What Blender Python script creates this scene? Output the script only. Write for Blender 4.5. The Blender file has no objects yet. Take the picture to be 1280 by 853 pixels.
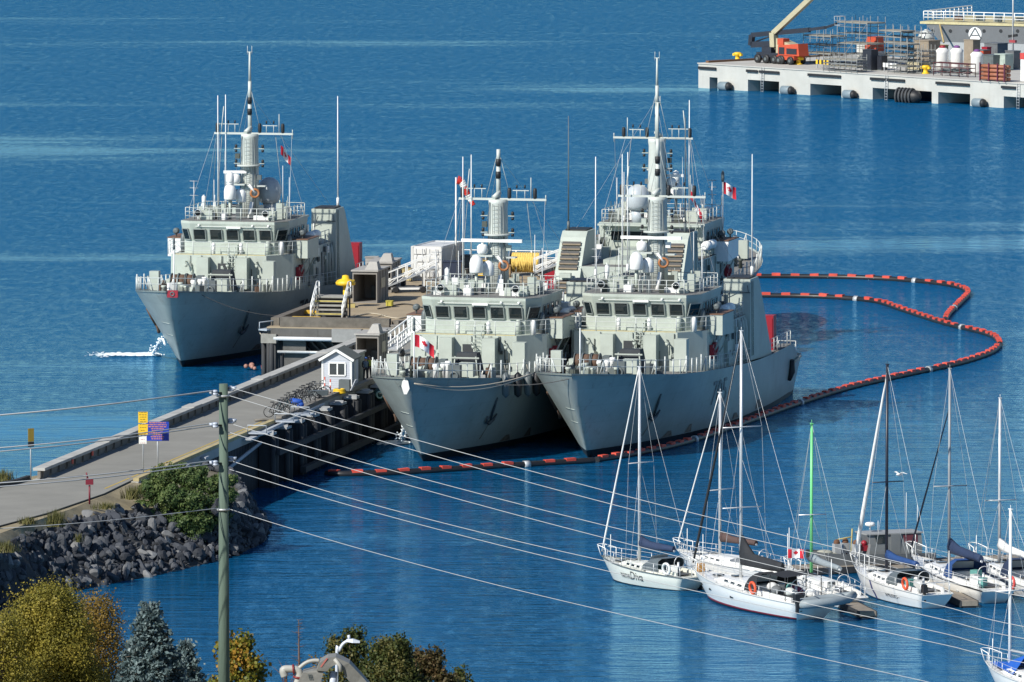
import bpy, math, random
import numpy as np
from math import sin, cos, pi, radians
from mathutils import Vector, Matrix
random.seed(7)
SC = bpy.context.scene
COL = SC.collection
# ------------------------------------------------------------------ camera and survey
F = 11050.0; HC = 64.0; PIT = math.atan(996.5/F); CP, SP = cos(PIT), sin(PIT)
def at(px, py, z=0.0):
    "world point at height z seen at pixel (px,py) of the 1280x853 survey photograph"
    a = (px-640)/F; b = -(py-426.5)/F
    d = (a, CP+b*SP, -SP+b*CP); t = (z-HC)/d[2]
    return Vector((d[0]*t, d[1]*t, z))
def atd(px, py, Y):
    a = (px-640)/F; b = -(py-426.5)/F
    d = (a, CP+b*SP, -SP+b*CP); t = Y/d[1]
    return Vector((d[0]*t, Y, HC+d[2]*t))
PJ = radians(11.5)
def J(v, u, z=0.0):
    return Vector((v*cos(PJ)+u*sin(PJ), -v*sin(PJ)+u*cos(PJ), z))
cam = bpy.data.cameras.new('camera'); co = bpy.data.objects.new('camera', cam); COL.objects.link(co)
co.location = (0, 0, HC); co.rotation_euler = (pi/2-PIT, 0, 0)
cam.sensor_width = 36; cam.lens = F/1280*36; cam.clip_start = 1; cam.clip_end = 20000
SC.camera = co
SC.view_settings.view_transform = 'Standard'; SC.view_settings.look = 'None'
SC.view_settings.gamma = 1; SC.view_settings.use_curve_mapping = False
SC.view_settings.exposure = 0.3
# ------------------------------------------------------------------ light
W = bpy.data.worlds.new('World'); SC.world = W; W.use_nodes = True
nt = W.node_tree; sky = nt.nodes.new('ShaderNodeTexSky'); sky.sky_type = 'NISHITA'; sky.sun_disc = False
SUN_AZ = radians(226); SUN_EL = radians(37)
sky.ozone_density = 6; sky.dust_density = .3; sky.air_density = 1.0
sky.sun_elevation = SUN_EL; sky.sun_rotation = SUN_AZ
nt.links.new(sky.outputs[0], nt.nodes['Background'].inputs[0]); nt.nodes['Background'].inputs[1].default_value = 0.082
sl = bpy.data.lights.new('sun', 'SUN'); sl.energy = 5.0; sl.angle = radians(0.5); sl.color = (1, .95, .86)
so = bpy.data.objects.new('sun', sl); COL.objects.link(so)
sd = Vector((sin(SUN_AZ)*cos(SUN_EL), cos(SUN_AZ)*cos(SUN_EL), sin(SUN_EL)))
so.rotation_euler = sd.to_track_quat('Z', 'Y').to_euler()
# ------------------------------------------------------------------ materials
def lin(h):
    c = [int(h[i:i+2], 16)/255 for i in (0, 2, 4)]
    return tuple(x/12.92 if x <= .04045 else ((x+.055)/1.055)**2.4 for x in c)
MATS = {}
def mat(name, col, rough=.6, var=.18, scale=1.5, metal=0.0, bump=0.0, streak=0.0, streak_col=None, stretch=(1, 1, 1), plates=0.0, fine=0.0):
    if name in MATS: return MATS[name]
    c = lin(col) if isinstance(col, str) else col
    m = bpy.data.materials.new(name); m.use_nodes = True; N = m.node_tree.nodes; L = m.node_tree.links
    b = N['Principled BSDF']; b.inputs['Roughness'].default_value = rough; b.inputs['Metallic'].default_value = metal
    tc = N.new('ShaderNodeTexCoord'); mp = N.new('ShaderNodeMapping'); mp.inputs['Scale'].default_value = stretch
    L.new(tc.outputs['Object'], mp.inputs[0])
    n = N.new('ShaderNodeTexNoise'); n.inputs['Scale'].default_value = scale; n.inputs['Detail'].default_value = 5; n.inputs['Roughness'].default_value = .65
    L.new(mp.outputs[0], n.inputs['Vector'])
    mr = N.new('ShaderNodeMapRange'); mr.inputs[1].default_value = .25; mr.inputs[2].default_value = .75
    mr.inputs[3].default_value = 1-var; mr.inputs[4].default_value = 1+var; L.new(n.outputs['Fac'], mr.inputs[0])
    mx = N.new('ShaderNodeVectorMath'); mx.operation = 'SCALE'; mx.inputs[0].default_value = c; L.new(mr.outputs[0], mx.inputs['Scale'])
    out = mx.outputs[0]
    if streak > 0:
        mp2 = N.new('ShaderNodeMapping'); mp2.inputs['Scale'].default_value = (1.6, 1.6, .16); L.new(tc.outputs['Object'], mp2.inputs[0])
        n2 = N.new('ShaderNodeTexNoise'); n2.inputs['Scale'].default_value = 1.3; n2.inputs['Detail'].default_value = 7; n2.inputs['Roughness'].default_value = .7
        L.new(mp2.outputs[0], n2.inputs['Vector'])
        r2 = N.new('ShaderNodeMapRange'); r2.inputs[1].default_value = .56; r2.inputs[2].default_value = .78; r2.inputs[4].default_value = streak; L.new(n2.outputs['Fac'], r2.inputs[0])
        mm = N.new('ShaderNodeMix'); mm.data_type = 'RGBA'; L.new(r2.outputs[0], mm.inputs['Factor']); L.new(out, mm.inputs[6])
        mm.inputs[7].default_value = (*(lin(streak_col) if streak_col else [x*.5 for x in c]), 1); out = mm.outputs[2]
    if plates > 0:      # faint welded plate seams, slight tone change from plate to plate
        sp = N.new('ShaderNodeSeparateXYZ'); L.new(tc.outputs['Object'], sp.inputs[0]); cb = N.new('ShaderNodeCombineXYZ'); L.new(sp.outputs[1], cb.inputs[0]); L.new(sp.outputs[2], cb.inputs[1])
        bt = N.new('ShaderNodeTexBrick'); bt.inputs['Scale'].default_value = 1; bt.inputs['Brick Width'].default_value = 2.6; bt.inputs['Row Height'].default_value = 1.3; bt.inputs['Mortar Size'].default_value = .018
        bt.inputs['Color1'].default_value = (1, 1, 1, 1); bt.inputs['Color2'].default_value = (1-plates*.5,)*3+(1,); bt.inputs['Mortar'].default_value = (1-plates,)*3+(1,); L.new(cb.outputs[0], bt.inputs[0])
        mp_ = N.new('ShaderNodeMix'); mp_.data_type = 'RGBA'; mp_.blend_type = 'MULTIPLY'; mp_.inputs['Factor'].default_value = 1; L.new(out, mp_.inputs[6]); L.new(bt.outputs[0], mp_.inputs[7]); out = mp_.outputs[2]
    L.new(out, b.inputs['Base Color'])
    if bump > 0:
        bp = N.new('ShaderNodeBump'); bp.inputs['Strength'].default_value = bump; bp.inputs['Distance'].default_value = .05
        n3 = N.new('ShaderNodeTexNoise'); n3.inputs['Scale'].default_value = fine or scale*6; n3.inputs['Detail'].default_value = 4
        L.new(mp.outputs[0], n3.inputs['Vector']); L.new(n3.outputs['Fac'], bp.inputs['Height']); L.new(bp.outputs[0], b.inputs['Normal'])
    MATS[name] = m
    return m
def leafmat(name, c1, c2, c3, scale=.9):
    m = bpy.data.materials.new(name); m.use_nodes = True; N = m.node_tree.nodes; L = m.node_tree.links
    b = N['Principled BSDF']; b.inputs['Roughness'].default_value = .55
    b.inputs['Specular IOR Level'].default_value = .25
    g = N.new('ShaderNodeNewGeometry'); tc = N.new('ShaderNodeTexCoord'); n = N.new('ShaderNodeTexNoise'); n.inputs['Scale'].default_value = scale; n.inputs['Detail'].default_value = 3
    L.new(tc.outputs['Object'], n.inputs['Vector'])
    ad = N.new('ShaderNodeMath'); ad.operation = 'MULTIPLY_ADD'; ad.inputs[1].default_value = .45; L.new(g.outputs['Random Per Island'], ad.inputs[0])
    sb = N.new('ShaderNodeMath'); sb.operation = 'MULTIPLY_ADD'; sb.inputs[1].default_value = 1.5; sb.inputs[2].default_value = -.45; L.new(n.outputs['Fac'], sb.inputs[0]); L.new(sb.outputs[0], ad.inputs[2])
    cr = N.new('ShaderNodeValToRGB'); e = cr.color_ramp.elements
    e[0].position = .1; e[0].color = (*c1, 1); e[1].position = .95; e[1].color = (*c3, 1); q = e.new(.5); q.color = (*c2, 1)
    L.new(ad.outputs[0], cr.inputs[0]); L.new(cr.outputs[0], b.inputs['Base Color'])
    t = N.new('ShaderNodeBsdfTranslucent'); L.new(cr.outputs[0], t.inputs[0]); mx = N.new('ShaderNodeMixShader'); mx.inputs[0].default_value = .25
    L.new(b.outputs[0], mx.inputs[1]); L.new(t.outputs[0], mx.inputs[2]); L.new(mx.outputs[0], N['Material Output'].inputs[0])
    return m
# ------------------------------------------------------------------ mesh builder
class MB:
    def __init__(s): s.v = []; s.f = []; s.m = []; s.sm = []
    def add(s, vs, fs, m=0, smooth=False):
        o = len(s.v); s.v += [tuple(v) for v in vs]
        for f in fs: s.f.append([i+o for i in f]); s.m.append(m); s.sm.append(smooth)
        return s
    def box(s, c, d, rz=0, m=0, top=None, rx=0):
        "c centre, d full sizes; top=(sx,sy,ox,oy) scales/offsets the top face"
        x, y, z = d[0]/2, d[1]/2, d[2]/2; t = top or (1, 1, 0, 0)
        p = [(-x, -y, -z), (x, -y, -z), (x, y, -z), (-x, y, -z)] + [(a*x*t[0]+t[2], b*y*t[1]+t[3], z) for a, b in ((-1, -1), (1, -1), (1, 1), (-1, 1))]
        R = Matrix.Rotation(rz, 3, 'Z') @ Matrix.Rotation(rx, 3, 'X')
        p = [tuple(R @ Vector(q) + Vector(c)) for q in p]
        return s.add(p, [(3, 2, 1, 0), (4, 5, 6, 7), (0, 1, 5, 4), (1, 2, 6, 5), (2, 3, 7, 6), (3, 0, 4, 7)], m)
    def bx(s, x0, x1, y0, y1, z0, z1, m=0):
        return s.box(((x0+x1)/2, (y0+y1)/2, (z0+z1)/2), (abs(x1-x0), abs(y1-y0), abs(z1-z0)), 0, m)
    def bar(s, p, q, r, r2=None, n=6, m=0, smooth=True, cap=True):
        p, q = Vector(p), Vector(q); d = q-p
        if d.length < 1e-6: return s
        r2 = r if r2 is None else r2
        d.normalize(); a = d.orthogonal().normalized(); b = d.cross(a)
        vs = []
        for c, rr in ((p, r), (q, r2)):
            for i in range(n):
                t = 2*pi*(i+.5)/n; vs.append(c+a*cos(t)*rr+b*sin(t)*rr)
        s.add(vs, [(i, (i+1) % n, n+(i+1) % n, n+i) for i in range(n)], m, smooth)
        if cap: s.add(vs[:n], [tuple(range(n))[::-1]], m); s.add(vs[n:], [tuple(range(n))], m)
        return s
    def beam(s, p, q, w, h, m=0, up=(0, 0, 1)):
        p, q = Vector(p), Vector(q); d = (q-p).normalized(); u = Vector(up)
        if abs(d.dot(u)) > .95: u = Vector((1, 0, 0))
        a = d.cross(u).normalized(); b = a.cross(d)
        vs = [c+a*x*w/2+b*y*h/2 for c in (p, q) for x, y in ((-1, -1), (1, -1), (1, 1), (-1, 1))]
        return s.add(vs, [(0, 1, 2, 3), (7, 6, 5, 4), (0, 4, 5, 1), (1, 5, 6, 2), (2, 6, 7, 3), (3, 7, 4, 0)], m)
    def tube(s, pts, r, n=6, m=0, closed=False):
        P = [Vector(p) for p in pts]; k = len(P); R = r if isinstance(r, (list, tuple)) else [r]*k
        vs = []; prev = None
        for i in range(k):
            if closed: d = P[(i+1) % k]-P[i-1]
            else: d = P[min(i+1, k-1)]-P[max(i-1, 0)]
            d.normalize()
            a = d.orthogonal().normalized() if prev is None else (prev-d*prev.dot(d)).normalized()
            prev = a; b = d.cross(a)
            for j in range(n):
                t = 2*pi*j/n; vs.append(P[i]+a*cos(t)*R[i]+b*sin(t)*R[i])
        fs = []
        for i in range(k if closed else k-1):
            i2 = (i+1) % k
            for j in range(n): fs.append((i*n+j, i*n+(j+1) % n, i2*n+(j+1) % n, i2*n+j))
        s.add(vs, fs, m, True)
        if not closed: s.add(vs[:n], [tuple(range(n))[::-1]], m); s.add(vs[-n:], [tuple(range(n))], m)
        return s
    def lathe(s, prof, c=(0, 0, 0), n=14, m=0, axis='Z'):
        vs = []
        for r, z in prof:
            for i in range(n):
                t = 2*pi*i/n; q = (r*cos(t), r*sin(t), z)
                if axis == 'X': q = (z, r*cos(t), r*sin(t))
                if axis == 'Y': q = (r*cos(t), z, r*sin(t))
                vs.append((q[0]+c[0], q[1]+c[1], q[2]+c[2]))
        fs = []
        for k in range(len(prof)-1):
            for i in range(n): fs.append((k*n+i, k*n+(i+1) % n, (k+1)*n+(i+1) % n, (k+1)*n+i))
        s.add(vs, fs, m, True)
        s.add(vs[:n], [tuple(range(n))[::-1]], m); s.add(vs[-n:], [tuple(range(n))], m)
        return s
    def sph(s, c, r, n=12, m=0, sc=(1, 1, 1)):
        pr = [(max(1e-3, sin(pi*k/8))*1, -cos(pi*k/8)) for k in range(9)]
        vs = [(c[0]+r*a*cos(2*pi*i/n)*sc[0], c[1]+r*a*sin(2*pi*i/n)*sc[1], c[2]+r*z*sc[2]) for a, z in pr for i in range(n)]
        fs = [(k*n+i, k*n+(i+1) % n, (k+1)*n+(i+1) % n, (k+1)*n+i) for k in range(8) for i in range(n)]
        return s.add(vs, fs, m, True)
    def prism(s, poly, z0, z1, m=0, axis='Z'):
        "poly 2D counter-clockwise; axis gives the extrusion direction"
        def P(a, b, z): return {'Z': (a, b, z), 'X': (z, a, b), 'Y': (a, z, b)}[axis]
        n = len(poly); vs = [P(a, b, z0) for a, b in poly]+[P(a, b, z1) for a, b in poly]
        return s.add(vs, [tuple(range(n))[::-1], tuple(range(n, 2*n))]+[(i, (i+1) % n, n+(i+1) % n, n+i) for i in range(n)], m)
    def loft(s, rings, m=0, closed=True, cap=True, smooth=False):
        n = len(rings[0]); vs = [p for r in rings for p in r]; fs = []
        for k in range(len(rings)-1):
            for i in range(n if closed else n-1): fs.append((k*n+i, k*n+(i+1) % n, (k+1)*n+(i+1) % n, (k+1)*n+i))
        s.add(vs, fs, m, smooth)
        if cap: s.add(rings[0], [tuple(range(n))[::-1]], m); s.add(rings[-1], [tuple(range(n))], m)
        return s
    def torus(s, c, R, r, normal=(0, 0, 1), n=18, k=6, m=0, a0=0, a1=2*pi):
        nn = Vector(normal).normalized(); a = nn.orthogonal().normalized(); b = nn.cross(a)
        full = abs(a1-a0-2*pi) < 1e-6
        pts = [Vector(c)+a*cos(a0+(a1-a0)*i/n)*R+b*sin(a0+(a1-a0)*i/n)*R for i in range(n if full else n+1)]
        return s.tube(pts, r, k, m, full)
    def build(s, name, mats, parent=None, loc=None, label=None, fix=True):
        me = bpy.data.meshes.new(name); me.from_pydata(s.v, [], s.f)
        for m in (mats if isinstance(mats, (list, tuple)) else [mats]): me.materials.append(m)
        me.polygons.foreach_set('material_index', s.m); me.polygons.foreach_set('use_smooth', s.sm); me.update()
        if fix:
            import bmesh
            bm = bmesh.new(); bm.from_mesh(me); bmesh.ops.remove_doubles(bm, verts=bm.verts, dist=1e-4)
            bmesh.ops.recalc_face_normals(bm, faces=bm.faces); bm.to_mesh(me); bm.free()
        o = bpy.data.objects.new(name, me); COL.objects.link(o)
        if parent: o.parent = parent
        if loc is not None: o.location = loc
        if label: o['label'] = label
        return o
def tag(o, label, cat, group=None, kind=None):
    o['label'] = label; o['category'] = cat
    if group: o['group'] = group
    if kind: o['kind'] = kind
    return o
def struct(o, label=None, kind='structure'):
    o['kind'] = kind
    if label: o['label'] = label
    return o
def T(name, label, cat, loc=(0, 0, 0), rz=0, group=None):
    o = bpy.data.objects.new(name, None); COL.objects.link(o); o.location = loc; o.rotation_euler = (0, 0, rz); o.empty_display_size = .3
    return tag(o, label, cat, group)
def copy_tree(o, parent=None):
    c = o.copy(); COL.objects.link(c)
    if parent: c.parent = parent
    for ch in list(o.children): copy_tree(ch, c)
    return c
_tx = {}
def text2d(s, h, shear=0, bold=0.0):
    "flat glyph outline mesh: (verts, faces, width), height h"
    cu = bpy.data.curves.new('t', 'FONT'); cu.body = s; cu.size = 1; cu.shear = shear; cu.offset = bold; cu.resolution_u = 3
    o = bpy.data.objects.new('t', cu); COL.objects.link(o); dg = bpy.context.evaluated_depsgraph_get(); me = o.evaluated_get(dg).to_mesh()
    v = [(q.co.x, q.co.y) for q in me.vertices]; f = [tuple(p.vertices) for p in me.polygons]; o.evaluated_get(dg).to_mesh_clear()
    bpy.data.objects.remove(o); bpy.data.curves.remove(cu)
    x0 = min(a for a, b in v); y0 = min(b for a, b in v); y1 = max(b for a, b in v); k = h/(y1-y0)
    v = [((a-x0)*k, (b-y0)*k) for a, b in v]
    return v, f, max(a for a, b in v)
def leaves(name, pts, nrm, size, m, parent, aspect=1.0, fold=0.0):
    "a quad per point; pts Nx3, size array"
    n = len(pts); rng = np.random.default_rng(len(pts)+3)
    d = nrm + rng.normal(0, .55, (n, 3)); d /= np.linalg.norm(d, axis=1)[:, None]
    r = rng.normal(0, 1, (n, 3)); a = np.cross(d, r); a /= np.linalg.norm(a, axis=1)[:, None]; b = np.cross(d, a)
    s = size[:, None]*.5
    V = np.stack([pts-a*s-b*s*.25*aspect, pts+b*s*-.9*aspect, pts+a*s+b*s*.1*aspect, pts+b*s*.9*aspect], 1).reshape(-1, 3)
    me = bpy.data.meshes.new(name); me.vertices.add(4*n); me.vertices.foreach_set('co', V.ravel()); me.loops.add(4*n); me.loops.foreach_set('vertex_index', np.arange(4*n, dtype=np.int32))
    me.polygons.add(n); me.polygons.foreach_set('loop_start', np.arange(0, 4*n, 4, dtype=np.int32)); me.materials.append(m); me.update(calc_edges=True); me.validate()
    o = bpy.data.objects.new(name, me); COL.objects.link(o); o.parent = parent
    return o
# ------------------------------------------------------------------ palette
NAVY = mat('warship grey paint', (.405, .45, .40), .5, .12, .8, streak=.45, streak_col='77776a')
MASTM = mat('mast pale grey paint', (.47, .505, .475), .5, .05, .6)
STAIN = mat('dark stained concrete', (.095, .092, .086), .9, .3, .8, bump=.3, streak=.6, streak_col='22221f')
HULLM = mat('warship hull paint', (.325, .375, .355), .4, .16, .3, streak=.6, streak_col='66604f', plates=.14, bump=.12, fine=.9)
BOOT = mat('black boot topping', (.012, .014, .016), .5, .3)
DECK = mat('grey deck coating', (.17, .17, .165), .8, .2, 2, bump=.15)
DKG = mat('dark grey paint', (.10, .12, .125), .5, .15)
RAILP = mat('pale grey rail paint', (.52, .55, .53), .5, .08)
WHITE = mat('white paint', (.78, .79, .77), .4, .05, 2)
GELW = mat('white gelcoat', (.78, .78, .75), .25, .04, 1)
BLACK = mat('black rubber', (.015, .016, .018), .55, .25)
STEEL = mat('galvanised steel', (.46, .48, .49), .45, .15, 3, metal=.35)
ALU = mat('bright aluminium', (.66, .67, .67), .35, .06, 3, metal=.4)
GLASS = mat('dark window glass', (.012, .02, .024), .06, .2, 2)
RED = mat('red paint', (.27, .012, .025), .45, .12)
ORANGE = mat('orange float plastic', (.60, .07, .04), .55, .3, .6)
BUOY = mat('orange lifebuoy', (.70, .09, .03), .5, .1)
LEAFDUMMY = None
YEL = mat('yellow paint', (.72, .46, .02), .5, .12)
BROWN = mat('varnished timber', (.17, .085, .04), .55, .2)
RUST = mat('rusty iron', (.10, .06, .04), .8, .35, 3)
CONC = mat('weathered concrete', (.36, .355, .33), .85, .15, .6, bump=.2, streak=.35, streak_col='6c6a62')
TIMB = mat('weathered timber', (.20, .185, .16), .85, .25, 1.2, stretch=(1, .2, 1), bump=.3)
TIMD = mat('tarred timber', (.028, .030, .033), .75, .4, 1.5, stretch=(1, 1, .25), bump=.3, streak=.5, streak_col='4a5056')
ROPE = mat('pale rope', (.42, .38, .31), .9, .15, 8)
ROPED = mat('dark rope', (.06, .06, .06), .9, .2, 8)
CREAM = mat('cream label white', (.7, .7, .66), .6, .1)
# ================================================================== SETTING
def water():
    mb = MB(); S = 9000
    mb.add([(-S, -1500, 0), (S, -1500, 0), (S, 16000, 0), (-S, 16000, 0)], [(0, 1, 2, 3)])
    m = bpy.data.materials.new('harbour water'); m.use_nodes = True; N = m.node_tree.nodes; L = m.node_tree.links
    N.remove(N['Principled BSDF'])
    body = N.new('ShaderNodeBsdfDiffuse'); body.inputs[0].default_value = (.003, .082, .205, 1)
    gl = N.new('ShaderNodeBsdfGlossy'); gl.inputs[0].default_value = (.47, .84, 1.0, 1); gl.inputs['Roughness'].default_value = .08
    fr = N.new('ShaderNodeFresnel'); fr.inputs[0].default_value = 1.33
    fs = N.new('ShaderNodeMath'); fs.operation = 'MULTIPLY'; fs.inputs[1].default_value = 1.0; L.new(fr.outputs[0], fs.inputs[0])
    mx = N.new('ShaderNodeMixShader'); L.new(fs.outputs[0], mx.inputs[0]); L.new(body.outputs[0], mx.inputs[1]); L.new(gl.outputs[0], mx.inputs[2]); L.new(mx.outputs[0], N['Material Output'].inputs[0])
    g = N.new('ShaderNodeNewGeometry')
    def noise(sx, sy, sc, det, rough=.6):
        mp = N.new('ShaderNodeMapping'); mp.inputs['Scale'].default_value = (sx, sy, 1); mp.inputs['Rotation'].default_value = (0, 0, radians(9)); L.new(g.outputs['Position'], mp.inputs[0])
        n = N.new('ShaderNodeTexNoise'); n.inputs['Scale'].default_value = sc; n.inputs['Detail'].default_value = det; n.inputs['Roughness'].default_value = rough
        L.new(mp.outputs[0], n.inputs['Vector']); return n.outputs['Fac']
    fine = noise(.42, 1.25, 1.0, 4, .6); mid = noise(.4, 1.0, .25, 3); slick = noise(.3, 1.5, .0155, 6, .62); patch = noise(.5, 1.1, .02, 3)
    # wind streaks: calmer lanes between rippled water
    mr = N.new('ShaderNodeMapRange'); mr.interpolation_type = 'SMOOTHSTEP'; mr.inputs[1].default_value = .36; mr.inputs[2].default_value = .50; mr.inputs[3].default_value = .14; mr.inputs[4].default_value = 1.0; L.new(slick, mr.inputs[0])
    # lee of the jetty and the hulls: flatter water close in
    sx = N.new('ShaderNodeSeparateXYZ'); L.new(g.outputs['Position'], sx.inputs[0])
    ly = N.new('ShaderNodeMapRange'); ly.interpolation_type = 'SMOOTHSTEP'; ly.inputs[1].default_value = 600; ly.inputs[2].default_value = 860; ly.inputs[3].default_value = .2; ly.inputs[4].default_value = 1.0; L.new(sx.outputs[1], ly.inputs[0])
    mu = N.new('ShaderNodeMath'); mu.operation = 'MULTIPLY'; L.new(mr.outputs[0], mu.inputs[0]); L.new(ly.outputs[0], mu.inputs[1])
    # cat's paws: small patches of steeper ripples
    paws = noise(1.15, .26, 1.0, 3, .7)
    pm = N.new('ShaderNodeMapRange'); pm.inputs[1].default_value = .34; pm.inputs[2].default_value = .66; pm.inputs[3].default_value = .45; pm.inputs[4].default_value = 1.45; L.new(paws, pm.inputs[0])
    mu2 = N.new('ShaderNodeMath'); mu2.operation = 'MULTIPLY'; L.new(mu.outputs[0], mu2.inputs[0]); L.new(pm.outputs[0], mu2.inputs[1]); mu = mu2
    ad = N.new('ShaderNodeMath'); ad.operation = 'MULTIPLY_ADD'; L.new(mid, ad.inputs[0]); ad.inputs[1].default_value = 1.6; L.new(fine, ad.inputs[2])
    bp = N.new('ShaderNodeBump'); bp.inputs['Distance'].default_value = 1.1; L.new(ad.outputs[0], bp.inputs['Height']); L.new(mu.outputs[0], bp.inputs['Strength'])
    for q in (gl, fr): L.new(bp.outputs[0], q.inputs['Normal'])
    o = mb.build('water', m, fix=False); struct(o, 'blue rippled harbour water')
water()
def foam_mat():
    m = mat('white water foam', (.75, .82, .86), .6, .1, 4)
    return m
FOAM = foam_mat()
def smoothpts(pts, k=6):
    P = [Vector(p) for p in pts]; out = []
    for i in range(len(P)-1):
        a, b, c, d = P[max(i-1, 0)], P[i], P[i+1], P[min(i+2, len(P)-1)]
        for j in range(k):
            t = j/k; out.append(.5*((2*b)+(c-a)*t+(2*a-5*b+4*c-d)*t*t+(3*b-a-3*c+d)*t**3))
    out.append(P[-1]); return out
# ------------------------------------------------------------------ near hillside below the frame
def hillside():
    mb = MB(); ys = [-60, 20, 100, 180, 240, 300, 360, 410, 440, 452]; zs = [60, 57.5, 46.5, 36, 28.4, 20.5, 12.5, 5, .8, -1.5]; xs = [-260, -120, -60, -30, -10, 10, 40, 120, 260]
    R = [[(x, y + 6*sin(x*.05), z + .4*sin(x*.3+y*.1)) for x in xs] for y, z in zip(ys, zs)]
    mb.loft(R, closed=False, cap=False, smooth=True)
    o = mb.build('hillside', mat('dry grass hillside', (.13, .115, .05), .95, .35, .25, bump=.6)); struct(o, 'dry grassy hillside falling to the water')
hillside()
# ------------------------------------------------------------------ left shore: land, road, riprap
SAND = mat('dry bank grass', (.25, .21, .13), .95, .35, .5, bump=.6)
ASPH = mat('pale worn asphalt', (.225, .22, .195), .85, .14, .35, bump=.08, streak=.35, streak_col='6a6a64')
top_px = [(-60, 712), (0, 690), (42, 666), (100, 650), (160, 638), (225, 634), (262, 640), (285, 640), (300, 628), (300, 612), (285, 596), (252, 585)]
bot_px = [(-60, 775), (0, 758), (100, 737), (200, 718), (255, 705), (300, 692), (328, 676), (332, 664), (322, 648), (306, 632), (285, 618), (262, 602)]
topz = [3.5, 3.4, 3.3, 3.3, 3.2, 3.1, 2.9, 2.7, 2.5, 2.6, 3., 3.4]
top = [at(x, y, z) for (x, y), z in zip(top_px, topz)]; bot = [at(x, y, 0) for x, y in bot_px]
def land():
    mb = MB(); back = [at(x, y, 3.9) for x, y in [(-60, 694), (0, 667), (42, 652), (90, 636), (130, 620), (160, 607), (178, 598), (186, 594), (195, 590), (205, 587), (215, 582), (228, 577)]]
    b2 = [Vector((p.x+.35*(p-q).x, p.y+.35*(p-q).y, -2.0)) for p, q in zip(bot, top)]
    far = [J(-136.6, u, 3.9) for u in (500, 510, 520, 530, 538, 545, 550, 554, 557, 560, 562, 564)]
    R = [smoothpts(r, 3) for r in (back, top, bot, b2)]
    mb.loft(R[:2], closed=False, cap=False, smooth=True); mb.loft(R[1:], 1, closed=False, cap=False, smooth=True)
    # main body of the land under and behind the road
    body = [at(-60, 694, 3.9), at(0, 667, 3.9), at(42, 652, 3.9), at(90, 636, 3.9), at(130, 620, 3.9), at(160, 607, 3.9), J(-136.4, 550, 3.9), J(-136.4, 553, 3.9), J(-143.4, 553, 3.9), J(-144.2, 550, 3.9), at(30, 604, 3.9), at(0, 611, 3.9), at(-50, 622, 3.9), at(-400, 700, 3.9), at(-400, 800, 3.9)]
    mb.prism([(p.x, p.y) for p in body], -2, 3.9)
    o = mb.build('shore', [SAND, mat('dark stony slope', (.035, .036, .038), .95, .4, 1.5, bump=.6)]); struct(o, 'dry grassy bank of the shore under the road')
land()
def road():
    mb = MB(); z = 3.955
    e1 = [at(-300, 682, z), at(-60, 624, z), at(0, 610.5, z), at(22, 606, z), at(36, 602, z), J(-142.4, 549, z), J(-142.4, 600, z), J(-142.4, 660.2, z)]
    e0 = [at(-300, 760, z), at(-60, 684, z), at(0, 658, z), at(60, 642, z), at(130, 618, z), J(-136.75, 549, z), J(-136.75, 600, z), J(-136.75, 660.2, z)]
    up = lambda r, dz: [Vector((p.x, p.y, p.z+dz)) for p in r]
    mb.loft([e0, up(e0, .055), up(e1, .055), e1], closed=False, cap=False)
    o = mb.build('road', ASPH); struct(o, 'pale asphalt road leading out along the pier')
    mk = MB()
    for a, b in ((544, 550.5), (551, 588)): mk.add([J(-137.25, a, 4.016), J(-137.1, a, 4.016), J(-137.1, b, 4.016), J(-137.25, b, 4.016)], [(0, 1, 2, 3)])
    o = mk.build('road_marking', mat('worn yellow line', (.42, .30, .06), .8, .3, 3), fix=False); struct(o, 'worn yellow edge line along the pier road')
    # dark patches on the asphalt and the kerb on the seaward bend
    kb = MB(); pts = smoothpts([at(-60, 622, 4), at(0, 609, 4), at(18, 605.5, 4), at(36, 600, 4)], 4)
    for a, b in zip(pts, pts[1:]): kb.beam(a+Vector((0, 0, .12)), b+Vector((0, 0, .12)), .3, .34)
    o = kb.build('kerb', TIMD); struct(o, 'dark kerb on the seaward side of the road')
road()
ROCKM = [mat('blue grey rock %d' % i, c, .85, .3, 1.2, bump=.5) for i, c in enumerate([(.045, .051, .063), (.068, .074, .084), (.024, .028, .036), (.15, .155, .16)])]  # palest tone paints the sunlit highlights of the bank into some rocks
def rock_mesh(seed):
    r = random.Random(seed); mb = MB(); n = 7; pr = []
    import bmesh
    bm = bmesh.new(); bmesh.ops.create_icosphere(bm, subdivisions=2, radius=.5)
    pl = [(Vector((r.gauss(0, 1), r.gauss(0, 1), r.gauss(0, 1))).normalized(), r.uniform(.24, .42)) for _ in range(9)]
    for v in bm.verts:
        for nn, d in pl:
            k = v.co.dot(nn)-d
            if k > 0: v.co -= nn*k
        v.co *= 1+r.uniform(-.04, .04)
    me = bpy.data.meshes.new('rock'); bm.to_mesh(me); bm.free(); me.materials.append(ROCKM[seed % 4]); return me
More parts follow.
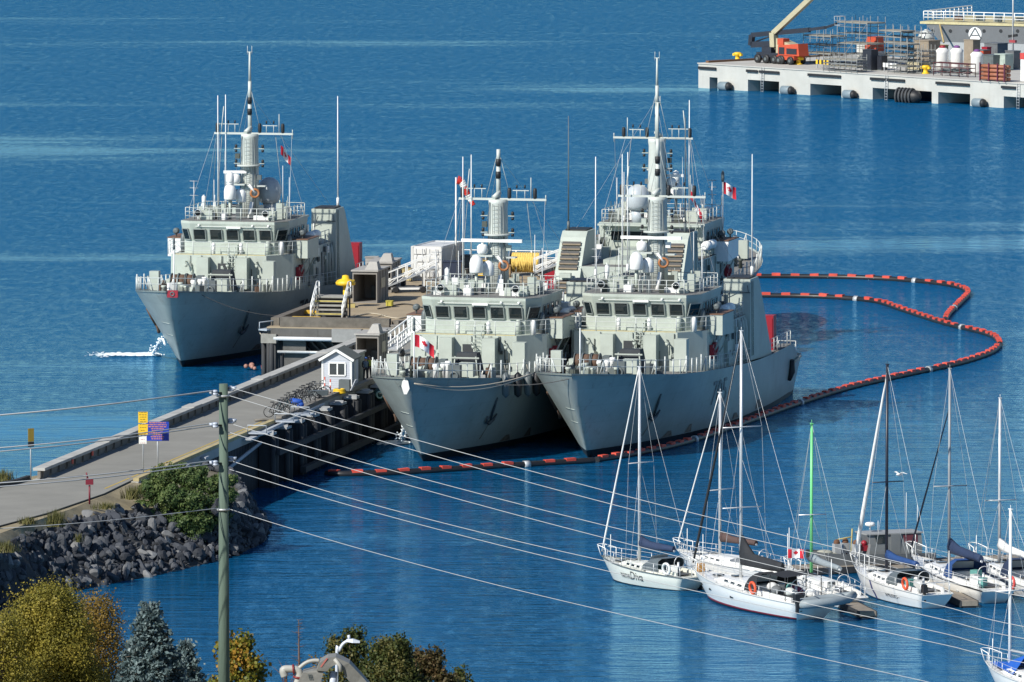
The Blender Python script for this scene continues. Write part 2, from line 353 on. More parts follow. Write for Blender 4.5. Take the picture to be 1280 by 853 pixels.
def riprap():
    ms = [rock_mesh(i) for i in range(16)]; r = random.Random(5)
    A = smoothpts(top, 8); B = smoothpts(bot, 8); rest = MB(); k = 0
    seg = [0]
    for a, b in zip(B, B[1:]): seg.append(seg[-1]+(b-a).length)
    spots = []
    for i in range(3400):
        q = r.uniform(0, seg[-1]); j = max(0, min(len(B)-2, next((x for x in range(len(seg)-1) if seg[x+1] >= q), len(B)-2)))
        f = (q-seg[j])/max(1e-6, seg[j+1]-seg[j]); t = r.uniform(-.02, 1.03)
        a = A[j].lerp(A[j+1], f); b = B[j].lerp(B[j+1], f); p = a.lerp(b, t)
        if t < .12 and r.random() < .5: continue
        s = r.choice([.22, .25, .3, .3, .35, .4, .45, .5, .6, .7, .95])*r.uniform(.85, 1.15); spots.append((s, p, t))
    spots.sort(key=lambda x: -x[0])
    for s, p, t in spots:
        e = (r.uniform(0, 6.3), r.uniform(0, 6.3), r.uniform(0, 6.3)); sc = (s*r.uniform(.75, 1.6), s*r.uniform(.75, 1.2), s*r.uniform(.5, .95)); loc = p+Vector((0, 0, s*.12+r.uniform(0, .12)))
        me = ms[r.randrange(16)]
        from_view = proj_in(loc)
        if k < 295 and from_view and s > .35:
            o = bpy.data.objects.new('boulder', me); COL.objects.link(o); o.location = loc; o.rotation_euler = e; o.scale = sc
            tag(o, 'angular blue grey boulder in the riprap bank of the shore', 'boulder', 'riprap boulders on the shore'); k += 1
        elif from_view:
            from mathutils import Euler
            R = Euler(e).to_matrix(); rest.add([loc+R @ Vector((v.co.x*sc[0], v.co.y*sc[1], v.co.z*sc[2])) for v in me.vertices], [tuple(f.vertices) for f in me.polygons], (k+len(rest.f)) % 3)
    o = rest.build('rubble', ROCKM, fix=False); struct(o, 'smaller broken stone filling the riprap bank', 'stuff')
def proj(p):
    z = p[2]-HC; dep = p[1]*CP-z*SP; up = p[1]*SP+z*CP
    return 640+F*p[0]/dep, 426.5-F*up/dep
def proj_in(p, m=15):
    x, y = proj(p); return -m < x < 1280+m and -m < y < 853+m
riprap()
# tufts of dry grass on the bank
def tuft(px, py, z, w, h, n, label):
    t = T('grass_tuft', label, 'plant', at(px, py, z)); rng = np.random.default_rng(int(px*7+py)); mb = MB()
    for i in range(n):
        a = rng.uniform(0, 2*pi); r = rng.uniform(0, w); b = Vector((r*cos(a), r*sin(a)*.8, 0)); l = rng.uniform(.5, 1)*h; d = Vector((rng.normal(0, .28), rng.normal(0, .28), 1)).normalized()*l
        s = Vector((cos(a+1.5), sin(a+1.5), 0))*.03
        mb.add([b-s, b+s, b+d*.6+s*.6+Vector((0, 0, 0)), b+d], [(0, 1, 2, 3)])
    mb.build('blade_clump', TUFTM, t, fix=False); return t
TUFTM = leafmat('dry tuft leaves', (.05, .06, .02), (.11, .11, .035), (.2, .17, .06))
tuft(70, 658, 3.9, .75, 1.2, 260, 'tall straggly green tuft on the dry bank below the road')
tuft(166, 624, 3.9, .8, 1.0, 240, 'brown grass tuft at the edge of the leafy bush by the signs')
tuft(8, 690, 3.7, .9, .8, 220, 'low dry grass clump at the left edge of the bank')
tuft(35, 655, 3.9, .7, .55, 160, 'low dry scrub at the asphalt edge beside the tall tuft')
tuft(98, 678, 3.0, .3, .7, 60, 'small yellow green sprout among the boulders')
tuft(5, 604, 3.9, .9, 1.1, 200, 'dark seaside bush beyond the road bend')
tuft(130, 636, 3.9, .9, .5, 160, 'pale low scrub on the sandy bank between post and bush')
# ------------------------------------------------------------------ trestle pier carrying the road
def Jthing(name, label, cat, v, u, z=0.0, group=None, rz=0.0):
    return T(name, label, cat, J(v, u, z), rz-PJ, group)
def trestle():
    v0, u0 = -139.6, 603; t = Jthing('pier', 'long timber and concrete pier carrying the pale road to the jetty', 'pier', v0, u0)
    X = lambda v: v-v0
    Y = lambda u: u-u0
    d = MB(); d.bx(X(-143.2), X(-136.2), Y(549), Y(660), 3.35, 3.945); d.build('deck', CONC, t)
    p = MB()
    p.bx(X(-143.25), X(-142.45), Y(549.2), Y(653), 4.5, 4.68, 0); u = 549.6
    while u < 653: p.bx(X(-143.05), X(-142.65), Y(u), Y(u+1.3), 3.95, 4.5, 2); u += 2.1
    p.bx(X(-142.95), X(-142.75), Y(549.2), Y(653), 4.05, 4.45, 2)
    for q in (566, 590, 611, 632): p.bx(X(-143.3), X(-142.4), Y(q), Y(q+2.4), 4.68, 4.74, 0)
    p.build('parapet', [mat('sun bleached concrete cap', (.38, .38, .36), .85, .25, .8), TIMD, TIMB], t)
    for q in (556.2, 561.5): m = MB(); m.box((X(-142.4), Y(q), 4.4), (.06, .35, .3)); m.build('marker', ORANGE, t)
    k = MB(); k.bx(X(-136.6), X(-136.22), Y(549.2), Y(588), 3.95, 4.17); k.bx(X(-136.6), X(-136.22), Y(590), Y(611), 3.95, 4.2, 1); k.bx(X(-136.3), X(-135.9), Y(611), Y(655), 3.95, 4.25, 1); k.build('kerb_beam', [mat('worn yellow kerb', (.40, .33, .17), .8, .3, 1.2), TIMB], t)
    w = MB(); u = 550
    while u < 655: w.bar((X(-136.45), Y(u), -1.5), (X(-136.45), Y(u), 3.34), .24, n=7); u += .46
    w.bx(X(-136.75), X(-136.5), Y(549.5), Y(655), -1.5, 3.34); w.build('pile_wall', TIMD, t)
    w = MB(); u = 551
    while u < 653: w.bar((X(-142.9), Y(u), -1.5), (X(-142.9), Y(u), 3.34), .22, n=7); u += 1.6
    w.bx(X(-142.75), X(-142.5), Y(549.5), Y(653), -1.5, 3.34); w.build('seaward_wall', TIMD, t)
    i = 0; u = 583.5
    while u < 654:
        f = MB(); f.box((X(-135.75), Y(u), 1.1), (.85, 1.15, 5.0)); f.bar((X(-135.25), Y(u-.45), -1.5), (X(-135.25), Y(u-.45), 3.5), .22, n=8); f.bar((X(-135.25), Y(u+.45), -1.5), (X(-135.25), Y(u+.45), 3.5), .22, n=8)
        fp = f.build('fender_pile', TIMD, t); c = MB(); c.box((X(-135.65), Y(u), 3.68), (.95, 1.25, .16), .05*(-1)**i); c.box((X(-135.55), Y(u-.1), 3.8), (.6, .9, .1), .2); c.build('pile_cap', CAPW, fp); u += 4.35; i += 1
    b = MB(); b.bx(X(-134.95), X(-134.7), Y(583), Y(652), 2.25, 2.6); b.bx(X(-134.9), X(-134.5), Y(590), Y(650), .35, .75); b.build('waling_beam', TIMD, t)
    s = MB()
    for q in (561, 566.5, 572): s.box((X(-136), Y(q), 3.75), (.35, 1.0, .12))
    s.beam((X(-135.8), Y(578), 3.8), (X(-135.75), Y(592), 3.9), .5, .1); s.bar((X(-135.9), Y(566), 1.8), (X(-135.6), Y(581), 3.3), .12); s.bar((X(-135.7), Y(583), 3.9), (X(-135.5), Y(600), 4.1), .1); s.build('service_pipe', mat('pale service pipe', (.34, .37, .4), .6, .15), t)
    for q in (580.3, 588.5, 593.4):
        l = MB(); l.box((X(-135.55), Y(q), 4.05), (1.5, 1.3, .08)); l.tube([(X(-136.2), Y(q-.6), 4.1), (X(-136.2), Y(q-.6), 4.6), (X(-134.9), Y(q-.6), 4.6), (X(-134.9), Y(q-.6), 4.1)], .04); l.build('ladder_platform', mat('pale platform paint', (.34, .38, .42), .6, .15), t)
    return t
CAPW = mat('bird whitened pile cap', (.36, .37, .37), .9, .3, 2)
trestle()
# ------------------------------------------------------------------ jetty head
JV0, JV1, JU0, JU1 = -153.6, -135.6, 660.3, 724.0
def jetty():
    v0, u0 = -144.5, 692; t = Jthing('jetty', 'broad concrete decked jetty head between the moored warships', 'jetty', v0, u0)
    X = lambda v: v-v0
    Y = lambda u: u-u0
    d = MB(); d.bx(X(JV0), X(JV1), Y(JU0), Y(JU1), 3.0, 3.9, 1); d.bx(X(JV0)-.002, X(JV1)+.002, Y(JU0)-.002, Y(JU1)+.002, 3.9, 3.98, 0); d.build('deck', [mat('tan jetty deck', (.33, .265, .175), .9, .2, .22, bump=.15, streak=.3, streak_col='6e6555'), STAIN], t)
    k = MB(); k.bx(X(-152.6), X(-144.0), Y(660.45), Y(661.25), 3.98, 4.72); k.bx(X(-153.55), X(-152.9), Y(661.5), Y(676), 3.98, 4.6); k.bx(X(-153.55), X(-153.0), Y(678), Y(700), 3.98, 4.25)
    k.bx(X(-153.55), X(-153.0), Y(702), Y(723.9), 3.98, 4.25); k.bx(X(-153.0), X(-136), Y(723.3), Y(723.9), 3.98, 4.35); k.beam((X(-143.6), Y(660.8), 4.3), (X(-140.3), Y(666.5), 4.3), .7, .55); k.bx(X(-136.15), X(-135.62), Y(668), Y(723), 3.98, 4.25)
    k.build('kerb_timber', mat('dark weathered kerb timber', (.13, .115, .095), .9, .35, 1.2, bump=.4, streak=.5, streak_col='38342d'), t)
    f = MB(); f.bx(X(-153.2), X(-143.4), Y(661.6), Y(662.0), -1, 2.98, 1); f.bx(X(-152.4), X(-146.5), Y(660.9), Y(661.5), .35, 2.0, 0); f.bx(X(-152.4), X(-150.6), Y(660.6), Y(660.88), 1.98, 2.96, 0)
    for i in range(6): f.beam((X(-150.3+i*.75), Y(661.3), 2.05), (X(-151.2+i*.75), Y(661.3), 2.95), .22, .12, 0)
    f.build('end_wall', [STAIN, TIMD], t)
    p = MB(); p.bar((X(-153.0), Y(660.1), 3.12), (X(-144.2), Y(660.1), 3.12), .16); p.build('service_pipe', mat('frosted white pipe', (.5, .52, .54), .5, .1), t)
    p = MB(); p.bar((X(-152.8), Y(660.5), 2.06), (X(-144.4), Y(660.5), 2.06), .11); p.build('service_pipe', STEEL, t)
    b = MB(); b.box((X(-147.2), Y(660.15), 3.45), (2.3, .9, 1.0)); b.build('junction_box', mat('grey plinth', (.25, .25, .24), .8, .2), t)
    b = MB(); b.box((X(-143.1), Y(659.6), 3.55), (3.0, 1.4, 1.15)); b.build('junction_box', mat('grey plinth', (.25, .25, .24), .8, .2), t)
    for v, u in ((-153.9, 660.6), (-153.2, 660.2), (-153.9, 662.3), (-154.1, 664.4), (-152.6, 660.9)):
        q = MB(); q.bar((X(v), Y(u), -1.5), (X(v), Y(u), 2.9 if v < -153.5 else 3.3), .2, n=9); pl = q.build('dolphin_pile', TIMD, t)
    q = MB(); q.box((X(-153.4), Y(660.5), 3.1), (1.2, 1.0, .7)); q.build('dolphin_cap', mat('whitened dolphin cap', (.26, .25, .22), .85, .25), t)
    w = MB(); u = 664
    while u < 723: w.bar((X(JV0-.15), Y(u), -1.5), (X(JV0-.15), Y(u), 3.3), .22, n=7); w.bar((X(JV1+.15), Y(u), -1.5), (X(JV1+.15), Y(u), 3.3), .22, n=7); u += 2.2
    w.bx(X(JV0+.3), X(JV1-.3), Y(662), Y(723), 1.5, 2.98); w.build('under_structure', TIMD, t)
    s = MB(); s.beam((X(-153.9), Y(660.2), 3.75), (X(-151.8), Y(663.5), 3.9), .9, .12); s.tube([(X(-154.2), Y(660.4), 3.8), (X(-154.2), Y(660.4), 4.3), (X(-152.6), Y(662.6), 4.4), (X(-152.6), Y(662.6), 3.9)], .05); s.build('bollard_platform', mat('pale platform paint', (.34, .38, .42), .6, .15), t)
jetty()
# ================================================================== WARSHIPS
# ship frame: x to the ship's port side, y aft from the stem at the waterline, z up
SL = 50.0
def zdeck(s):
    pts = [(-6, 6.45), (0, 5.95), (6, 5.45), (12, 5.05), (20, 4.6), (30, 4.15), (36, 4.05), (42, 4.1), (46.5, 4.1), (47, 3.0), (51, 3.05)]
    for (a, b), (c, d) in zip(pts, pts[1:]):
        if s <= c: return b+(d-b)*max(0, (s-a))/(c-a)
    return 3.05
def sstem(z): return -.82*z if z > 0 else -.5*z
def halfb(s, z):
    zd = zdeck(s); t = max(0, min(1, z/zd)); a = max(0, s-sstem(z))
    d = 5.45*(max(0, 1-(1-min(a/17, 1))**2.6))**.76; w = 5.3*(1-(1-min(a/27, 1))**1.75)
    if s > 34: k = (s-34)/16; d *= 1-.06*k*k; w *= 1-.16*k*k
    return w+(d-w)*t**1.08
def hull_mesh():
    mb = MB(); ks = [0, .012, .03, .055, .085, .12, .16, .2, .26, .32, .38, .45, .52, .6, .68, .76, .84, .91, .9299, .9301, .965, 1]
    lv = [-.22, 0, .09, .1, .22, .36, .5, .64, .78, .9, 1.0]
    def ring(k, side):
        out = []
        for t in lv:
            zt = zdeck(-5.2+(SL+5.2)*k); z = t*zt if t > 0 else t*4
            s0 = sstem(z); s = s0+(SL-s0)*k; z = t*zdeck(s) if t > 0 else t*4
            out.append((side*halfb(s, z), s, z))
        return out
    for side in (1, -1):
        R = [ring(k, side) for k in ks]; n = len(lv); vs = [p for r in R for p in r]
        for j in range(n-1):
            fs = [(i*n+j, (i+1)*n+j, (i+1)*n+j+1, i*n+j+1) for i in range(len(ks)-1)]
            mb.add(vs, fs, 1 if lv[j+1] < .095 else 0, True)
    P, S = ring(1, 1), ring(1, -1); mb.add(P+S, [(i, i+1, len(lv)+i+1, len(lv)+i) for i in range(len(lv)-1)], 0)
    a = [ring(k, 1)[-1] for k in ks]; b = [ring(k, -1)[-1] for k in ks]
    dz = lambda q: (q[0]*.985, q[1], q[2]-.12)
    mb.add([dz(q) for q in a]+[dz(q) for q in b], [(i, i+1, len(ks)+i+1, len(ks)+i) for i in range(len(ks)-1)], 2)
    return mb
def rails(mb, pts, h=1.0, r=.028, posts=True, n=3, pr=.035, m=0):
    for a, b in zip(pts, pts[1:]):
        a, b = Vector(a), Vector(b)
        for i in range(n): z = Vector((0, 0, h*(i+1)/n)); mb.bar(a+z, b+z, r if i == n-1 else r*.7, n=4, m=m, cap=False)
    if posts:
        for a, b in zip(pts, pts[1:]):
            a, b = Vector(a), Vector(b); k = max(1, round((b-a).length/1.35))
            for i in range(k+1): q = a.lerp(b, i/k); mb.bar(q, q+Vector((0, 0, h)), pr, n=4, m=m)
def on_hull(s, z, side, off=.03):
    return Vector((side*(halfb(s, z)+off), s, z))
_hull = None
def warship(label, stem, phi, number=None, numcol=None, pole_top=24.0, radome=False, cover=False, red_bow=False, crest=False, navbar=0, seen_aft=False, rust=1, radar_bar=False):
    global _hull
    t = T('warship', label, 'warship', (stem[0], stem[1], 0), -phi, 'grey patrol warships moored in the harbour')
    if _hull is None: _hull = hull_mesh().build('hull', [HULLM, BOOT, DECK], t); h = _hull
    else: h = _hull.copy(); COL.objects.link(h); h.parent = t
    # --- marks on the hull
    if number:
        v, f, w = text2d(number, 1.75, 0, .004); nb = MB(); pts = []
        for a, b in v:
            s = 22.4-(w-a)*1.05 if True else 0; pts.append(on_hull(17.4+a*1.22, 2.1+b*1.0, 1, .04))
        nb.add(pts, f); nb.build('hull_number', numcol, t, fix=False)
    st = MB(); r = random.Random(len(label))
    for s, z0, z1, w in ((6.2, 2.2, 1.0, .09), (10.5, .95, .5, .9), (14.2, 1.1, .5, .6), (25, .9, .5, .9), (33, 1.1, .5, 1.2)):
        st = MB(); st.add([on_hull(s-w*.3, z0, 1, .02), on_hull(s+w*.3, z0, 1, .02), on_hull(s+w, z1, 1, .02), on_hull(s-w, z1, 1, .02)], [(0, 1, 2, 3)]); st.build('rust_stain', mat('rust and soot streak', (.19, .165, .135), .8, .5, 3), h, fix=False)
    for side in (1, -1):
        a = MB(); A = lambda s, z, o: on_hull(s, z, side, o)
        a.tube([A(5.0, 4.1, .03), A(5.3, 3.4, .1), A(5.75, 2.5, .14)], [.07, .09, .08], 6); a.tube([A(5.15, 2.75, .1), A(5.35, 2.3, .16), A(5.75, 2.2, .2), A(6.2, 2.4, .16), A(6.35, 2.85, .1)], [.05, .1, .15, .1, .05], 6)
        
        a.build('anchor', [mat('anchor blue grey', (.05, .065, .075), .5, .3) if side > 0 else RUST], t)
    ms = MB()
    for z in (2.6, 3.6): ms.tube([on_hull(sstem(z)+.3+i*.5, z, -1, .01) for i in range(4)], .035, 4)
    ms.build('weld_line', HULLM, h)
    if red_bow:
        b = MB(); b.box((.5, -5.0, 6.15), (.85, .22, .55)); c = MB(); c.torus((.5, -5.13, 6.15), .15, .05, (0, 1, 0), 12); bo = b.build('bow_box', RED, t); c.build('bow_crest', DKG, bo)
    if crest:
        b = MB(); b.prism([(-.28, 5.75), (-.1, 5.2), (.1, 5.2), (.3, 5.6), (.2, 6.1), (0, 6.35), (-.22, 6.1)], -5.12, -5.0, 0, 'Y'); b.build('bow_crest', CREAM, t)
    # --- deck edge stanchions and rails
    rl = MB()
    for side in (1, -1):
        ss = [-4.9, -4.6, -4.0, -3.2, -2, -.5, 1, 2.5, 4, 5.5, 7, 8.5, 10, 11.5, 13, 14.5, 16]
        P = [Vector((side*max(.2, halfb(s, zdeck(s))-.12), s, zdeck(s))) for s in ss]
        for a, b in zip(P, P[1:]):
            for hh, rr in ((1.0, .03), (.52, .024)): rl.bar(a+Vector((0, 0, hh)), b+Vector((0, 0, hh)), rr if a.y < 2 else rr*.5, n=4, cap=False)
        for i, p in enumerate(P):
            if i in (0, 2): continue
            tall = 1.25 if i % 3 == 2 and p.y > 2 else 1.05
            rl.bar(p, p+Vector((0, 0, tall)), .035 if p.y < 2 else .06, n=5)
            if i % 4 == 3: rl.bar(p+Vector((-side*.3, .1, 0)), p+Vector((0, 0, 1.0)), .05, n=5)
        P = [Vector((side*(halfb(s, zdeck(s))-.1), s, zdeck(s))) for s in (16, 18.5, 21, 24, 27, 30)]; rails(rl, P, 1.0, .022, True, 3, .03)
    rl.build('deck_railing', RAILP, t)
    # --- forecastle fittings
    w = MB(); zf = zdeck(3)-.1
    for x in (-1.7, -1.1, -.45): w.bar((x-.25, 4.6, zf+.75), (x+.25, 4.6, zf+.75), .52, n=12, m=1); w.bar((x-.3, 4.6, zf+.75), (x-.24, 4.6, zf+.75), .62, n=12, m=0); w.bar((x+.24, 4.6, zf+.75), (x+.3, 4.6, zf+.75), .62, n=12, m=0)
    w.box((-1, 4.7, zf+.2), (2.8, 1.2, .5)); w.box((.35, 4.5, zf+.6), (.5, .8, 1.2)); w.build('windlass', [DKG, RUST], t)
    for x, s, hh in ((1.35, 1.8, 1.25), (1.75, 2.3, .95), (-.1, .5, .6), (.9, -2.3, .55), (-.9, -2.3, .55), (2.6, 8, .5), (-2.6, 8, .5), (.1, 3.2, 1.0), (.62, 3.4, 1.1), (-.9, 3.0, .8)):
        b = MB(); z = zdeck(s)-.12; b.lathe([(.2, 0), (.17, hh*.7), (.24, hh*.8), (.2, hh)], (x, s, z), 10); b.build('bollard', NAVY if hh < 1 else WHITE, t)
    for x, s, d in ((2.15, 4.2, (1.0, .7, 1.0)), (-3.0, 3.2, (.75, .6, 1.5)), (-2.3, 6.5, (1.0, .9, .9)), (3.9, 12.9, (.9, .9, 2.3))):
        b = MB(); z = zdeck(s)-.12; b.box((x, s, z+d[2]/2+.15), d); b.bar((x, s, z), (x, s, z+.3), .12); b.build('vent_box', NAVY, t)
    g = MB(); z = zdeck(7)-.12      # tarpaulined gun mount
    g.box((1.55, 7, z+.12), (1.9, 1.9, .24), 0, 1); g.box((1.55, 7, z+1.0), (2.0, 1.6, 1.6), 0, 0, (.72, .7, 0, .1)); g.beam((.55, 6.1, z+1.5), (2.55, 6.1, z+1.5), .1, .1, 1); g.bar((.65, 6.15, z+.2), (.8, 6.15, z+1.6), .05, m=1); g.bar((2.45, 6.15, z+.2), (2.3, 6.15, z+1.6), .05, m=1)
    g.build('gun_mount', [mat('dark gun tarpaulin', (.028, .034, .04), .8, .25), NAVY], t)
    g = MB(); g.box((2.0, 1.2, zdeck(1)+.35), (.85, .6, 1.0)); g.torus((2.0, .86, zdeck(1)+.1), .28, .09, (0, 1, 0), 14, 6); g.build('covered_capstan', DKG, t)
    y = MB(); y.add([(3.0, 6, zdeck(6)-.09), (4.9, 6.2, zdeck(6.2)-.09), (5.0, 6.5, zdeck(6.5)-.09), (3.0, 6.3, zdeck(6.3)-.09)], [(0, 1, 2, 3)]); y.build('deck_marking', YEL, h, fix=False)
    j = MB(); j.bar((.25, -3.6, 5.9), (.25, -3.6, 9.6), .055, .04, 6)
    j.lathe([(.1, 0), (.1, .3), (.05, .35), (.1, .45), (.1, .8), (.02, .95)], (.25, -3.6, 9.5), 8, 1); j.build('jackstaff', [WHITE, DKG], t)
    # --- main deckhouse
    H1, H2, H3 = 7.55, 10.0, 10.05
    d = MB(); z0 = 4.3
    d.loft([[(-4.55, 15.2, z0), (3.15, 15.2, z0), (4.85, 17.4, z0), (4.85, 36, z0-.4), (-4.85, 36, z0-.4), (-4.85, 15.6, z0)], [(-4.5, 15.2, H1), (3.1, 15.2, H1), (4.8, 17.4, H1), (4.8, 36, H1), (-4.8, 36, H1), (-4.8, 15.6, H1)]], 0)
    d.bx(-4.75, 4.75, 17.5, 35.9, H1+.003, H1+.02, 1); d.build('deckhouse', [NAVY, DECK], t)
    for x, ww, dd, zz0, zz1 in ((-1.95, .95, .8, 5.6, 7.4), (1.3, .95, 1.15, 4.95, 7.42)):
        b = MB(); b.bx(x-ww/2, x+ww/2, 15.2-dd, 15.197, zz0, zz1); b.build('vent_trunk', NAVY, t)
    b = MB(); b.bx(-4.4, -2.2, 14.3, 15.195, 5.3, 5.45); b.bx(-4.3, -4.2, 14.35, 15.195, 4.9, 5.3); b.build('locker_shelf', WHITE, t)
    b = MB()
    for x in (.0, .55): b.bar((x, 14.9, 5.0), (x, 15.05, 7.5), .035, n=4); b.tube([(x, 15.05, 7.5), (x, 15.1, 8.1), (x, 15.5, 8.15)], .035, 4)
    for k in range(9): b.bar((0, 14.93, 5.2+k*.3), (.55, 14.93, 5.2+k*.3), .025, n=4)
    b.build('ladder', mat('pale green grey ladder', (.45, .5, .46), .5, .1), t)
    b = MB(); b.bx(-.85, -.05, 15.1, 15.19, 5.1, 6.9); b.bx(-.8, -.1, 15.08, 15.097, 5.2, 6.8); b.build('door', mat('door recess dark', (.03, .035, .04), .6, .2), t)
    for x in (-3.4, .0, 2.4):
        b = MB(); b.tube([(x, 15.18, 7.0), (x-.1, 14.8, 7.05), (x+.05, 14.72, 6.9)], .05, 5); b.lathe([(.1, 0), (.16, .22)], (x+.05, 14.68, 6.62), 8); b.build('deck_lamp', NAVY, t)
    # side doors, hoses, pipes on the port and starboard walls
    for side in (1, -1):
        X = side*4.86
        for s in (20.6, 27.5):
            b = MB(); b.box((X+side*.02, s, 6.0), (.05, .8, 1.9)); dr = b.build('door', mat('side door grey', (.16, .19, .19), .5, .1), t); c = MB(); c.box((X+side*.06, s+.28, 6.0), (.04, .06, .2)); c.build('handle', DKG, dr)
        for s, zz in ((18.3, 5.95), (19.3, 6.05)):
            b = MB(); b.box((X+side*.12, s, zz), (.24, .5, 1.0)); b.torus((X+side*.26, s, zz), .2, .07, (1, 0, 0), 12); b.build('fire_hose', RED, t)
        b = MB(); b.box((X+side*.1, 23.6, 5.8), (.25, .7, .9)); b.build('side_locker', NAVY, t)
        for q in range(3):
            b = MB(); s = 28.3+q*.95; b.tube([(side*4.95, s, 4.2), (side*4.95, s, 6.6), (side*4.85, s+.1, 7.2), (side*4.5, s+.2, 7.55), (side*3.9, s+.3, 7.7)], .17, 7); b.build('air_pipe', NAVY, t)
        for q, s in enumerate((23.7, 25.5)):
            b = MB(); b.lathe([(.2, -.78), (.34, -.72), (.36, -.3), (.39, -.28), (.39, .28), (.36, .3), (.34, .72), (.2, .78)], (side*4.7, s, 8.5), 12, 0, 'Y'); b.box((side*4.6, s-.4, 8.0), (.5, .1, .6), 0, 1); b.box((side*4.6, s+.4, 8.0), (.5, .1, .6), 0, 1); b.build('liferaft_canister', [WHITE, NAVY], t)
    # --- bridge
    b = MB(); S0 = 16.9
    fp = [(-3.35, S0), (3.35, S0), (4.15, S0+1.1), (4.15, 24.5), (-4.15, 24.5), (-4.15, S0+.55)]
    b.loft([[(x, y, H1) for x, y in fp], [(x, y, 8.55) for x, y in fp], [(x*1.04, y-.5 if y < 18 else y, 9.95) for x, y in fp], [(x*1.04, y-.5 if y < 18 else y, H2+.15) for x, y in fp]], 0)
    b.add([(x, y, H2+.155) for x, y in [(-3.5, 16.45), (3.5, 16.45), (4.3, 17.6), (4.25, 24.4), (-4.25, 24.4), (-4.3, 17.1)]], [tuple(range(6))], 1)
    br = b.build('bridge', [NAVY, DECK], t)
    def win(p0, p1, z0, z1, nx, ny):
        f = MB(); g = MB(); a, c = Vector((*p0, z0)), Vector((*p1, z0)); o = Vector((nx, ny, 0)); up = Vector((0, 0, z1-z0))+Vector((nx, ny, 0))*(.31 if ny else .03); d = (c-a).normalized()*.07; u2 = Vector((0, 0, .07))
        g.add([a+o*.025, c+o*.025, c+up+o*.025, a+up+o*.025], [(0, 1, 2, 3)])
        for q0, q1 in ((a, c), (a+up, c+up), (a, a+up), (c, c+up)): f.beam(q0+o*.03, q1+o*.03, .07, .07)
        fo = f.build('window', WINF, br); g.build('pane', GLASS, fo, fix=False)
    xs = [-3.2, -1.85, -.5, .85, 2.2]
    for x in xs: win((x, S0-.07), (x+.98, S0-.07), 8.62, 9.5, 0, -1)
    win((3.47, S0-.01), (4.05, S0+.85), 8.62, 9.5, .8, -.6); win((-4.05, S0+.42), (-3.5, S0+.0), 8.62, 9.5, -.55, -.83)
    for side in (1, -1):
        for s in (18.6, 19.8, 21.2, 22.6): win((side*4.2, s), (side*4.2, s+.8), 8.62, 9.5, side, 0)
    b = MB(); b.box((.15, S0-.56, 9.68), (1.15, .2, .16)); b.beam((-3.0, S0-.52, 9.74), (3.2, S0-.52, 9.74), .03, .03)
    for x in (-2.7, 1.7, 3.0): b.lathe([(.02, 0), (.09, .1), (.09, .2)], (x, S0-.56, 9.7), 7)
    b.build('visor_lamp', WHITE, br)
    # walkway rail in front of the bridge
    b = MB(); rails(b, [(-5.3, 18.2, H1), (-5.0, 15.5, H1), (-4.4, 15.28, H1), (3.0, 15.28, H1), (4.7, 17.5, H1), (5.2, 18.2, H1)], 1.02, .028, True, 3, .035)
    b.build('walkway_railing', RAILP, t)
    b = MB(); b.bx(-4.45, 3.0, 15.3, 15.38, H1, H1+.06); b.build('toe_rail', mat('yellowed toe rail', (.42, .36, .18), .6, .2), t)
    for x in (-1.35, .9): c = MB(); c.lathe([(.15, 0), (.15, .85), (.06, .95)], (x, 15.75, H1), 8); c.build('ventilator', WHITE, t)
    c = MB(); c.bx(-.9, .5, 16.2, 16.8, H1, 8.3); c.build('chart_locker', NAVY, t)
    for x in (4.0, 2.9): c = MB(); c.lathe([(.22, 0), (.2, .9), (.12, 1.05)], (x, 16.6, H1), 8); c.build('ventilator', NAVY if x < 3 else WHITE, t)
    # bridge wings
    for side in (1, -1):
        b = MB(); x0, x1 = side*4.55, side*5.75; s0, s1 = 18.3, 22.2
        b.loft([[(x0, s0, 7.15), (x1, s0, 7.15), (x1, s1, 7.0), (x0, s1, 7.0)][::side], [(x0, s0, 8.62), (x1, s0, 8.62), (x1, s1, 8.62), (x0, s1, 8.62)][::side]], 0)
        wg = b.build('bridge_wing', [NAVY if side > 0 else WHITE], t)  # white starboard wing: its sunlit brightness is put into the colour
        c = MB(); c.box(((x0+x1)/2, (s0+s1)/2, 8.65), (1.28, 4.0, .07)); c.build('teak_top', mat('brown teak top', (.16, .085, .05), .6, .2), wg)
        for q, s in enumerate((18.9, 20.6)):
            c = MB(); c.bar((side*(5.2-.3*q), s, 8.68), (side*(5.2-.3*q), s, 9.0), .06); c.lathe([(.12, -.22), (.25, -.15), (.25, .15), (.2, .2)], (side*(5.2-.3*q), s, 9.15), 10, 0, 'Y'); c.build('searchlight', DKG, t)
        c = MB(); c.beam((side*4.85, 19, 5.6), (side*5.6, 19, 7.1), .1, .1); c.beam((side*4.85, 21.5, 5.6), (side*5.6, 21.5, 7.1), .1, .1); c.beam((side*4.85, 19, 5.62), (side*4.85, 21.5, 5.62), .08, .08); c.build('wing_strut', NAVY, t)
        c = MB(); c.lathe([(.22, 0), (.26, .9), (.2, 1.35), (.1, 1.5)], (side*4.35, 17.9, H1), 9); c.build('ventilator', DKG, t)
    # --- roof of the bridge
    b = MB(); Z = H2+.15; ring = [(-3.3, 17), (3.2, 17), (4.1, 18.2), (4.1, 24.3), (-4.1, 24.3), (-4.1, 17.6), (-3.3, 17)]
    rails(b, [(x, y, Z) for x, y in ring], 1.0, .025, True, 3, .035); b.build('roof_railing', RAILP, t)
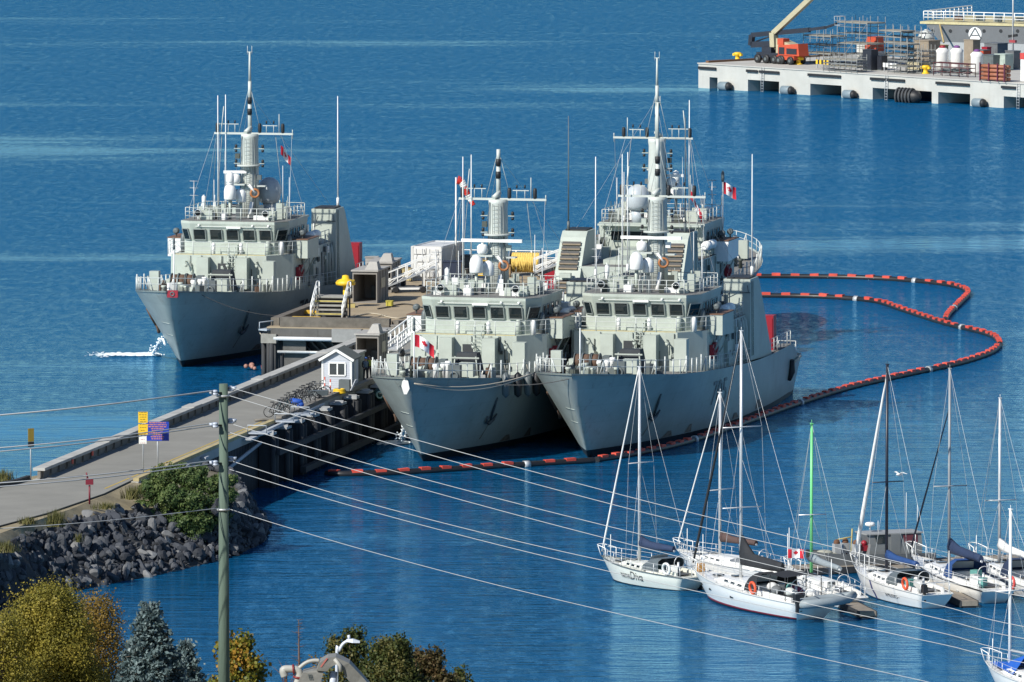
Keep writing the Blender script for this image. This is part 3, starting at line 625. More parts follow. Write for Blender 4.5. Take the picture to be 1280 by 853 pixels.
    for x, y, d in ((-2.4, 18.0, (.9, .6, .75)), (-1.2, 18.3, (.6, .6, .5)), (2.9, 18.2, (.65, .5, .75)), (3.2, 19.5, (.5, .5, 1.3)), (-3.2, 20, (.7, .7, .9)), (2.0, 18.6, (1.4, .5, .35)), (3.1, 21.3, (.8, 1.2, .9)), (-2.8, 22.0, (1.1, 1.2, .8))):
        c = MB(); c.box((x, y, Z+d[2]/2), d); c.bar((x, y, Z+d[2]), (x, y, Z+d[2]+.25), .06); c.build('equipment_box', NAVY if d[2] > .6 else WHITE, t)
    for x, y in ((-3.0, 17.35), (2.55, 17.3)):
        c = MB(); c.bar((x, y, Z), (x, y, Z+.45), .05); c.lathe([(.1, .22), (.26, .15), (.28, -.12), (.25, -.16)], (x, y, Z+.6), 12, 0, 'Y'); c.lathe([(.24, -.165), (.01, -.17)], (x, y, Z+.6), 12, 1, 'Y'); c.build('searchlight', [WHITE, GLASS], t)
    for x, y, h0, k in ((-.75, 18.9, 1.55, 1.0), (-.05, 19.7, 1.3, .85)):
        c = MB(); c.bar((x, y, Z), (x, y, Z+h0), .12, m=1); c.lathe([(.42*k, 0), (.5*k, .1), (.5*k, .75*k), (.42*k, 1.05*k), (.22*k, 1.25*k), (.02, 1.32*k)], (x, y, Z+h0), 14); c.build('satcom_dome', [WHITE, NAVY], t)
    if not radar_bar:
        c = MB(); c.bar((-.75, 18.9, Z+2.75), (-.75, 18.9, Z+3.0), .3); c.lathe([(.3, 0), (.33, .1), (.33, .5), (.25, .75), (.02, .9)], (-.75, 18.9, Z+2.95), 12); c.build('satcom_dome', WHITE, t)
    c = MB(); c.lathe([(.08, 0), (.1, .9), (.18, 1.3), (.18, 1.75), (.05, 1.9)], (-3.0, 19.2, Z), 10); c.build('sensor_post', WHITE, t)
    c = MB(); c.bar((-3.6, 18.4, Z), (-3.6, 18.4, Z+3.1), .05, .03)
    for zz in (1.9, 2.5, 3.05): c.bar((-3.95, 18.4, Z+zz), (-3.25, 18.4, Z+zz), .025, n=4)
    c.build('aerial', STEEL, t)
    c = MB(); c.tube([(.55, 20.0, Z), (.6, 20.2, Z+.6), (.7, 20.3, Z+1.3)], .16, 8); c.torus((.95, 20.3, Z+2.0), .32, .1, (.3, -1, .1), 14, 6, 1); c.bar((.5, 20.2, Z+2.7), (1.0, 20.3, Z+2.0), .1); c.build('gyro_stand', [WHITE, mat('orange brown ring', (.35, .14, .05), .6, .2)], t)
    # --- mast
    m = MB(); ym = 22.6
    m.loft([[(.85*cos(a)*k, ym+.95*sin(a)*k, z) for a in [2*pi*i/16 for i in range(16)]] for z, k in ((Z, .92), (12.5, .86), (16.2, .78), (16.5, .84), (16.8, .84))], 0, smooth=True)
    m.lathe([(.95, 0), (.95, .12)], (0, ym-.5, 14.2), 14); m.box((-.9, ym-.8, 12.75), (1.5, 1.0, .12)); m.box((.95, ym-.3, 12.6), (.9, .7, .1))
    mo = m.build('mast', MASTM, t)
    c = MB(); c.bar((-.25, ym-.5, 16.9), (.1, ym, 17.3), .18); hh = pole_top
    c.bar((0, ym, 16.9), (0, ym, 19.6), .17, .16, 8); c.bar((0, ym, 19.5), (0, ym, min(21, hh)), .14, .14, 8)
    if hh > 21: c.bar((0, ym, 21), (0, ym, hh), .11, .07, 8); c.bar((-.22, ym, hh), (.22, ym, hh), .03); c.bar((-.18, ym, hh-.2), (-.18, ym, hh+.5), .02, n=4); c.bar((.18, ym, hh-.2), (.18, ym, hh+.5), .02, n=4)
    for zz in (18.3, 19.2): c.lathe([(.18, 0), (.2, .3), (.18, .5)], (0, ym-.05, zz), 9, 1)
    for q in (-1, 1): c.bar((q*.9, ym, 16.9), (0, ym, min(20.8, hh)), .018, n=4)
    c.build('pole_mast', [MASTM, BLACK], mo)
    c = MB(); ya = ym-.15; c.beam((-2.9, ya, 16.8), (3.6, ya, 16.8), .14, .16); c.beam((-2.6, ya, 17.55), (-.9, ya, 17.55), .06, .06); c.beam((1.1, ya, 17.45), (2.3, ya, 17.45), .06, .06)
    for x, hh2, rr in ((-1.75, .8, .03), (-2.3, .8, .03), (-1.2, .8, .03), (1.4, .7, .03), (2.0, .7, .03), (3.55, .35, .04), (2.45, 1.6, .035)): c.bar((x, ya, 16.8), (x, ya, 16.8+hh2), rr, n=5)
    c.bar((3.55, ya, 16.45), (3.55, ya, 17.15), .03, n=4)
    for x in (-2.65, .85, 2.75): c.lathe([(.12, 0), (.15, .1), (.15, .6), (.1, .75)], (x, ya, 16.88), 8, 1)
    for x in (-1.75, -1.2, 1.4, 2.0): c.lathe([(.06, 0), (.07, .25)], (x, ya, 17.6), 6, 1)
    c.bar((-2.2, ya-.5, 17.0), (-2.0, ya-.5, 19.0), .04, n=5); c.build('yardarm', [MASTM, BLACK], mo)
    for z in (15.6, 14.4):
        for q in (-1, 1): c = MB(); c.box((q*1.0, ym-.2, z), (.5, .3, .05)); c.lathe([(.1, 0), (.12, .22), (.03, .3)], (q*1.1, ym-.2, z+.03), 8, 1); c.lathe([(.1, 0), (.12, .2)], (q*1.1, ym-.2, z-.3), 8, 1); c.build('mast_lamp', [NAVY, BLACK], mo)
    c = MB(); c.lathe([(.25, 0), (.4, .15), (.4, .6), (.25, .75)], (-.95, ym-1.0, 12.82), 10)
    if radar_bar: c.beam((-2.5, ym-1.0, 13.85), (2.0, ym-1.0, 13.85), .3, .22); c.bar((-.95, ym-1, 13.5), (-.95, ym-1, 13.85), .1)
    else: c.beam((-1.9, ym-1.2, 13.75), (-.1, ym-.8, 13.75), .3, .22); c.bar((-.95, ym-1, 13.5), (-.95, ym-1, 13.75), .1)
    c.build('navigation_radar', WHITE, mo)
    if radome:
        c = MB(); c.lathe([(.5, 0), (.55, 1.0)], (1.25, 24.0, Z), 14); c.lathe([(.7, .0), (.9, .35), (.98, .85), (.92, 1.35), (.7, 1.75), (.35, 2.0), (.02, 2.05)], (1.25, 24.0, Z+1.0), 18); c.build('radome', mat('pale blue grey radome', (.40, .44, .47), .4, .05), t)
    for x, y, z, hgt, rr, mm in ((-2.55, 22.2, Z, 9.7, .055, WHITE), (-2.15, 22.9, Z, 5.2, .03, STEEL), (2.4, 23.9, Z, 4.0, .035, WHITE), (3.7, 20.7, Z, 3.3, .04, WHITE), (-1.9, 18.2, Z, 3.2, .035, WHITE), (-2.9, 24.0, Z, 7.4, .02, STEEL)):
        c = MB(); c.bar((x, y, z), (x, y, z+.5), rr*1.8, n=6); c.bar((x, y, z+.4), (x, y, z+hgt), rr, rr*.6, 5); c.build('whip_antenna', mm, t)
    c = MB()
    c.tube([(-3.3, ym+.6, Z+.9), (-2.7, ym, 16.8), (-2.3, ym, 16.8), (-2.9, ym+.6, Z+.9)], .015, 4); c.bar((-2.3, ym, 16.8), (2.1, ym, 16.8), .012, n=4); c.bar((2.1, ym, 16.8), (2.6, ym+.6, Z+.9), .015, n=4)
    c.build('halyard', ROPE, t)
    # --- aft bridge block, mast deck gear
    b = MB(); b.bx(-2.3, 2.3, 24.5, 29, H1+.02, 8.3); b.bx(-1.8, 1.8, 29, 34, H1+.02, 7.95); b.build('aft_house', NAVY, t)
    b = MB(); rails(b, [(-4.7, 24.6, H1), (-4.7, 30.4, H1)], 1.0); b.build('upper_deck_railing', RAILP, t); b = MB(); rails(b, [(4.7, 24.6, H1), (4.7, 30.4, H1)], 1.0); b.build('upper_deck_railing', RAILP, t)
    # --- small fittings all over: pipe runs, lockers, lamps, ladders, boxes
    rr = random.Random(int(stem[0]*13+900))
    DM = [NAVY, DKG, NAVY, mat('mid grey fitting', (.20, .225, .21), .6, .2), mat('dark olive fitting', (.06, .07, .06), .7, .2), WHITE]
    for k in range(26):
        x, y = rr.uniform(-3.7, 3.7), rr.uniform(17.6, 24); w_, d_, h_ = rr.uniform(.15, .5), rr.uniform(.15, .5), rr.uniform(.25, 1.25)
        if abs(x) < 1.0 and y > 21.4: continue
        c = MB(); c.box((x, y, Z+h_/2), (w_, d_, h_), rr.uniform(0, .4)); c.bar((x, y, Z+h_), (x, y, Z+h_+rr.uniform(.1, .9)), .025, n=5); c.build('roof_fitting', rr.choice(DM), t)
    for k in range(18):
        x = rr.uniform(-4.2, 2.9); z0_ = rr.uniform(5.2, 6.8); c = MB(); c.bar((x, 15.13, z0_), (x, 15.12, z0_+rr.uniform(.4, 1.6) if z0_ < 6 else 7.5), .035, n=5); c.box((x+.1, 15.1, z0_), (.18, .16, .24)); c.build('wall_fitting', rr.choice(DM[1:5]), t)
    for side in (1, -1):
        for k in range(16):
            s_ = rr.uniform(17.8, 31); z_ = rr.uniform(4.6, 7.2); c = MB(); c.box((side*4.93, s_, z_), (.16, rr.uniform(.15, .6), rr.uniform(.15, .7))); c.bar((side*4.9, s_, z_), (side*4.9, s_, 7.5), .03, n=5); c.build('wall_fitting', rr.choice(DM), t)
    for k in range(26):
        y = rr.uniform(-3.5, 13.5); x = rr.uniform(-1, 1)*(halfb(y, 5)-1.0); h_ = rr.uniform(.25, .85); zz = zdeck(y)-.12; c = MB()
        if k % 3: c.box((x, y, zz+h_/2), (rr.uniform(.2, .7), rr.uniform(.2, .6), h_), rr.uniform(0, 1)); c.bar((x, y, zz+h_), (x+.1, y, zz+h_+.3), .05, n=5)
        else: c.lathe([(.18, 0), (.12, h_*.8), (.2, h_*.85), (.16, h_+.1)], (x, y, zz), 9)
        c.build('deck_fitting', rr.choice(DM+[RUST]), t)
    for k in range(14):
        y = rr.uniform(24.8, 30.5); x = rr.choice((-1, 1))*rr.uniform(2.5, 4.3); h_ = rr.uniform(.4, 1.6); c = MB(); c.box((x, y, H1+h_/2), (rr.uniform(.3, .9), rr.uniform(.3, .9), h_)); c.bar((x, y, H1+h_), (x, y, H1+h_+.8), .04, n=5); c.build('deck_fitting', rr.choice(DM), t)
    # after side of the bridge: overhanging deck edge, dark window strip, stairs
    c = MB(); c.bx(-3.3, 3.3, 24.503, 24.53, 8.75, 9.45); c.build('aft_window', GLASS, br)
    c = MB(); c.bx(-4.2, 4.2, 24.503, 25.5, 9.95, 10.1); c.build('overhang', NAVY, br)
    for x in (-3.6, 3.4):
        c = MB()
        for q in (-.3, .3): c.bar((x+q, 27.2, H1), (x+q, 25.0, 10.0), .04, n=5); c.bar((x+q, 27.2, H1+.9), (x+q, 25.0, 10.9), .03, n=5)
        for q in range(8): c.box((x, 27.1-q*.27, H1+.2+q*.3), (.6, .2, .04))
        c.build('inclined_ladder', NAVY, t)
    c = MB()
    for q in (-.22, .22): c.bar((q, ym-1.0, Z), (q, ym-.85, 16.5), .025, n=4)
    for q in range(20): c.bar((-.22, ym-1.0, Z+.3+q*.31), (.22, ym-1.0, Z+.3+q*.31), .018, n=4)
    c.build('mast_ladder', DM[3], mo)
    c = MB(); c.tube([(.6, ym-.75, Z), (.62, ym-.7, 13), (.5, ym-.7, 16.6)], .05, 5); c.build('cable_run', DKG, mo)
    c = MB(); c.tube([(-.66, ym-.72, Z), (-.6, ym-.7, 13.5), (-.5, ym-.65, 16.6)], .04, 5); c.build('cable_run', DKG, mo)
    for z_, q in ((13.3, 1), (15.0, -1), (12.1, -1)): c = MB(); c.box((q*.9, ym-.5, z_), (.35, .3, .4)); c.build('mast_fitting', rr.choice(DM[1:]), mo)
    for q, (a_, b_) in enumerate((((-2.9, ya, 16.8), (-3.9, 18.2, Z+1)), ((3.5, ya, 16.8), (4.0, 19.5, Z+1)), ((2.6, ya, 16.8), (4.0, 23.8, Z+1)), ((-2.7, ya, 16.8), (-4.0, 23.8, Z+1)), ((0, ym, 20), (4.2, 33, 10.3)), ((0, ym, 19.4), (-4.2, 33, 10.3)))):
        c = MB(); c.bar(a_, b_, .013, n=4, cap=False); c.build('stay_wire', STEEL, mo)
    # --- funnels
    for side in (1, -1):
        b = MB(); xi, xo = side*3.1, side*5.2
        b.loft([[(xi, 30.6, 4.2), (xo, 30.6, 4.2), (xo, 38.6, 3.9), (xi, 38.6, 3.9)][::side], [(xi, 31.0, 9.7), (xo*.985, 31.0, 9.7), (xo*.985, 34.4, 9.7), (xi, 34.4, 9.7)][::side], [(xi, 31.0, 10.15), (xo*.985, 31.0, 10.15), (xo*.985, 33.8, 10.15), (xi, 33.8, 10.15)][::side]], 0)
        b.bx(side*3.3, side*4.95, 31.2, 33.6, 10.15, 10.27, 1); fn = b.build('funnel', [NAVY, BLACK], t)
        for z, s0, hh in ((8.2, 35.75, 1.75), (6.0, 37.1, .9)):
            c = MB()
            for k in range(int(hh/.35)+1):
                zz = z-hh/2+k*.36; ss = 34.4+(9.7-zz)*.724; c.box((side*4.15, ss+.06, zz), (1.5, .25, .12), 0, 0, rx=.5); c.box((side*4.15, ss+.02, zz+.17), (1.5, .05, .2), 0, 1, rx=.5)
            c.build('louvre', [mat('soot brown louvre', (.2, .16, .11), .8, .25), BLACK], fn)
        c = MB()
        for q in (0, .5): c.bar((xo+side*.02, 31.3+q, 4.5), (xo*.985+side*.03, 31.4+q, 10.0), .03, n=4)
        for k in range(16): c.bar((xo+side*.02, 31.3, 4.9+k*.33), (xo+side*.02, 31.85, 4.9+k*.33), .022, n=4)
        c.build('ladder', NAVY, fn)
        c = MB(); c.box((side*4.15, 37.0, 6.9), (.9, .5, .35)); c.build('exhaust_outlet', NAVY, fn)
        c = MB(); c.lathe([(.28, 0), (.28, .05)], (side*5.06, 33.2, 8.7), 12, 0, 'X'); c.build('funnel_badge', mat('red brown badge', (.25, .06, .04), .6, .2), fn)
        c = MB(); x, y = side*4.7, 33.6; c.bar((x, y, 10.2), (x, y, 10.9), .11, n=6); c.bar((x, y, 10.8), (x, y, 19.2), .055, .03, 6); c.build('whip_antenna', WHITE if number != '706' else DKG, t)
        c = MB(); c.bar((side*3.3, 31.0, 8.6), (side*3.8, 30.4, 9.6), .03, n=4); c.bar((side*4.9, 31, 9.7), (side*5.1, 30.5, 9.2), .03, n=4); c.bar((side*4.4, 30.9, 9.2), (side*5.2, 30.6, 9.2), .04, n=4); c.build('lamp_bracket', DKG, fn)
    # --- quarterdeck
    b = MB(); b.bx(-5.0, 5.0, 38.6, 46.8, 3.98, 4.02); b.build('sweep_deck', DECK, t)
    b = MB()
    for side in (1, -1): rails(b, [(side*5.05, 38.8, 4.05), (side*4.95, 46.6, 4.05)], 1.0); rails(b, [(side*4.8, 47.2, 3.05), (side*4.7, 49.8, 3.05)], .5)
    rails(b, [(-4.7, 49.8, 3.05), (4.7, 49.8, 3.05)], .9); b.build('stern_railing', RAILP, t)
    for x in (4.3, -4.3):
        b = MB(); b.bx(x-.45, x+.45, 41.2, 42.3, 4.02, 6.6); b.bx(x-.38, x+.38, 41.15, 41.197, 4.2, 6.4); b.build('red_locker', RED, t)
        b = MB(); b.bar((x-.7, 41.3, 4.0), (x-.7, 41.3, 5.5), .12); b.lathe([(.1, 0), (.25, .12), (.25, .35), (.1, .5)], (x-.7, 41.3, 5.4), 9); b.build('davit_post', WHITE, t)
    b = MB(); b.torus((4.3, 48.5, 3.5), .36, .1, (0, .3, 1), 14, 6); b.build('lifebuoy', BUOY, t)
    b = MB(); b.bx(-2, 2, 41, 44.5, 4.02, 5.4); b.bar((-1.2, 42.5, 5.9), (1.2, 42.5, 5.9), .6, n=12); b.build('sweep_winch', NAVY, t)
    b = MB(); b.bx(4.62, 4.75, 47.1, 49.9, 3.05, 3.55); b.bx(-4.75, -4.62, 47.1, 49.9, 3.05, 3.55); b.build('stern_bulwark', WHITE, t)
    b = MB(); b.tube([on_hull(45.6, 2.9, 1, .12), on_hull(45.8, 2.0, 1, .15), on_hull(45.4, 1.4, 1, .12)], [.2, .3, .14], 7); b.tube([on_hull(46.5, 2.6, 1, .15), on_hull(48.8, 2.9, 1, .15)], .1, 6, 1); b.build('hull_fender', [BLACK, mat('pale fender wood', (.5, .45, .35), .7, .2)], t)
    return t
WINF = mat('window frame grey', (.22, .25, .24), .5, .1)
PH = radians(13.4)
S2 = at(529, 577, 0); S5 = at(735, 572, 0); S7 = at(228, 459, 0)
w7 = warship('grey warship alone left of the jetty, water jetting from its bow', S7, radians(11.9), '700', BLACK, 23.35, radome=True, red_bow=True)
w2 = warship('grey warship in the middle with a maple leaf flag at its bow and shortest mast', S2, PH, None, None, 20.4, crest=True, radar_bar=True)
w5 = warship('grey warship with 705 on its hull lying behind the sailboat masts', S5, PH, '705', mat('hull number grey', (.13, .16, .17), .5, .1), 23.6, radar_bar=True)
w4 = warship('grey warship seen from astern with brown funnel louvres, behind the one marked 705', (16.8, 725.5, 0), PH+pi, '706', DKG, 23.2, radome=True)
# ================================================================== CONTAINMENT BOOM
BOOMB = mat('wet black boom fabric', (.014, .014, .016), .45, .3)
def boom(label, px, start=.4):
    pts = smoothpts([at(x, y, .14) for x, y in px], 14); o = pts[0].copy()
    t = T('oil_boom', label, 'oil boom', (o.x, o.y, 0), 0, 'floating oil booms round the warships')
    m = MB(); R = [p-Vector((o.x, o.y, 0)) for p in pts]; m.tube(R, .24, 8); m.build('boom_tube', BOOMB, t)
    D = [0]
    for a, b in zip(R, R[1:]): D.append(D[-1]+(b-a).length)
    def P(d):
        k = next((i for i in range(len(D)-1) if D[i+1] >= d), len(D)-2); return R[k].lerp(R[k+1], (d-D[k])/max(1e-6, D[k+1]-D[k]))
    d = start; k = 0
    while d+.9 < D[-1] and k < 100:
        a, b = P(d), P(d+.9)
        if k % 17 == 9: c = MB(); c.bar(a, a.lerp(b, .5), .3, n=8); c.build('boom_coupling', STEEL, t)
        else: c = MB(); q = a.lerp(b, .84); z = Vector((0, 0, .17)); c.beam(a+z+Vector((0, 0, .03*sin(k*1.7))), q+z+Vector((0, 0, .03*sin(k*2.3))), .40, .24); c.build('float', ORANGE, t)
        d += 1.68; k += 1
boom('short oil boom crossing the water under the bows of the two nearest warships', [(408, 591.5), (430, 593), (500, 591), (580, 586), (660, 581), (728, 577), (742, 576)])
boom('long oil boom from the 705 hull out to the rounded corner', [(746, 575), (790, 568), (850, 555), (915, 534), (990, 507), (1060, 485), (1130, 469), (1195, 455), (1235, 442), (1249, 432)])
boom('inner oil boom running back from the rounded corner towards the funnel', [(1250, 431), (1244, 422), (1225, 415), (1180, 404), (1130, 388), (1095, 377), (1040, 372), (1000, 370.5), (945, 370)])
boom('outer oil boom with a kinked end near the top of the loop', [(935, 346), (990, 346), (1060, 347), (1110, 349), (1160, 353), (1195, 358), (1210, 366), (1200, 378), (1186, 392), (1181, 401)])
# water pumped overboard from the bows
def jet(label, a, b, spread):
    t = T('water_jet', label, 'water jet', b); A = Vector(a)-Vector(b); m = MB(); pts = [A.lerp(Vector((0, 0, 0)), k/8)+Vector((0, 0, .9*sin(pi*(k/8)**.7)*(1-k/8))) for k in range(9)]
    m.tube(pts, [.08, .09, .1, .11, .13, .14, .15, .16, .16], 8); r = random.Random(3)
    for i in range(110): k = r.randrange(2, 9); q = pts[k]; m.sph((q.x+r.gauss(0, .12+.03*k), q.y+r.gauss(0, .12), max(.05, q.z+r.gauss(0, .1+.02*k))), r.uniform(.025, .07), 6)
    o = m.build('falling_water', FOAM, t)
    m = MB()
    for i in range(spread[2]):
        q = r.random()**1.5; x = -q*spread[0]+r.gauss(0, .2); y = r.gauss(0, .35+q*spread[1]); s = r.uniform(.08, .3)*(1.1-q); m.sph((x, y, .0), s, 7, 0, (1.8, 1.6, .28))
    f = m.build('foam', FOAM, None, Vector(b)); f['kind'] = 'stuff'; f['label'] = 'white foam spreading on the water where the pumped jet lands'
jet('white jet of water arching from the bow of the leftmost warship', at(206, 431, 1.6), at(190, 443, .05), (5.0, .6, 420))
jet('short splash of pumped water beside the middle warship bow', at(508, 541, 1.3), at(500, 553, .05), (1.6, .7, 110))
# ================================================================== SAILING BOATS
SAILB = mat('black sail cover', (.016, .018, .022), .8, .2); SAILN = mat('navy sail cover', (.015, .03, .075), .8, .2); SAILW = mat('white sail cover', (.72, .72, .7), .7, .08)
BLUEC = mat('blue canvas', (.012, .05, .17), .7, .2); BRNC = mat('brown sail cover', (.075, .045, .04), .8, .2); BRIGHTB = mat('bright blue tarp', (.012, .09, .42), .5, .1); GREENM = mat('bright green mast paint', (.16, .58, .22), .4, .05)
DARKM = mat('dark navy mast', (.012, .016, .03), .4, .1); GREYM = mat('grey mast', (.26, .28, .3), .4, .1); TUBE = mat('grey inflatable tube', (.24, .28, .30), .5, .1)
GREYG = mat('boat grey deck', (.48, .49, .48), .6, .1)
def sail_hull(L, B, fb, stripe=None, antifoul=(.02, .03, .05)):
    "frame: y forward, x to starboard, z up from the waterline"
    mb = MB(); ks = [0, .04, .1, .18, .28, .4, .52, .64, .76, .87, .95, 1]; lv = [-.25, 0, .06, .14, .3, .55, .8, 1]
    def sec(k, sd):
        f = fb*(1.0-.30*k+.16*(1-k)**2) if True else fb
        bow = L/2; b = B/2*(1-(1-min(k/.62, 1))**2.1)*(1-.34*max(0, (k-.62)/.38)**1.6); out = []
        for t in lv:
            z = t*f if t > 0 else t*1.6; over = .13*L*(1-max(0, t))*(1-k)**3*1.0; ov2 = .06*L*(1-max(0, t))*k**6
            y = bow-L*k-over+ov2; w = b*(max(0, t+.25)/1.25)**.2 if t < 1 else b
            out.append((sd*w*(1 if t > .3 else .95), y, z))
        return out
    for sd in (1, -1):
        R = [sec(k, sd) for k in ks]; n = len(lv)
        for j in range(n-1):
            mi = 1 if lv[j+1] <= .06 else (2 if (stripe and lv[j+1] <= .14) else 0)
            mb.add([p for r in R for p in r], [(i*n+j, (i+1)*n+j, (i+1)*n+j+1, i*n+j+1) for i in range(len(ks)-1)], mi, True)
    n = len(lv); mb.add(sec(1, 1)+sec(1, -1), [(i, i+1, n+i+1, n+i) for i in range(n-1)], 0)
    a = [sec(k, 1)[-1] for k in ks]; b = [sec(k, -1)[-1] for k in ks]; z = lambda q: (q[0]*.97, q[1], q[2]-.03)
    mb.add([z(q) for q in a]+[z(q) for q in b], [(i, i+1, len(ks)+i+1, len(ks)+i) for i in range(len(ks)-1)], 0)
    for sd in (1, -1): mb.tube([(q[0]*1.0, q[1], q[2]+.02) for q in (a if sd > 0 else b)], .045, 5, 3)
    return mb, sec
def sailboat(label, bow, stern, B, fb, mast_px, mast_top, mmat, rail=None, stripe=None, cover=None, cover_h=.32, furl=None, name=None, dodger=None, buoy=None, spread=(.5,), hullm=None, dinghy=False, outboard=False, boom_len=.36, fin=False, wheel=True, hatch=True, cover_sag=False, dh=1.0, peak=.45, stays=True):
    bow, stern = Vector((bow.x, bow.y, 0)), Vector((stern.x, stern.y, 0)); c = (bow+stern)/2; d = bow-stern; L = d.length; rz = math.atan2(d.y, d.x)-pi/2
    t = T('sailboat', label, 'sailboat', c, rz, 'sailboats moored at the floating dock'); hm = hullm or GELW
    mb, sec = sail_hull(L, B, fb, stripe); mb.build('hull', [hm, BOOT, stripe or hm, rail or GREYG], t)
    zd = lambda k: sec(k, 1)[-1][2]; xd = lambda k: abs(sec(k, 1)[-1][0]); yd = lambda k: L/2-L*k
    inv = Matrix.Rotation(-rz, 4, 'Z')
    # cabin trunk, cockpit
    m = MB(); ks = (.27, .33, .45, .58, .62); hs = (.05, .30, .38, .42, .40)
    R = []
    for k, h in zip(ks, hs):
        w = xd(k)*.62; z = zd(k)-.04; y = yd(k); R.append([(-w, y, z), (-w*.86, y, z+h*.85), (-w*.5, y, z+h), (w*.5, y, z+h), (w*.86, y, z+h*.85), (w, y, z)])
    m.loft(R, 0); cab = m.build('cabin', hm, t)
    for sd in (1, -1):
        for k0 in (.37, .43, .49):
            w = MB(); p = lambda k, q: (sd*(xd(k)*.62*(1-.14*q)+.012), yd(k), zd(k)-.04+.36*.85*q); w.add([p(k0, .35), p(k0+.035, .35), p(k0+.035, .8), p(k0, .8)], [(0, 1, 2, 3)]); w.build('window', GLASS, cab, fix=False)
    m = MB()
    for sd in (1, -1): m.beam((sd*xd(.62)*.66, yd(.62), zd(.62)+.1), (sd*xd(.92)*.7, yd(.92), zd(.92)+.1), .14, .3)
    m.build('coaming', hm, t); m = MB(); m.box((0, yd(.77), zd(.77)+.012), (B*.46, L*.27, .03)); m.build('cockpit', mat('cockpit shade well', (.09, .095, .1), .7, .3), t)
    if hatch:
        for k in (.21, .36): m = MB(); m.box((0, yd(k), zd(k)+(.05 if k < .3 else .33)), (.55, .5, .08)); m.build('hatch', mat('tinted hatch', (.05, .06, .07), .2, .2), t)
    m = MB()
    for sd in (1, -1):
        P = [Vector((sd*xd(k)*.94, yd(k), zd(k))) for k in (.04, .14, .26, .38, .5, .62, .74, .86, .96)]
        for a, b in zip(P, P[1:]):
            for h in (.34, .64): m.bar(a+Vector((0, 0, h)), b+Vector((0, 0, h)), .012, n=4, cap=False)
        for p in P[1:-1]: m.bar(p, p+Vector((0, 0, .66)), .018, n=5)
    m.build('lifelines', ALU, t)
    m = MB(); z = zd(0); y = L/2
    m.tube([(-xd(.1)*.94, yd(.1), zd(.1)+.66), (-.3, y+.05, z+.72), (0, y+.3, z+.74), (.3, y+.05, z+.72), (xd(.1)*.94, yd(.1), zd(.1)+.66)], .026, 6)
    for x, q in ((-.28, 0), (.28, 0)): m.bar((x*.4, y-.1, z), (x, y+.05, z+.72), .024)
    for sd in (1, -1): m.bar((sd*xd(.1)*.94, yd(.1), zd(.1)), (sd*xd(.1)*.94, yd(.1), zd(.1)+.66), .024)
    m.build('pulpit', WHITE, t)
    m = MB(); k = .97; m.tube([(-xd(.88)*.94, yd(.88), zd(.88)+.66), (-xd(k)*.9, yd(k), zd(k)+.68), (xd(k)*.9, yd(k), zd(k)+.68), (xd(.88)*.94, yd(.88), zd(.88)+.66)], .026, 6)
    for x in (-.9, 0, .9): m.bar((x*xd(k), yd(k), zd(k)), (x*xd(k), yd(k), zd(k)+.68), .022)
    m.build('pushpit', ALU, t)
    # rig
    def colpx(y): w = Matrix.Rotation(rz, 4, 'Z') @ Vector((0, y, zd(.4)))+c; return proj(w)[0]
    my = min((L/2-L*k/200 for k in range(40, 125)), key=lambda y: abs(colpx(y)-mast_px[0])); mx = 0.0
    Yw = (Matrix.Rotation(rz, 4, 'Z') @ Vector((mx, my, 0))+c).y; zt = atd(mast_top[0], mast_top[1], Yw).z
    m = MB(); m.bar((mx, my, zd(.4)), (mx, my, zt), .10, .085, 9); m.bar((mx, my, zt), (mx, my, zt+.25), .015); m.box((mx, my, zt+.02), (.12, .35, .05)); ms = m.build('mast', mmat, t)
    for f in spread:
        m = MB(); zz = zd(.4)+(zt-zd(.4))*f; m.bar((mx-B*.34, my-.15, zz), (mx+B*.34, my-.15, zz), .035, n=6); m.build('spreader', mmat if mmat is not GREENM else ALU, ms)
    m = MB(); zb = zd(.5)+1.25; bl = L*boom_len; by = my-.15; m.bar((mx, by, zb), (mx, by-bl, zb-.02), .075, n=8)
    bo = m.build('boom', ALU if cover is not SAILB else SAILB, t)
    if cover:
        m = MB(); R = []
        for q in range(8):
            f = q/7; h = cover_h*(1-.3*f)+(peak*cover_h*max(0, 1-f*4)); w = .22*(1-.25*f); y = by-.02-bl*f*.98; z0 = zb-.08; sag = .06*sin(f*9)
            R.append([(mx-w*.6, y, z0), (mx-w, y, z0+h*.4+sag), (mx-w*.4, y, z0+h), (mx+w*.4, y, z0+h), (mx+w, y, z0+h*.4+sag), (mx+w*.6, y, z0)])
        m.loft(R, 0, smooth=True)
        if cover_sag: m.loft([[(mx-.12, by-.3-bl*f, zb-.1-.25*sin(f*8)**2), (mx+.12, by-.3-bl*f, zb-.1-.25*sin(f*8)**2), (mx+.1, by-.3-bl*f, zb-.02), (mx-.1, by-.3-bl*f, zb-.02)] for f in [i/10 for i in range(10)]], 1)
        m.build('sail_cover', [cover, SAILW], bo)
        for q in (.3, .6): pass
    if furl:
        m = MB(); a = Vector((0, L/2-.05, zd(0)+.3)); b = Vector((mx, my+.1, zt-.5 if furl[1] > .99 else zd(.4)+(zt-zd(.4))*furl[1])); m.tube([a, a.lerp(b, .06), a.lerp(b, .3), a.lerp(b, .9), b], [.05, furl[2], furl[2], furl[2]*.6, .03], 8); m.build('furled_jib', furl[0], t)
    m = MB()
    if not furl: m.bar((0, L/2-.05, zd(0)), (mx, my, zt), .013, n=4, cap=False)
    m.bar((0, -L/2+.1, zd(1)), (mx, my, zt), .012, n=4, cap=False); sp = zd(.4)+(zt-zd(.4))*spread[-1]
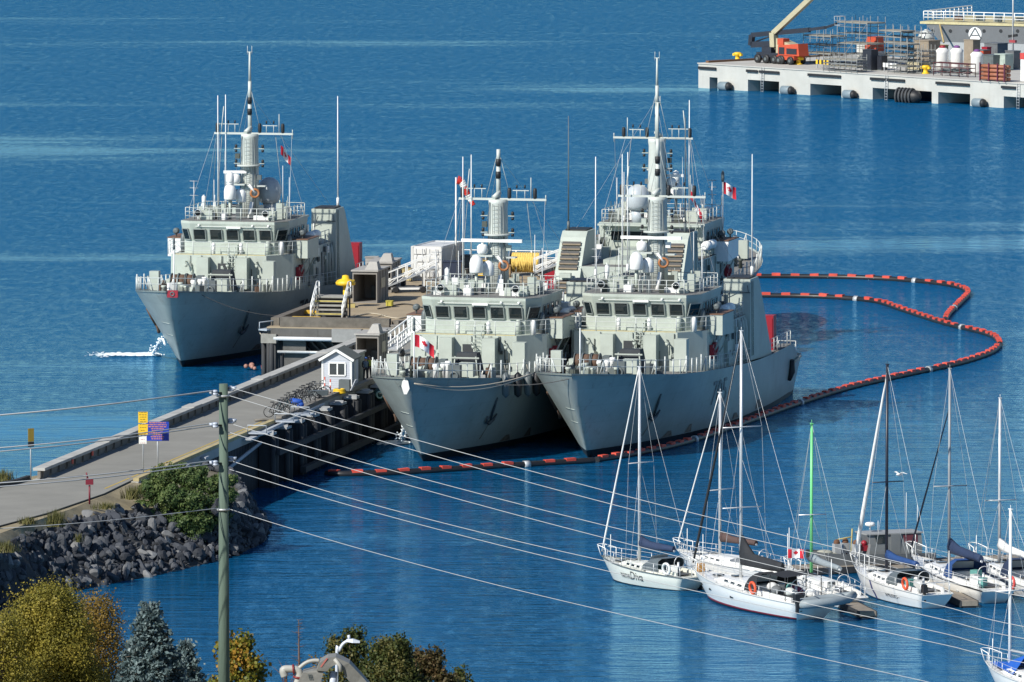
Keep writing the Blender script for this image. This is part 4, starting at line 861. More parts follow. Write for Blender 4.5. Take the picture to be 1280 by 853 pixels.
    for sd in (1, -1):
        ch = (sd*xd(.42)*.96, my-.2, zd(.42)); m.bar(ch, (mx+sd*B*.34, my-.15, sp), .012, n=4, cap=False); m.bar((mx+sd*B*.34, my-.15, sp), (mx, my, zt), .012, n=4, cap=False); m.bar((sd*xd(.46)*.96, my-.7, zd(.46)), (mx, my, sp), .011, n=4, cap=False)
    m.build('standing_rigging', STEEL, t)
    for (k, sd, hh) in ((.995, .8, 2.6), (.2, -.9, 1.7)):
        m = MB(); m.bar((sd*xd(min(k, .97)), yd(min(k, .98)), zd(k)), (sd*xd(min(k, .97)), yd(min(k, .98)), zd(k)+hh), .03, .02, 5); m.build('pole', WHITE, t)
    if dodger:
        m = MB(); R = []
        for f, h in ((0, .05), (.35, .75*dh), (.75, .92*dh), (1, .85*dh)):
            y = yd(.58)-f*1.5; w = xd(.62)*.72; z = zd(.6)+.3; R.append([(-w, y, z-.25), (-w*.96, y, z+h*.7), (-w*.7, y, z+h), (w*.7, y, z+h), (w*.96, y, z+h*.7), (w, y, z-.25)])
        m.loft(R, 0, closed=False, cap=False, smooth=True); dg = m.build('dodger', dodger, t)
        m = MB(); y = yd(.58)-.28; z = zd(.6)+.3; m.add([(-.75, y+.1, z+.22), (.75, y+.1, z+.22), (.65, y-.22, z+.66), (-.65, y-.22, z+.66)], [(0, 1, 2, 3)]); m.build('clear_window', mat('clear vinyl', (.45, .5, .52), .15, .05), dg, fix=False)
    if wheel: m = MB(); m.torus((0, yd(.84), zd(.84)+.75), .42, .025, (0, 1, .15), 16, 5); m.bar((0, yd(.83), zd(.83)), (0, yd(.83), zd(.83)+.75), .08); m.build('steering_wheel', ALU, t)
    if name:
        for txt, h, k0, sh, xs in name:
            v, f, w = text2d(txt, h, sh, 0); sx, sy = (-1, 1); pts = []
            for a, b in v:
                a *= xs; k = k0+a/L; s1 = sec(min(1, k), -1); z = zd(k)*.5+b-.12
                for q0, q1 in zip(s1, s1[1:]):
                    if q0[2] <= z <= q1[2]: break
                g = (z-q0[2])/max(1e-6, q1[2]-q0[2]); pts.append((q0[0]+(q1[0]-q0[0])*g-.02, q0[1]+(q1[1]-q0[1])*g, z))
            m = MB(); m.add(pts, f); m.build('boat_name', mat('dark name lettering', (.03, .03, .035), .5, .1), t, fix=False)
    if buoy:
        k, sd, bm = buoy; m = MB(); m.torus((sd*xd(k)*.96, yd(k), zd(k)+.45), .33, .085, (1, 0, .1), 18, 7); m.build('lifebuoy', bm, t)
    if outboard:
        m = MB(); x, y, z = -xd(1)*.7, yd(.97), zd(1)+.35; m.box((x, y, z), (.3, .42, .5), 0, 0, (.8, .8, 0, 0)); m.box((x, y, z-.5), (.12, .2, .6)); m.bar((x, y+.2, z), (x, y+.6, z+.1), .03); m.build('outboard_motor', BLACK, t)
    return t, L, sec, rz, c
S = sailboat
tA = S('white sailboat with Maritime Diva on its hull and a navy sail cover', at(752, 699, 1.2), at(868, 727, .6), 3.0, 1.2, (799, 690), (797, 459), ALU, rail=DKG, cover=SAILN, cover_h=.5, dh=.62, furl=(SAILW, .99, .06), name=[('MARITIME', .30, .345, 0, .62), ('Diva', .52, .475, .4, 1.0)], buoy=(.86, -1, mat('white lifebuoy', (.6, .62, .6), .5, .1)), spread=(.52,), hullm=mat('ivory gelcoat', (.66, .67, .60), .3, .04), dodger=mat('smoky clear canvas', (.10, .12, .13), .3, .2))
tC = S('white sailboat with a brown sail cover behind the Maritime Diva boat', at(846, 690, 1.2), at(975, 714, .8), 3.4, 1.15, (900, 684), (897, 491), ALU, cover=BRNC, cover_h=.45, furl=(SAILW, .99, .05), spread=(.42,), boom_len=.34, dodger=None)
tB = S('large white sloop with a red waterline stripe and black peaked sail cover', at(866, 716, 1.35), at(1022, 766, .5), 4.0, 1.45, (926, 722), (925, 414), ALU, stripe=RED, cover=SAILB, cover_h=.85, peak=1.1, furl=(SAILB, .97, .085), buoy=(.70, -1, BUOY), spread=(.3, .62), dodger=SAILB, outboard=True, boom_len=.33, cover_sag=True)
tD = S('small sailboat with a bright green mast behind the red striped sloop', at(985, 712, 1.1), at(1068, 752, .5), 2.6, 1.0, (1014, 724), (1014, 530), GREENM, cover=TUBE, cover_h=.4, spread=(.42,), boom_len=.42)
tE = S('white sailboat with a dark mast and a thick white furled jib', at(1068, 706, 1.5), at(1172, 752, .5), 3.1, 1.3, (1108, 706), (1108, 456), DARKM, cover=BLUEC, cover_h=.4, dh=.7, furl=(SAILW, .94, .13), name=[('AMERIKS~', .26, .62, .1, 1.1)], buoy=(.84, -1, BUOY), spread=(.45,), dodger=mat('smoky clear canvas', (.10, .12, .13), .3, .2), outboard=True)
tF = S('white sailboat with a grey mast, slate sail cover and navy cockpit tent', at(1138, 692, 1.4), at(1248, 748, .4), 3.2, 1.2, (1186, 700), (1186, 461), GREYM, rail=BLACK, cover=SAILN, cover_h=.62, furl=(DARKM, .8, .06), spread=(.42,), dodger=BLUEC, buoy=(.985, .95, mat('red horseshoe buoy', (.6, .06, .05), .5, .1)))
tG = S('white sailboat cut by the right edge with a white sail cover', at(1216, 697, 1.1), at(1312, 742, .5), 3.0, 1.1, (1249, 700), (1246, 498), ALU, cover=SAILW, cover_h=.5, furl=None, spread=(.4,), dodger=SAILN)
tH = S('white sailboat at the lower right corner with a bright blue tarp on its boom', at(1232, 832, 1.1), at(1350, 872, .5), 3.0, 1.15, (1262, 842), (1252, 637), WHITE, cover=None, furl=None, spread=(.5,), stays=True)
def extra_gear():
    # tarp over the boom of the corner boat, jerry can and outboards, inflatable on davits, flag
    t = tH[0]; L = tH[1]; m = MB(); m.loft([[(-.9, .6, 1.15), (0, .7, 2.2), (.9, .6, 1.15)], [(-.7, 2.6, 1.35), (0, 2.7, 1.6), (.7, 2.6, 1.35)], [(-.2, 4.4, 1.35), (0, 4.4, 1.42), (.2, 4.4, 1.35)]], 0, closed=False, cap=False); m.build('tarp', BRIGHTB, t)
    t, L, sec, rz, c = tB
    for txt, k in (('a', .1),):
        m = MB(); m.box((-.3, L/2-L*.1, sec(.1, 1)[-1][2]+.25), (.4, .3, .5)); m.build('fuel_can', mat('ochre fuel can', (.5, .25, .06), .5, .15), t)
    for k in (.28, .52, .12):
        s = sec(k, -1)[5]; m = MB(); m.box((s[0]-.01, s[1], s[2]+.08), (.05, .42, .12)); m.build('hull_port', BLACK, t)
    m = MB()
    for sd in (1, -1): m.tube([(sd*.9, -L/2+.3, .9), (sd*.9, -L/2-.3, 1.9), (sd*.9, -L/2-1.0, 2.0)], .04, 6)
    m.build('davit', ALU, t)
    m = MB(); R = []
    for q in ((.75, 0), ):
        m.tube([(-1.7, -L/2-.7, 1.15), (-1.3, -L/2-1.15, 1.2), (0, -L/2-1.25, 1.25), (1.5, -L/2-1.1, 1.35), (2.0, -L/2-.8, 1.5), (1.5, -L/2-.4, 1.4), (0, -L/2-.3, 1.3), (-1.4, -L/2-.35, 1.2), (-1.7, -L/2-.7, 1.15)], .27, 9)
    m.box((0, -L/2-.75, 1.12), (2.8, .6, .12), 0, 1)
    dg = m.build('tube', [TUBE, DKG], None)
    root = T('inflatable_dinghy', 'grey inflatable dinghy hanging at the stern of the red striped sloop', 'dinghy', c, rz); dg.parent = root
    m = MB(); m.box((-1.9, -L/2-.75, 1.55), (.3, .35, .45)); m.box((-1.9, -L/2-.85, 1.0), (.14, .2, .7)); m.build('outboard_motor', BLACK, root)
    rr = random.Random(4)
    for i, (k, x, cc) in enumerate([(.70, -.5, (.55, .56, .55)), (.74, .5, (.10, .28, .26)), (.80, .2, (.22, .03, .08)), (.85, -.6, (.5, .52, .5)), (.9, .4, (.6, .6, .58)), (.78, -.9, (.12, .13, .14))]):
        m = MB(); z = sec(k, 1)[-1][2]+.45; m.sph((x, L/2-L*k, z), .34, 9, 0, (1, 1.2, .8)); m.sph((x+.25, L/2-L*k-.1, z-.1), .25, 8); m.build('canvas_bag', mat('cockpit bag %d' % i, cc, .8, .2), t)
    m = MB(); y = L/2-L*.86; z = sec(.86, 1)[-1][2]; m.loft([[(-1.3, y+1.5, z+1.45), (0, y+1.5, z+1.6), (1.3, y+1.5, z+1.45)], [(-1.3, y-.4, z+1.4), (0, y-.4, z+1.5), (1.3, y-.4, z+1.4)]], 0, closed=False, cap=False)
    for x in (-1.25, 1.25): m.bar((x, y+1.4, z), (x, y+1.4, z+1.45), .03); m.bar((x, y-.4, z), (x, y-.4, z+1.4), .03)
    m.build('bimini', SAILB, t)
    for tb, n in ((tA, 3), (tE, 3), (tF, 4), (tD, 3)):
        t, L, sec, rz, c = tb
        for i in range(n): k = .68+.07*i; m = MB(); m.box((rr.uniform(-.5, .5), L/2-L*k, sec(k, 1)[-1][2]+.3), (rr.uniform(.3, .6), rr.uniform(.3, .6), rr.uniform(.3, .6)), rr.uniform(0, 1)); m.build('cockpit_locker', rr.choice([GREYG, DKG, WHITE, mat('cockpit bag 1', (.1, .28, .26))]), t)
    for tb in (tE,):
        t, L, sec, rz, c = tb; s = sec(.45, -1); m = MB(); m.tube([(q[0]-.03, q[1], q[2]) for q in s[1:]], .05, 5); m.build('fender_line', mat('dark blue fender line', (.03, .04, .12), .6, .2), t)
extra_gear()
# aluminium landing craft behind the sailboats
def workboat():
    bow, st = at(1004, 697, .9), at(1168, 690, .9); c = (Vector((bow.x, bow.y, 0))+Vector((st.x, st.y, 0)))/2; d = bow-st; L = 9.2; rz = math.atan2(d.y, d.x)-pi/2
    t = T('workboat', 'grey aluminium workboat with a slab sided wheelhouse behind the dark masted sailboat', 'workboat', c, rz); t.scale = (.88, .88, .86); G = mat('dull aluminium plate', (.12, .13, .135), .5, .15, 1, metal=.2); GL = mat('light cabin grey', (.28, .285, .28), .5, .08)
    m = MB(); R = []
    for k, b, zb, zt in ((0, .7, .55, 1.55), (.08, 1.15, .2, 1.45), (.25, 1.4, -.2, 1.3), (.6, 1.45, -.3, 1.2), (1, 1.4, -.3, 1.15)):
        y = L/2-L*k; R.append([(-b*.8, y-.3, zb), (-b, y, zb+.4), (-b, y, zt), (-b+.12, y, zt), (-b+.14, y, zt-.55), (b-.14, y, zt-.55), (b-.12, y, zt), (b, y, zt), (b, y, zb+.4), (b*.8, y-.3, zb)])
    m.loft(R, 0); m.build('hull', [G], t)
    m = MB(); y0, y1 = .3, -3.6; m.loft([[(-1.1, y0+.25, .75), (1.1, y0+.25, .75), (1.15, y1, .75), (-1.15, y1, .75)], [(-1.05, y0, 1.9), (1.05, y0, 1.9), (1.1, y1-.05, 1.9), (-1.1, y1-.05, 1.9)], [(-.95, y0+.35, 2.6), (.95, y0+.35, 2.6), (1.0, y1, 2.6), (-1.0, y1, 2.6)]], 0); m.box((0, -1.55, 2.64), (2.2, 4.4, .08), 0, 1); w = m.build('wheelhouse', [mat('cabin plate grey', (.17, .18, .18), .5, .1), GL], t)
    for sd in (1, -1):
        for a, b, e in ((-.15, -.95, 0), (-2.3, -3.3, 1)):
            q = MB(); q.add([(sd*1.09, a, 1.95), (sd*1.1, b, 1.95), (sd*1.04, b, 2.55), (sd*1.03, a+.15, 2.55)], [(0, 1, 2, 3)]); q.build('window', GLASS if not e else mat('window with dark red cloth', (.12, .03, .04), .2, .2), w, fix=False)  # after pane coloured dark red
        q = MB(); q.box((sd*1.1, -1.6, 1.75), (.04, .75, 1.7)); q.build('door', mat('cabin plate grey', (.17, .18, .18), .5, .1), w)
    for x in (-.5, .5): q = MB(); q.add([(x-.42, .09, 2.0), (x+.42, .09, 2.0), (x+.38, .34, 2.6), (x-.38, .34, 2.6)], [(0, 1, 2, 3)]); q.build('window', GLASS, w, fix=False)
    q = MB(); q.bar((.3, -.2, 2.86), (.3, -.2, 3.1), .06); q.lathe([(.25, 0), (.36, .06), (.36, .2), (.25, .28)], (.3, -.2, 3.1), 14); q.build('radar', WHITE, t)
    for x, y, h in ((.8, -3.2, 2.6), (-.7, -.4, .8), (-.3, -3.6, 1.8)): q = MB(); q.bar((x, y, 2.8), (x, y, 2.8+h), .03, .015, 5); q.build('whip_antenna', WHITE, t)
    for x, y in ((.55, 1.6), (-.5, 1.2), (.2, 2.4)):
        q = MB(); q.box((x, y, 1.35), (.5, .5, 1.15)); q.sph((x, y, 2.0), .25, 8, 1); q.sph((x, y, 1.1), .28, 8, 1); q.build('deck_machinery', [STEEL, mat('brown rusty gear', (.13, .06, .03), .8, .3)], t)
    q = MB(); q.bar((0, 1.4, .7), (0, 1.3, 3.0), .06); q.bar((0, 1.35, 2.4), (.5, 2.2, 2.2), .05); q.build('hoist', mat('dull yellow hoist', (.35, .3, .12), .6, .2), t)
    q = MB(); q.sph((-.4, .55, 1.95), .22, 9); q.box((-.4, .6, 1.6), (.45, .5, .4)); q.build('red_bag', RED, t)
    q = MB(); q.box((.2, 3.4, 1.1), (1.7, 1.6, .35)); q.sph((.3, 3.3, 1.3), .5, 9, 0, (1.3, 1.2, .4)); q.build('cargo_cover', mat('pale olive tarp', (.33, .33, .27), .8, .2), t)
workboat()
def docks():
    DK = mat('brown dock planks', (.23, .20, .16), .85, .25, 1.5, bump=.2)
    def float_(label, a, b, w, z=.42):
        a, b = Vector((a.x, a.y, 0)), Vector((b.x, b.y, 0)); c = (a+b)/2; d = b-a; t = T('floating_dock', label, 'floating dock', c, math.atan2(d.y, d.x), 'floating docks of the marina'); L = d.length
        m = MB(); m.bx(-L/2, L/2, -w/2, w/2, .12, z); m.build('deck', DK, t); m = MB(); m.bx(-L/2+.05, L/2-.05, -w/2+.08, w/2-.08, -.3, .117); m.build('pontoon', BLACK, t)
        m = MB(); m.bx(-L/2-.02, L/2+.02, -w/2-.06, -w/2-.003, .05, z+.02); m.bx(-L/2-.02, L/2+.02, w/2+.003, w/2+.06, .05, z+.02); m.build('rub_rail', TIMD, t)
        for k in range(max(2, int(L/3))): m = MB(); x = -L/2+.4+k*3; m.box((x, w/2-.15, z+.06), (.35, .08, .1)); m.build('cleat', STEEL, t)
        return t
    float_('long brown floating dock running behind the row of sailboats', at(925, 713, .4), at(1320, 694, .4), 2.2)
    float_('finger dock between the red striped sloop and the green mast boat', at(975, 710, .4), at(1085, 765, .4), 1.0)
    float_('finger dock between the dark masted and the grey masted sailboats', at(1118, 705, .4), at(1212, 752, .4), 1.0)
    float_('finger dock in the gap left of the sailboat cut by the right edge', at(1218, 700, .4), at(1290, 738, .4), 1.0)
    float_('low dock between the brown covered boat and the Maritime Diva boat', at(850, 712, .4), at(900, 735, .4), .9)
docks()
def gull():
    t = T('seagull', 'white gull gliding over the water beside the dark masted sailboat', 'gull', atd(1124, 593.5, 540), 2.2); m = MB(); m.lathe([(.01, -.3), (.05, -.2), (.08, 0), (.06, .14), (.01, .24)], (0, 0, 0), 8, 0, 'Y')
    for s in (1, -1): m.loft([[(s*.05, -.08, .02), (s*.05, .08, .02), (s*.05, .08, .05), (s*.05, -.08, .05)], [(s*.32, -.05, .16), (s*.32, .1, .16), (s*.32, .1, .18), (s*.32, -.05, .18)], [(s*.62, -.16, .08), (s*.62, -.1, .08), (s*.62, -.1, .09), (s*.62, -.16, .09)]], 0)
    m.build('body', WHITE, t)
gull()
# ================================================================== THINGS ON THE PIER AND JETTY
ZD, ZR = 3.985, 4.012
LAP = mat('white lap siding', (.47, .50, .55), .6, .06, 1); SHING = mat('green grey shingles', (.11, .125, .115), .9, .25, 3, bump=.3); SHEDG = mat('warm grey shed panel', (.23, .215, .195), .8, .15, .8, streak=.3); SHEDR = mat('pale shed roof', (.34, .33, .31), .7, .15)
def px_loc(px, py, z): p = at(px, py, z); return p
def guard_hut():
    t = T('guard_hut', 'small white gabled guard hut with a sliding window beside the bicycles', 'guard hut', at(421, 487, ZR), -PJ+.04); w, d, h = 2.05, 2.9, 2.15
    m = MB(); m.prism([(-w/2, 0), (w/2, 0), (w/2, h), (0, h+.62), (-w/2, h)], 0, d, 0, 'Y')
    for k in range(14): z = .12+k*.15; m.bx(-w/2-.012, w/2+.012, -.012, d, z, z+.1)
    m.build('wall', LAP, t)
    m = MB()
    for s in (1, -1): m.loft([[(0, -.22, h+.66), (0, d+.2, h+.66), (s*(w/2+.22), d+.2, h-.1), (s*(w/2+.22), -.22, h-.1)], [(0, -.22, h+.76), (0, d+.2, h+.76), (s*(w/2+.22), d+.2, h+.0), (s*(w/2+.22), -.22, h+.0)]], 0)
    rf = m.build('roof', SHING, t); m = MB()
    for s in (1, -1): m.beam((0, -.24, h+.68), (s*(w/2+.24), -.24, h-.07), .04, .18)
    m.build('barge_board', WHITE, rf)
    f = MB(); x0, x1, z0, z1 = -.55, .62, 1.0, 1.9
    for a, b in (((x0, z0), (x1, z0)), ((x0, z1), (x1, z1)), ((x0, z0), (x0, z1)), ((x1, z0), (x1, z1)), ((.05, z0), (.05, z1))): f.beam((a[0], -.05, a[1]), (b[0], -.05, b[1]), .06, .1)
    fo = f.build('window', WHITE, t); g = MB(); g.bx(x0, x1, -.035, -.03, z0, z1); g.build('pane', mat('grey reflecting glass', (.05, .06, .065), .08, .3), fo)
    for x in (-w/2, w/2): m = MB(); m.bx(x-.07, x+.07, -.045, .06, 0, h); m.build('corner_board', WHITE, t)
    for x, y in ((w/2+.03, .9),): m = MB(); m.bx(x-.02, x+.03, y, y+.85, .05, 2.0); m.build('door', mat('hut door pale', (.45, .47, .45), .6, .1), t)
guard_hut()
def shed(name, label, loc, w, d, h, rz=0, roofbump=True, opening=True, mat_=None):
    t = T(name, label, 'shed', loc, -PJ+rz); M_ = mat_ or SHEDG; m = MB(); th = .08
    m.bx(-w/2, -w/2+th, 0, d, 0, h); m.bx(w/2-th, w/2, 0, d, 0, h); m.bx(-w/2+th, w/2-th, d-th, d, 0, h); m.bx(-w/2+th, w/2-th, 0, d-th, 0, .06)
    m.bx(-w/2+th, w/2-th, .0, .06, h-.22, h)
    for i in range(1, 4): y = d*i/4; m.bx(w/2, w/2+.05, y-.05, y+.05, 0, h); m.bx(-w/2-.05, -w/2, y-.05, y+.05, 0, h)
    m.build('wall', M_, t); m = MB(); m.bx(-w/2-.1, w/2+.1, -.12, d+.1, h+.003, h+.12); rf = m.build('roof', SHEDR, t)
    if roofbump: m = MB(); m.loft([[(-.1, .4, h+.12), (w/2, .4, h+.12), (w/2, 1.6, h+.12), (-.1, 1.6, h+.12)], [(.25, .6, h+.75), (w/2-.15, .6, h+.75), (w/2-.15, 1.4, h+.75), (.25, 1.4, h+.75)]], 0); m.build('roof_hood', SHEDR, rf)
    m = MB(); m.bx(-.3, w/2-.25, d-.5, d-.1, .06, 1.1); m.build('bench', DKG, t)
    m = MB(); m.add([(w/2+.055, d*.3, 1.1), (w/2+.055, d*.68, 1.1), (w/2+.055, d*.68, 1.9), (w/2+.055, d*.3, 1.9)], [(0, 1, 2, 3)]); m.build('panel', mat('yellowed window panel', (.42, .38, .28), .5, .15), t, fix=False)
    return t
shed('security_shed', 'grey open fronted shed by the yellow bollard on the jetty', at(456, 379, ZD), 2.0, 4.2, 2.5)
shed('security_shed', 'grey open fronted shed standing behind the shed by the yellow bollard', at(474, 366, ZD), 2.0, 4.6, 2.35, .05)
shed('gangway_shed', 'tall grey shed with a hooded roof between the guard hut and the warship gangway', at(459, 461, ZR), 1.7, 3.2, 2.45, .0)
m = MB(); m.bx(-.4, .4, 0, 3.0, 0, 2.0); m.bx(-.5, .5, -.1, 3.1, 2.0, 2.12, 1)
t = T('storage_locker', 'green grey storage locker between the guard hut and the hooded shed', 'locker', at(438, 479, ZR), -PJ); m.build('body', [mat('green grey locker panel', (.29, .31, .27), .7, .12, 1, streak=.3), SHEDR], t)
m = MB(); m.box((.42, .9, 1.1), (.05, .8, 1.7)); m.build('door', DKG, t)
TRD = mat('grey step timber', (.27, .265, .24), .85, .2, 2)
def stairs():
    t = T('boarding_steps', 'timber boarding steps with white handrails beside the leftmost warship', 'steps', at(408, 402, ZD), -PJ); w = 2.5
    for i in range(6): m = MB(); z = .3+i*.3; m.bx(-w/2, w/2, .35*i, .35*i+.34, z-.14, z); m.bx(-w/2, w/2, .35*i-.02, .35*i-.003, z-.1, z+.005, 1 if i in (1, 4) else 0); m.build('tread', [TRD, mat('worn yellow tread edge', (.4, .33, .09), .8, .3)], t)
    for s in (-1, 1):
        m = MB(); m.beam((s*w/2*.94, 0, .05), (s*w/2*.94, 2.1, 1.75), .08, .26); m.beam((s*w/2*.94, 3.0, 0), (s*w/2*.94, 3.0, 1.8), .12, .12); m.beam((s*w/2*.94, 2.0, 0), (s*w/2*.94, 2.0, 1.7), .12, .12); m.build('stringer', TIMB, t)
    m = MB(); m.bx(-w/2, w/2, 2.1, 3.1, 1.72, 1.83); m.build('landing', TRD, t); m = MB(); m.bx(-w/2+.1, w/2-.1, 2.3, 2.4, 0, 1.7); m.build('gap_shade_panel', TIMD, t)  # dark panel added to give the open gaps behind the treads their shade
    for s in (-1, 1):
        m = MB(); a, b, c = Vector((s*w/2, 0, .2)), Vector((s*w/2, 2.1, 1.85)), Vector((s*w/2, 3.05, 1.85)); u = Vector((0, 0, 1.05))
        for p in (a, a.lerp(b, .5), b, c): m.bar(p, p+u, .05, n=6)
        for q in (1, .55): m.bar(a+u*q, b+u*q, .045, n=6); m.bar(b+u*q, c+u*q, .045, n=6)
        m.bar(a, a.lerp(b, .5)+u, .03, n=5); m.bar(a.lerp(b, .5), b+u, .03, n=5); m.build('handrail', WHITE, t)
stairs()
def gangway(label, loc, rz, L=5.0, rise=1.5, w=1.1, wheels=True):
    t = T('gangway', label, 'gangway', loc, rz, 'white boarding gangways on the jetty'); m = MB(); m.beam((0, 0, .55), (L, 0, .55+rise), w, .12); m.build('walkway', STEEL, t)
    for s in (-1, 1):
        m = MB(); a, b = Vector((0, s*w/2, .6)), Vector((L, s*w/2, .6+rise)); u = Vector((0, 0, 1.05)); n = 5
        for q in (.35, 1.): m.beam(a+u*q, b+u*q, .09, .09)
        for i in range(n+1): p = a.lerp(b, i/n); m.beam(p, p+u, .08, .08)
        for i in range(0, n): p, q = a.lerp(b, i/n), a.lerp(b, (i+1)/n); m.beam(p, q+u*.35, .04, .04)
        m.build('side_rail', WHITE, t)
    m = MB(); m.beam((.3, -w/2, .35), (L*.8, -w/2, .35), .1, .16); m.beam((.3, w/2, .35), (L*.8, w/2, .35), .1, .16); m.beam((L*.75, -w/2, .35), (L*.75, -w/2, .6+rise*.75), .1, .1); m.beam((L*.75, w/2, .35), (L*.75, w/2, .6+rise*.75), .1, .1); m.build('undercarriage', WHITE, t)
    for x in (.6, L*.72):
        for s in (-1, 1): m = MB(); m.lathe([(.2, -.08), (.28, -.06), (.28, .06), (.2, .08)], (x, s*(w/2+.15), .29), 12, 0, 'Y'); m.build('wheel', BLACK, t)
gangway('white wheeled gangway resting on the jetty left of the white container', at(484, 366, ZD), .12, 3.9, 1.5)
gangway('white gangway sloping up beside the yellow rope reel', at(668, 349, ZD), .1, 4.6, 1.6)
gangway('white gangway behind the bow flag of the middle warship', at(490, 447, ZD), PJ+pi/2-.6, 4.0, .9, .9)
def container():
    t = T('shipping_container', 'white shipping container with ribbed double doors at the far end of the jetty', 'container', at(533, 351, ZD), -PJ-.09); w, d, h = 2.44, 6.05, 2.75
    m = MB(); m.bx(-w/2, w/2, .06, d, .12, h); s = 24
    for i in range(s): y = .25+i*(d-.4)/s; m.bx(w/2, w/2+.035, y, y+.12, .25, h-.2); m.bx(-w/2-.035, -w/2, y, y+.12, .25, h-.2)
    CW = mat('container white paint', (.60, .61, .60), .5, .06, .8, streak=.25, streak_col='9a8a78')
    m.build('body', CW, t); m = MB()
    for x in (-w/2, w/2):
        for y in (0.03, d): m.bx(x-.09, x+.09, y-.09, y+.09, 0, h+.04)
    for z in (.06, h-.04): m.bx(-w/2, w/2, 0, .12, z-.07, z+.1); m.bx(-w/2, w/2, d-.06, d+.08, z-.07, z+.1)
    m.bx(-w/2-.06, -w/2+.06, .1, d, h-.1, h+.06); m.bx(w/2-.06, w/2+.06, .1, d, h-.1, h+.06); m.build('frame', CW, t)
    for sx in (-1, 1):
        m = MB(); x0, x1 = sorted((sx*.03, sx*(w/2-.1))); m.bx(x0, x1, -.02, .055, .15, h-.1)
        for i in range(4): z = .3+i*.62; m.box(((x0+x1)/2, -.06, z+.22), (x1-x0-.12, .12, .4), 0, 0, (.85, 1, 0, 0))
        d_ = m.build('door', CW, t); m = MB()
        for x in (x0+.28, x1-.28): m.bar((x, -.15, .15), (x, -.15, h-.1), .025, n=6)
        m.build('lock_rod', STEEL, d_)
container()
def rope_reel():
    t = T('rope_reel', 'big drum of yellow rope on the jetty behind the middle mast', 'rope reel', at(657, 344, ZD), -PJ+.05); t.scale = (1, .78, .78); m = MB(); pr = [(.75, -1.15)]
    for i in range(23): x = -1.1+i*.1; pr += [(1.02+.06*(i % 2), x), (1.02+.06*((i+1) % 2), x+.05)]
    pr.append((.75, 1.2)); m.lathe(pr, (0, 0, 1.35), 22, 0, 'X'); r = random.Random(2)
    for i in range(26): x = r.uniform(-1.05, 1.1); m.tube([(x, -.75, 2.1), (x+r.gauss(0, .05), -1.08, 1.4), (x+r.gauss(0, .07), -1.1, 1.4-r.uniform(.3, .9))], .04, 5)
    m.build('rope', mat('yellow rope', (.66, .47, .12), .9, .2, 6, bump=.5), t); m = MB()
    for x in (-1.25, 1.28): m.lathe([(.1, -.04), (1.3, -.04), (1.3, .04), (.1, .04)], (x, 0, 1.35), 24, 0, 'X')
    m.build('flange', mat('grey blue reel flange', (.2, .23, .26), .5, .2), t); m = MB()
    for x in (-1.4, 1.43): m.beam((x, -.9, .05), (x, 0, 1.35), .1, .1); m.beam((x, .9, .05), (x, 0, 1.35), .1, .1); m.beam((x, -1, .05), (x, 1, .05), .1, .1)
    m.build('stand', STEEL, t)
rope_reel()
def windsock():
    b = at(570, 347, ZD); t = T('windsock', 'red and white windsock on a white pole behind the container', 'windsock', b); zt = atd(570, 222, b.y).z-b.z; m = MB(); m.bar((0, 0, 0), (0, 0, zt), .08, .06, 7); m.build('pole', WHITE, t)
    P = [(.12, 0, zt-.2), (.45, 0, zt-.35), (.75, .05, zt-.95), (1.05, .1, zt-1.6), (1.45, .12, zt-2.3)]; m = MB(); R = [.3, .34, .3, .25, .18]
    V = smoothpts(P, 4); k = len(V)
    for i in range(k-1): m.tube([V[i], V[i+1]], [.36-.2*i/k, .36-.2*(i+1)/k], 10, 0 if (i*5//k) % 2 == 0 else 1)
    m.build('sock', [mat('red sock cloth', (.55, .03, .02), .8, .1), WHITE], t)
windsock()
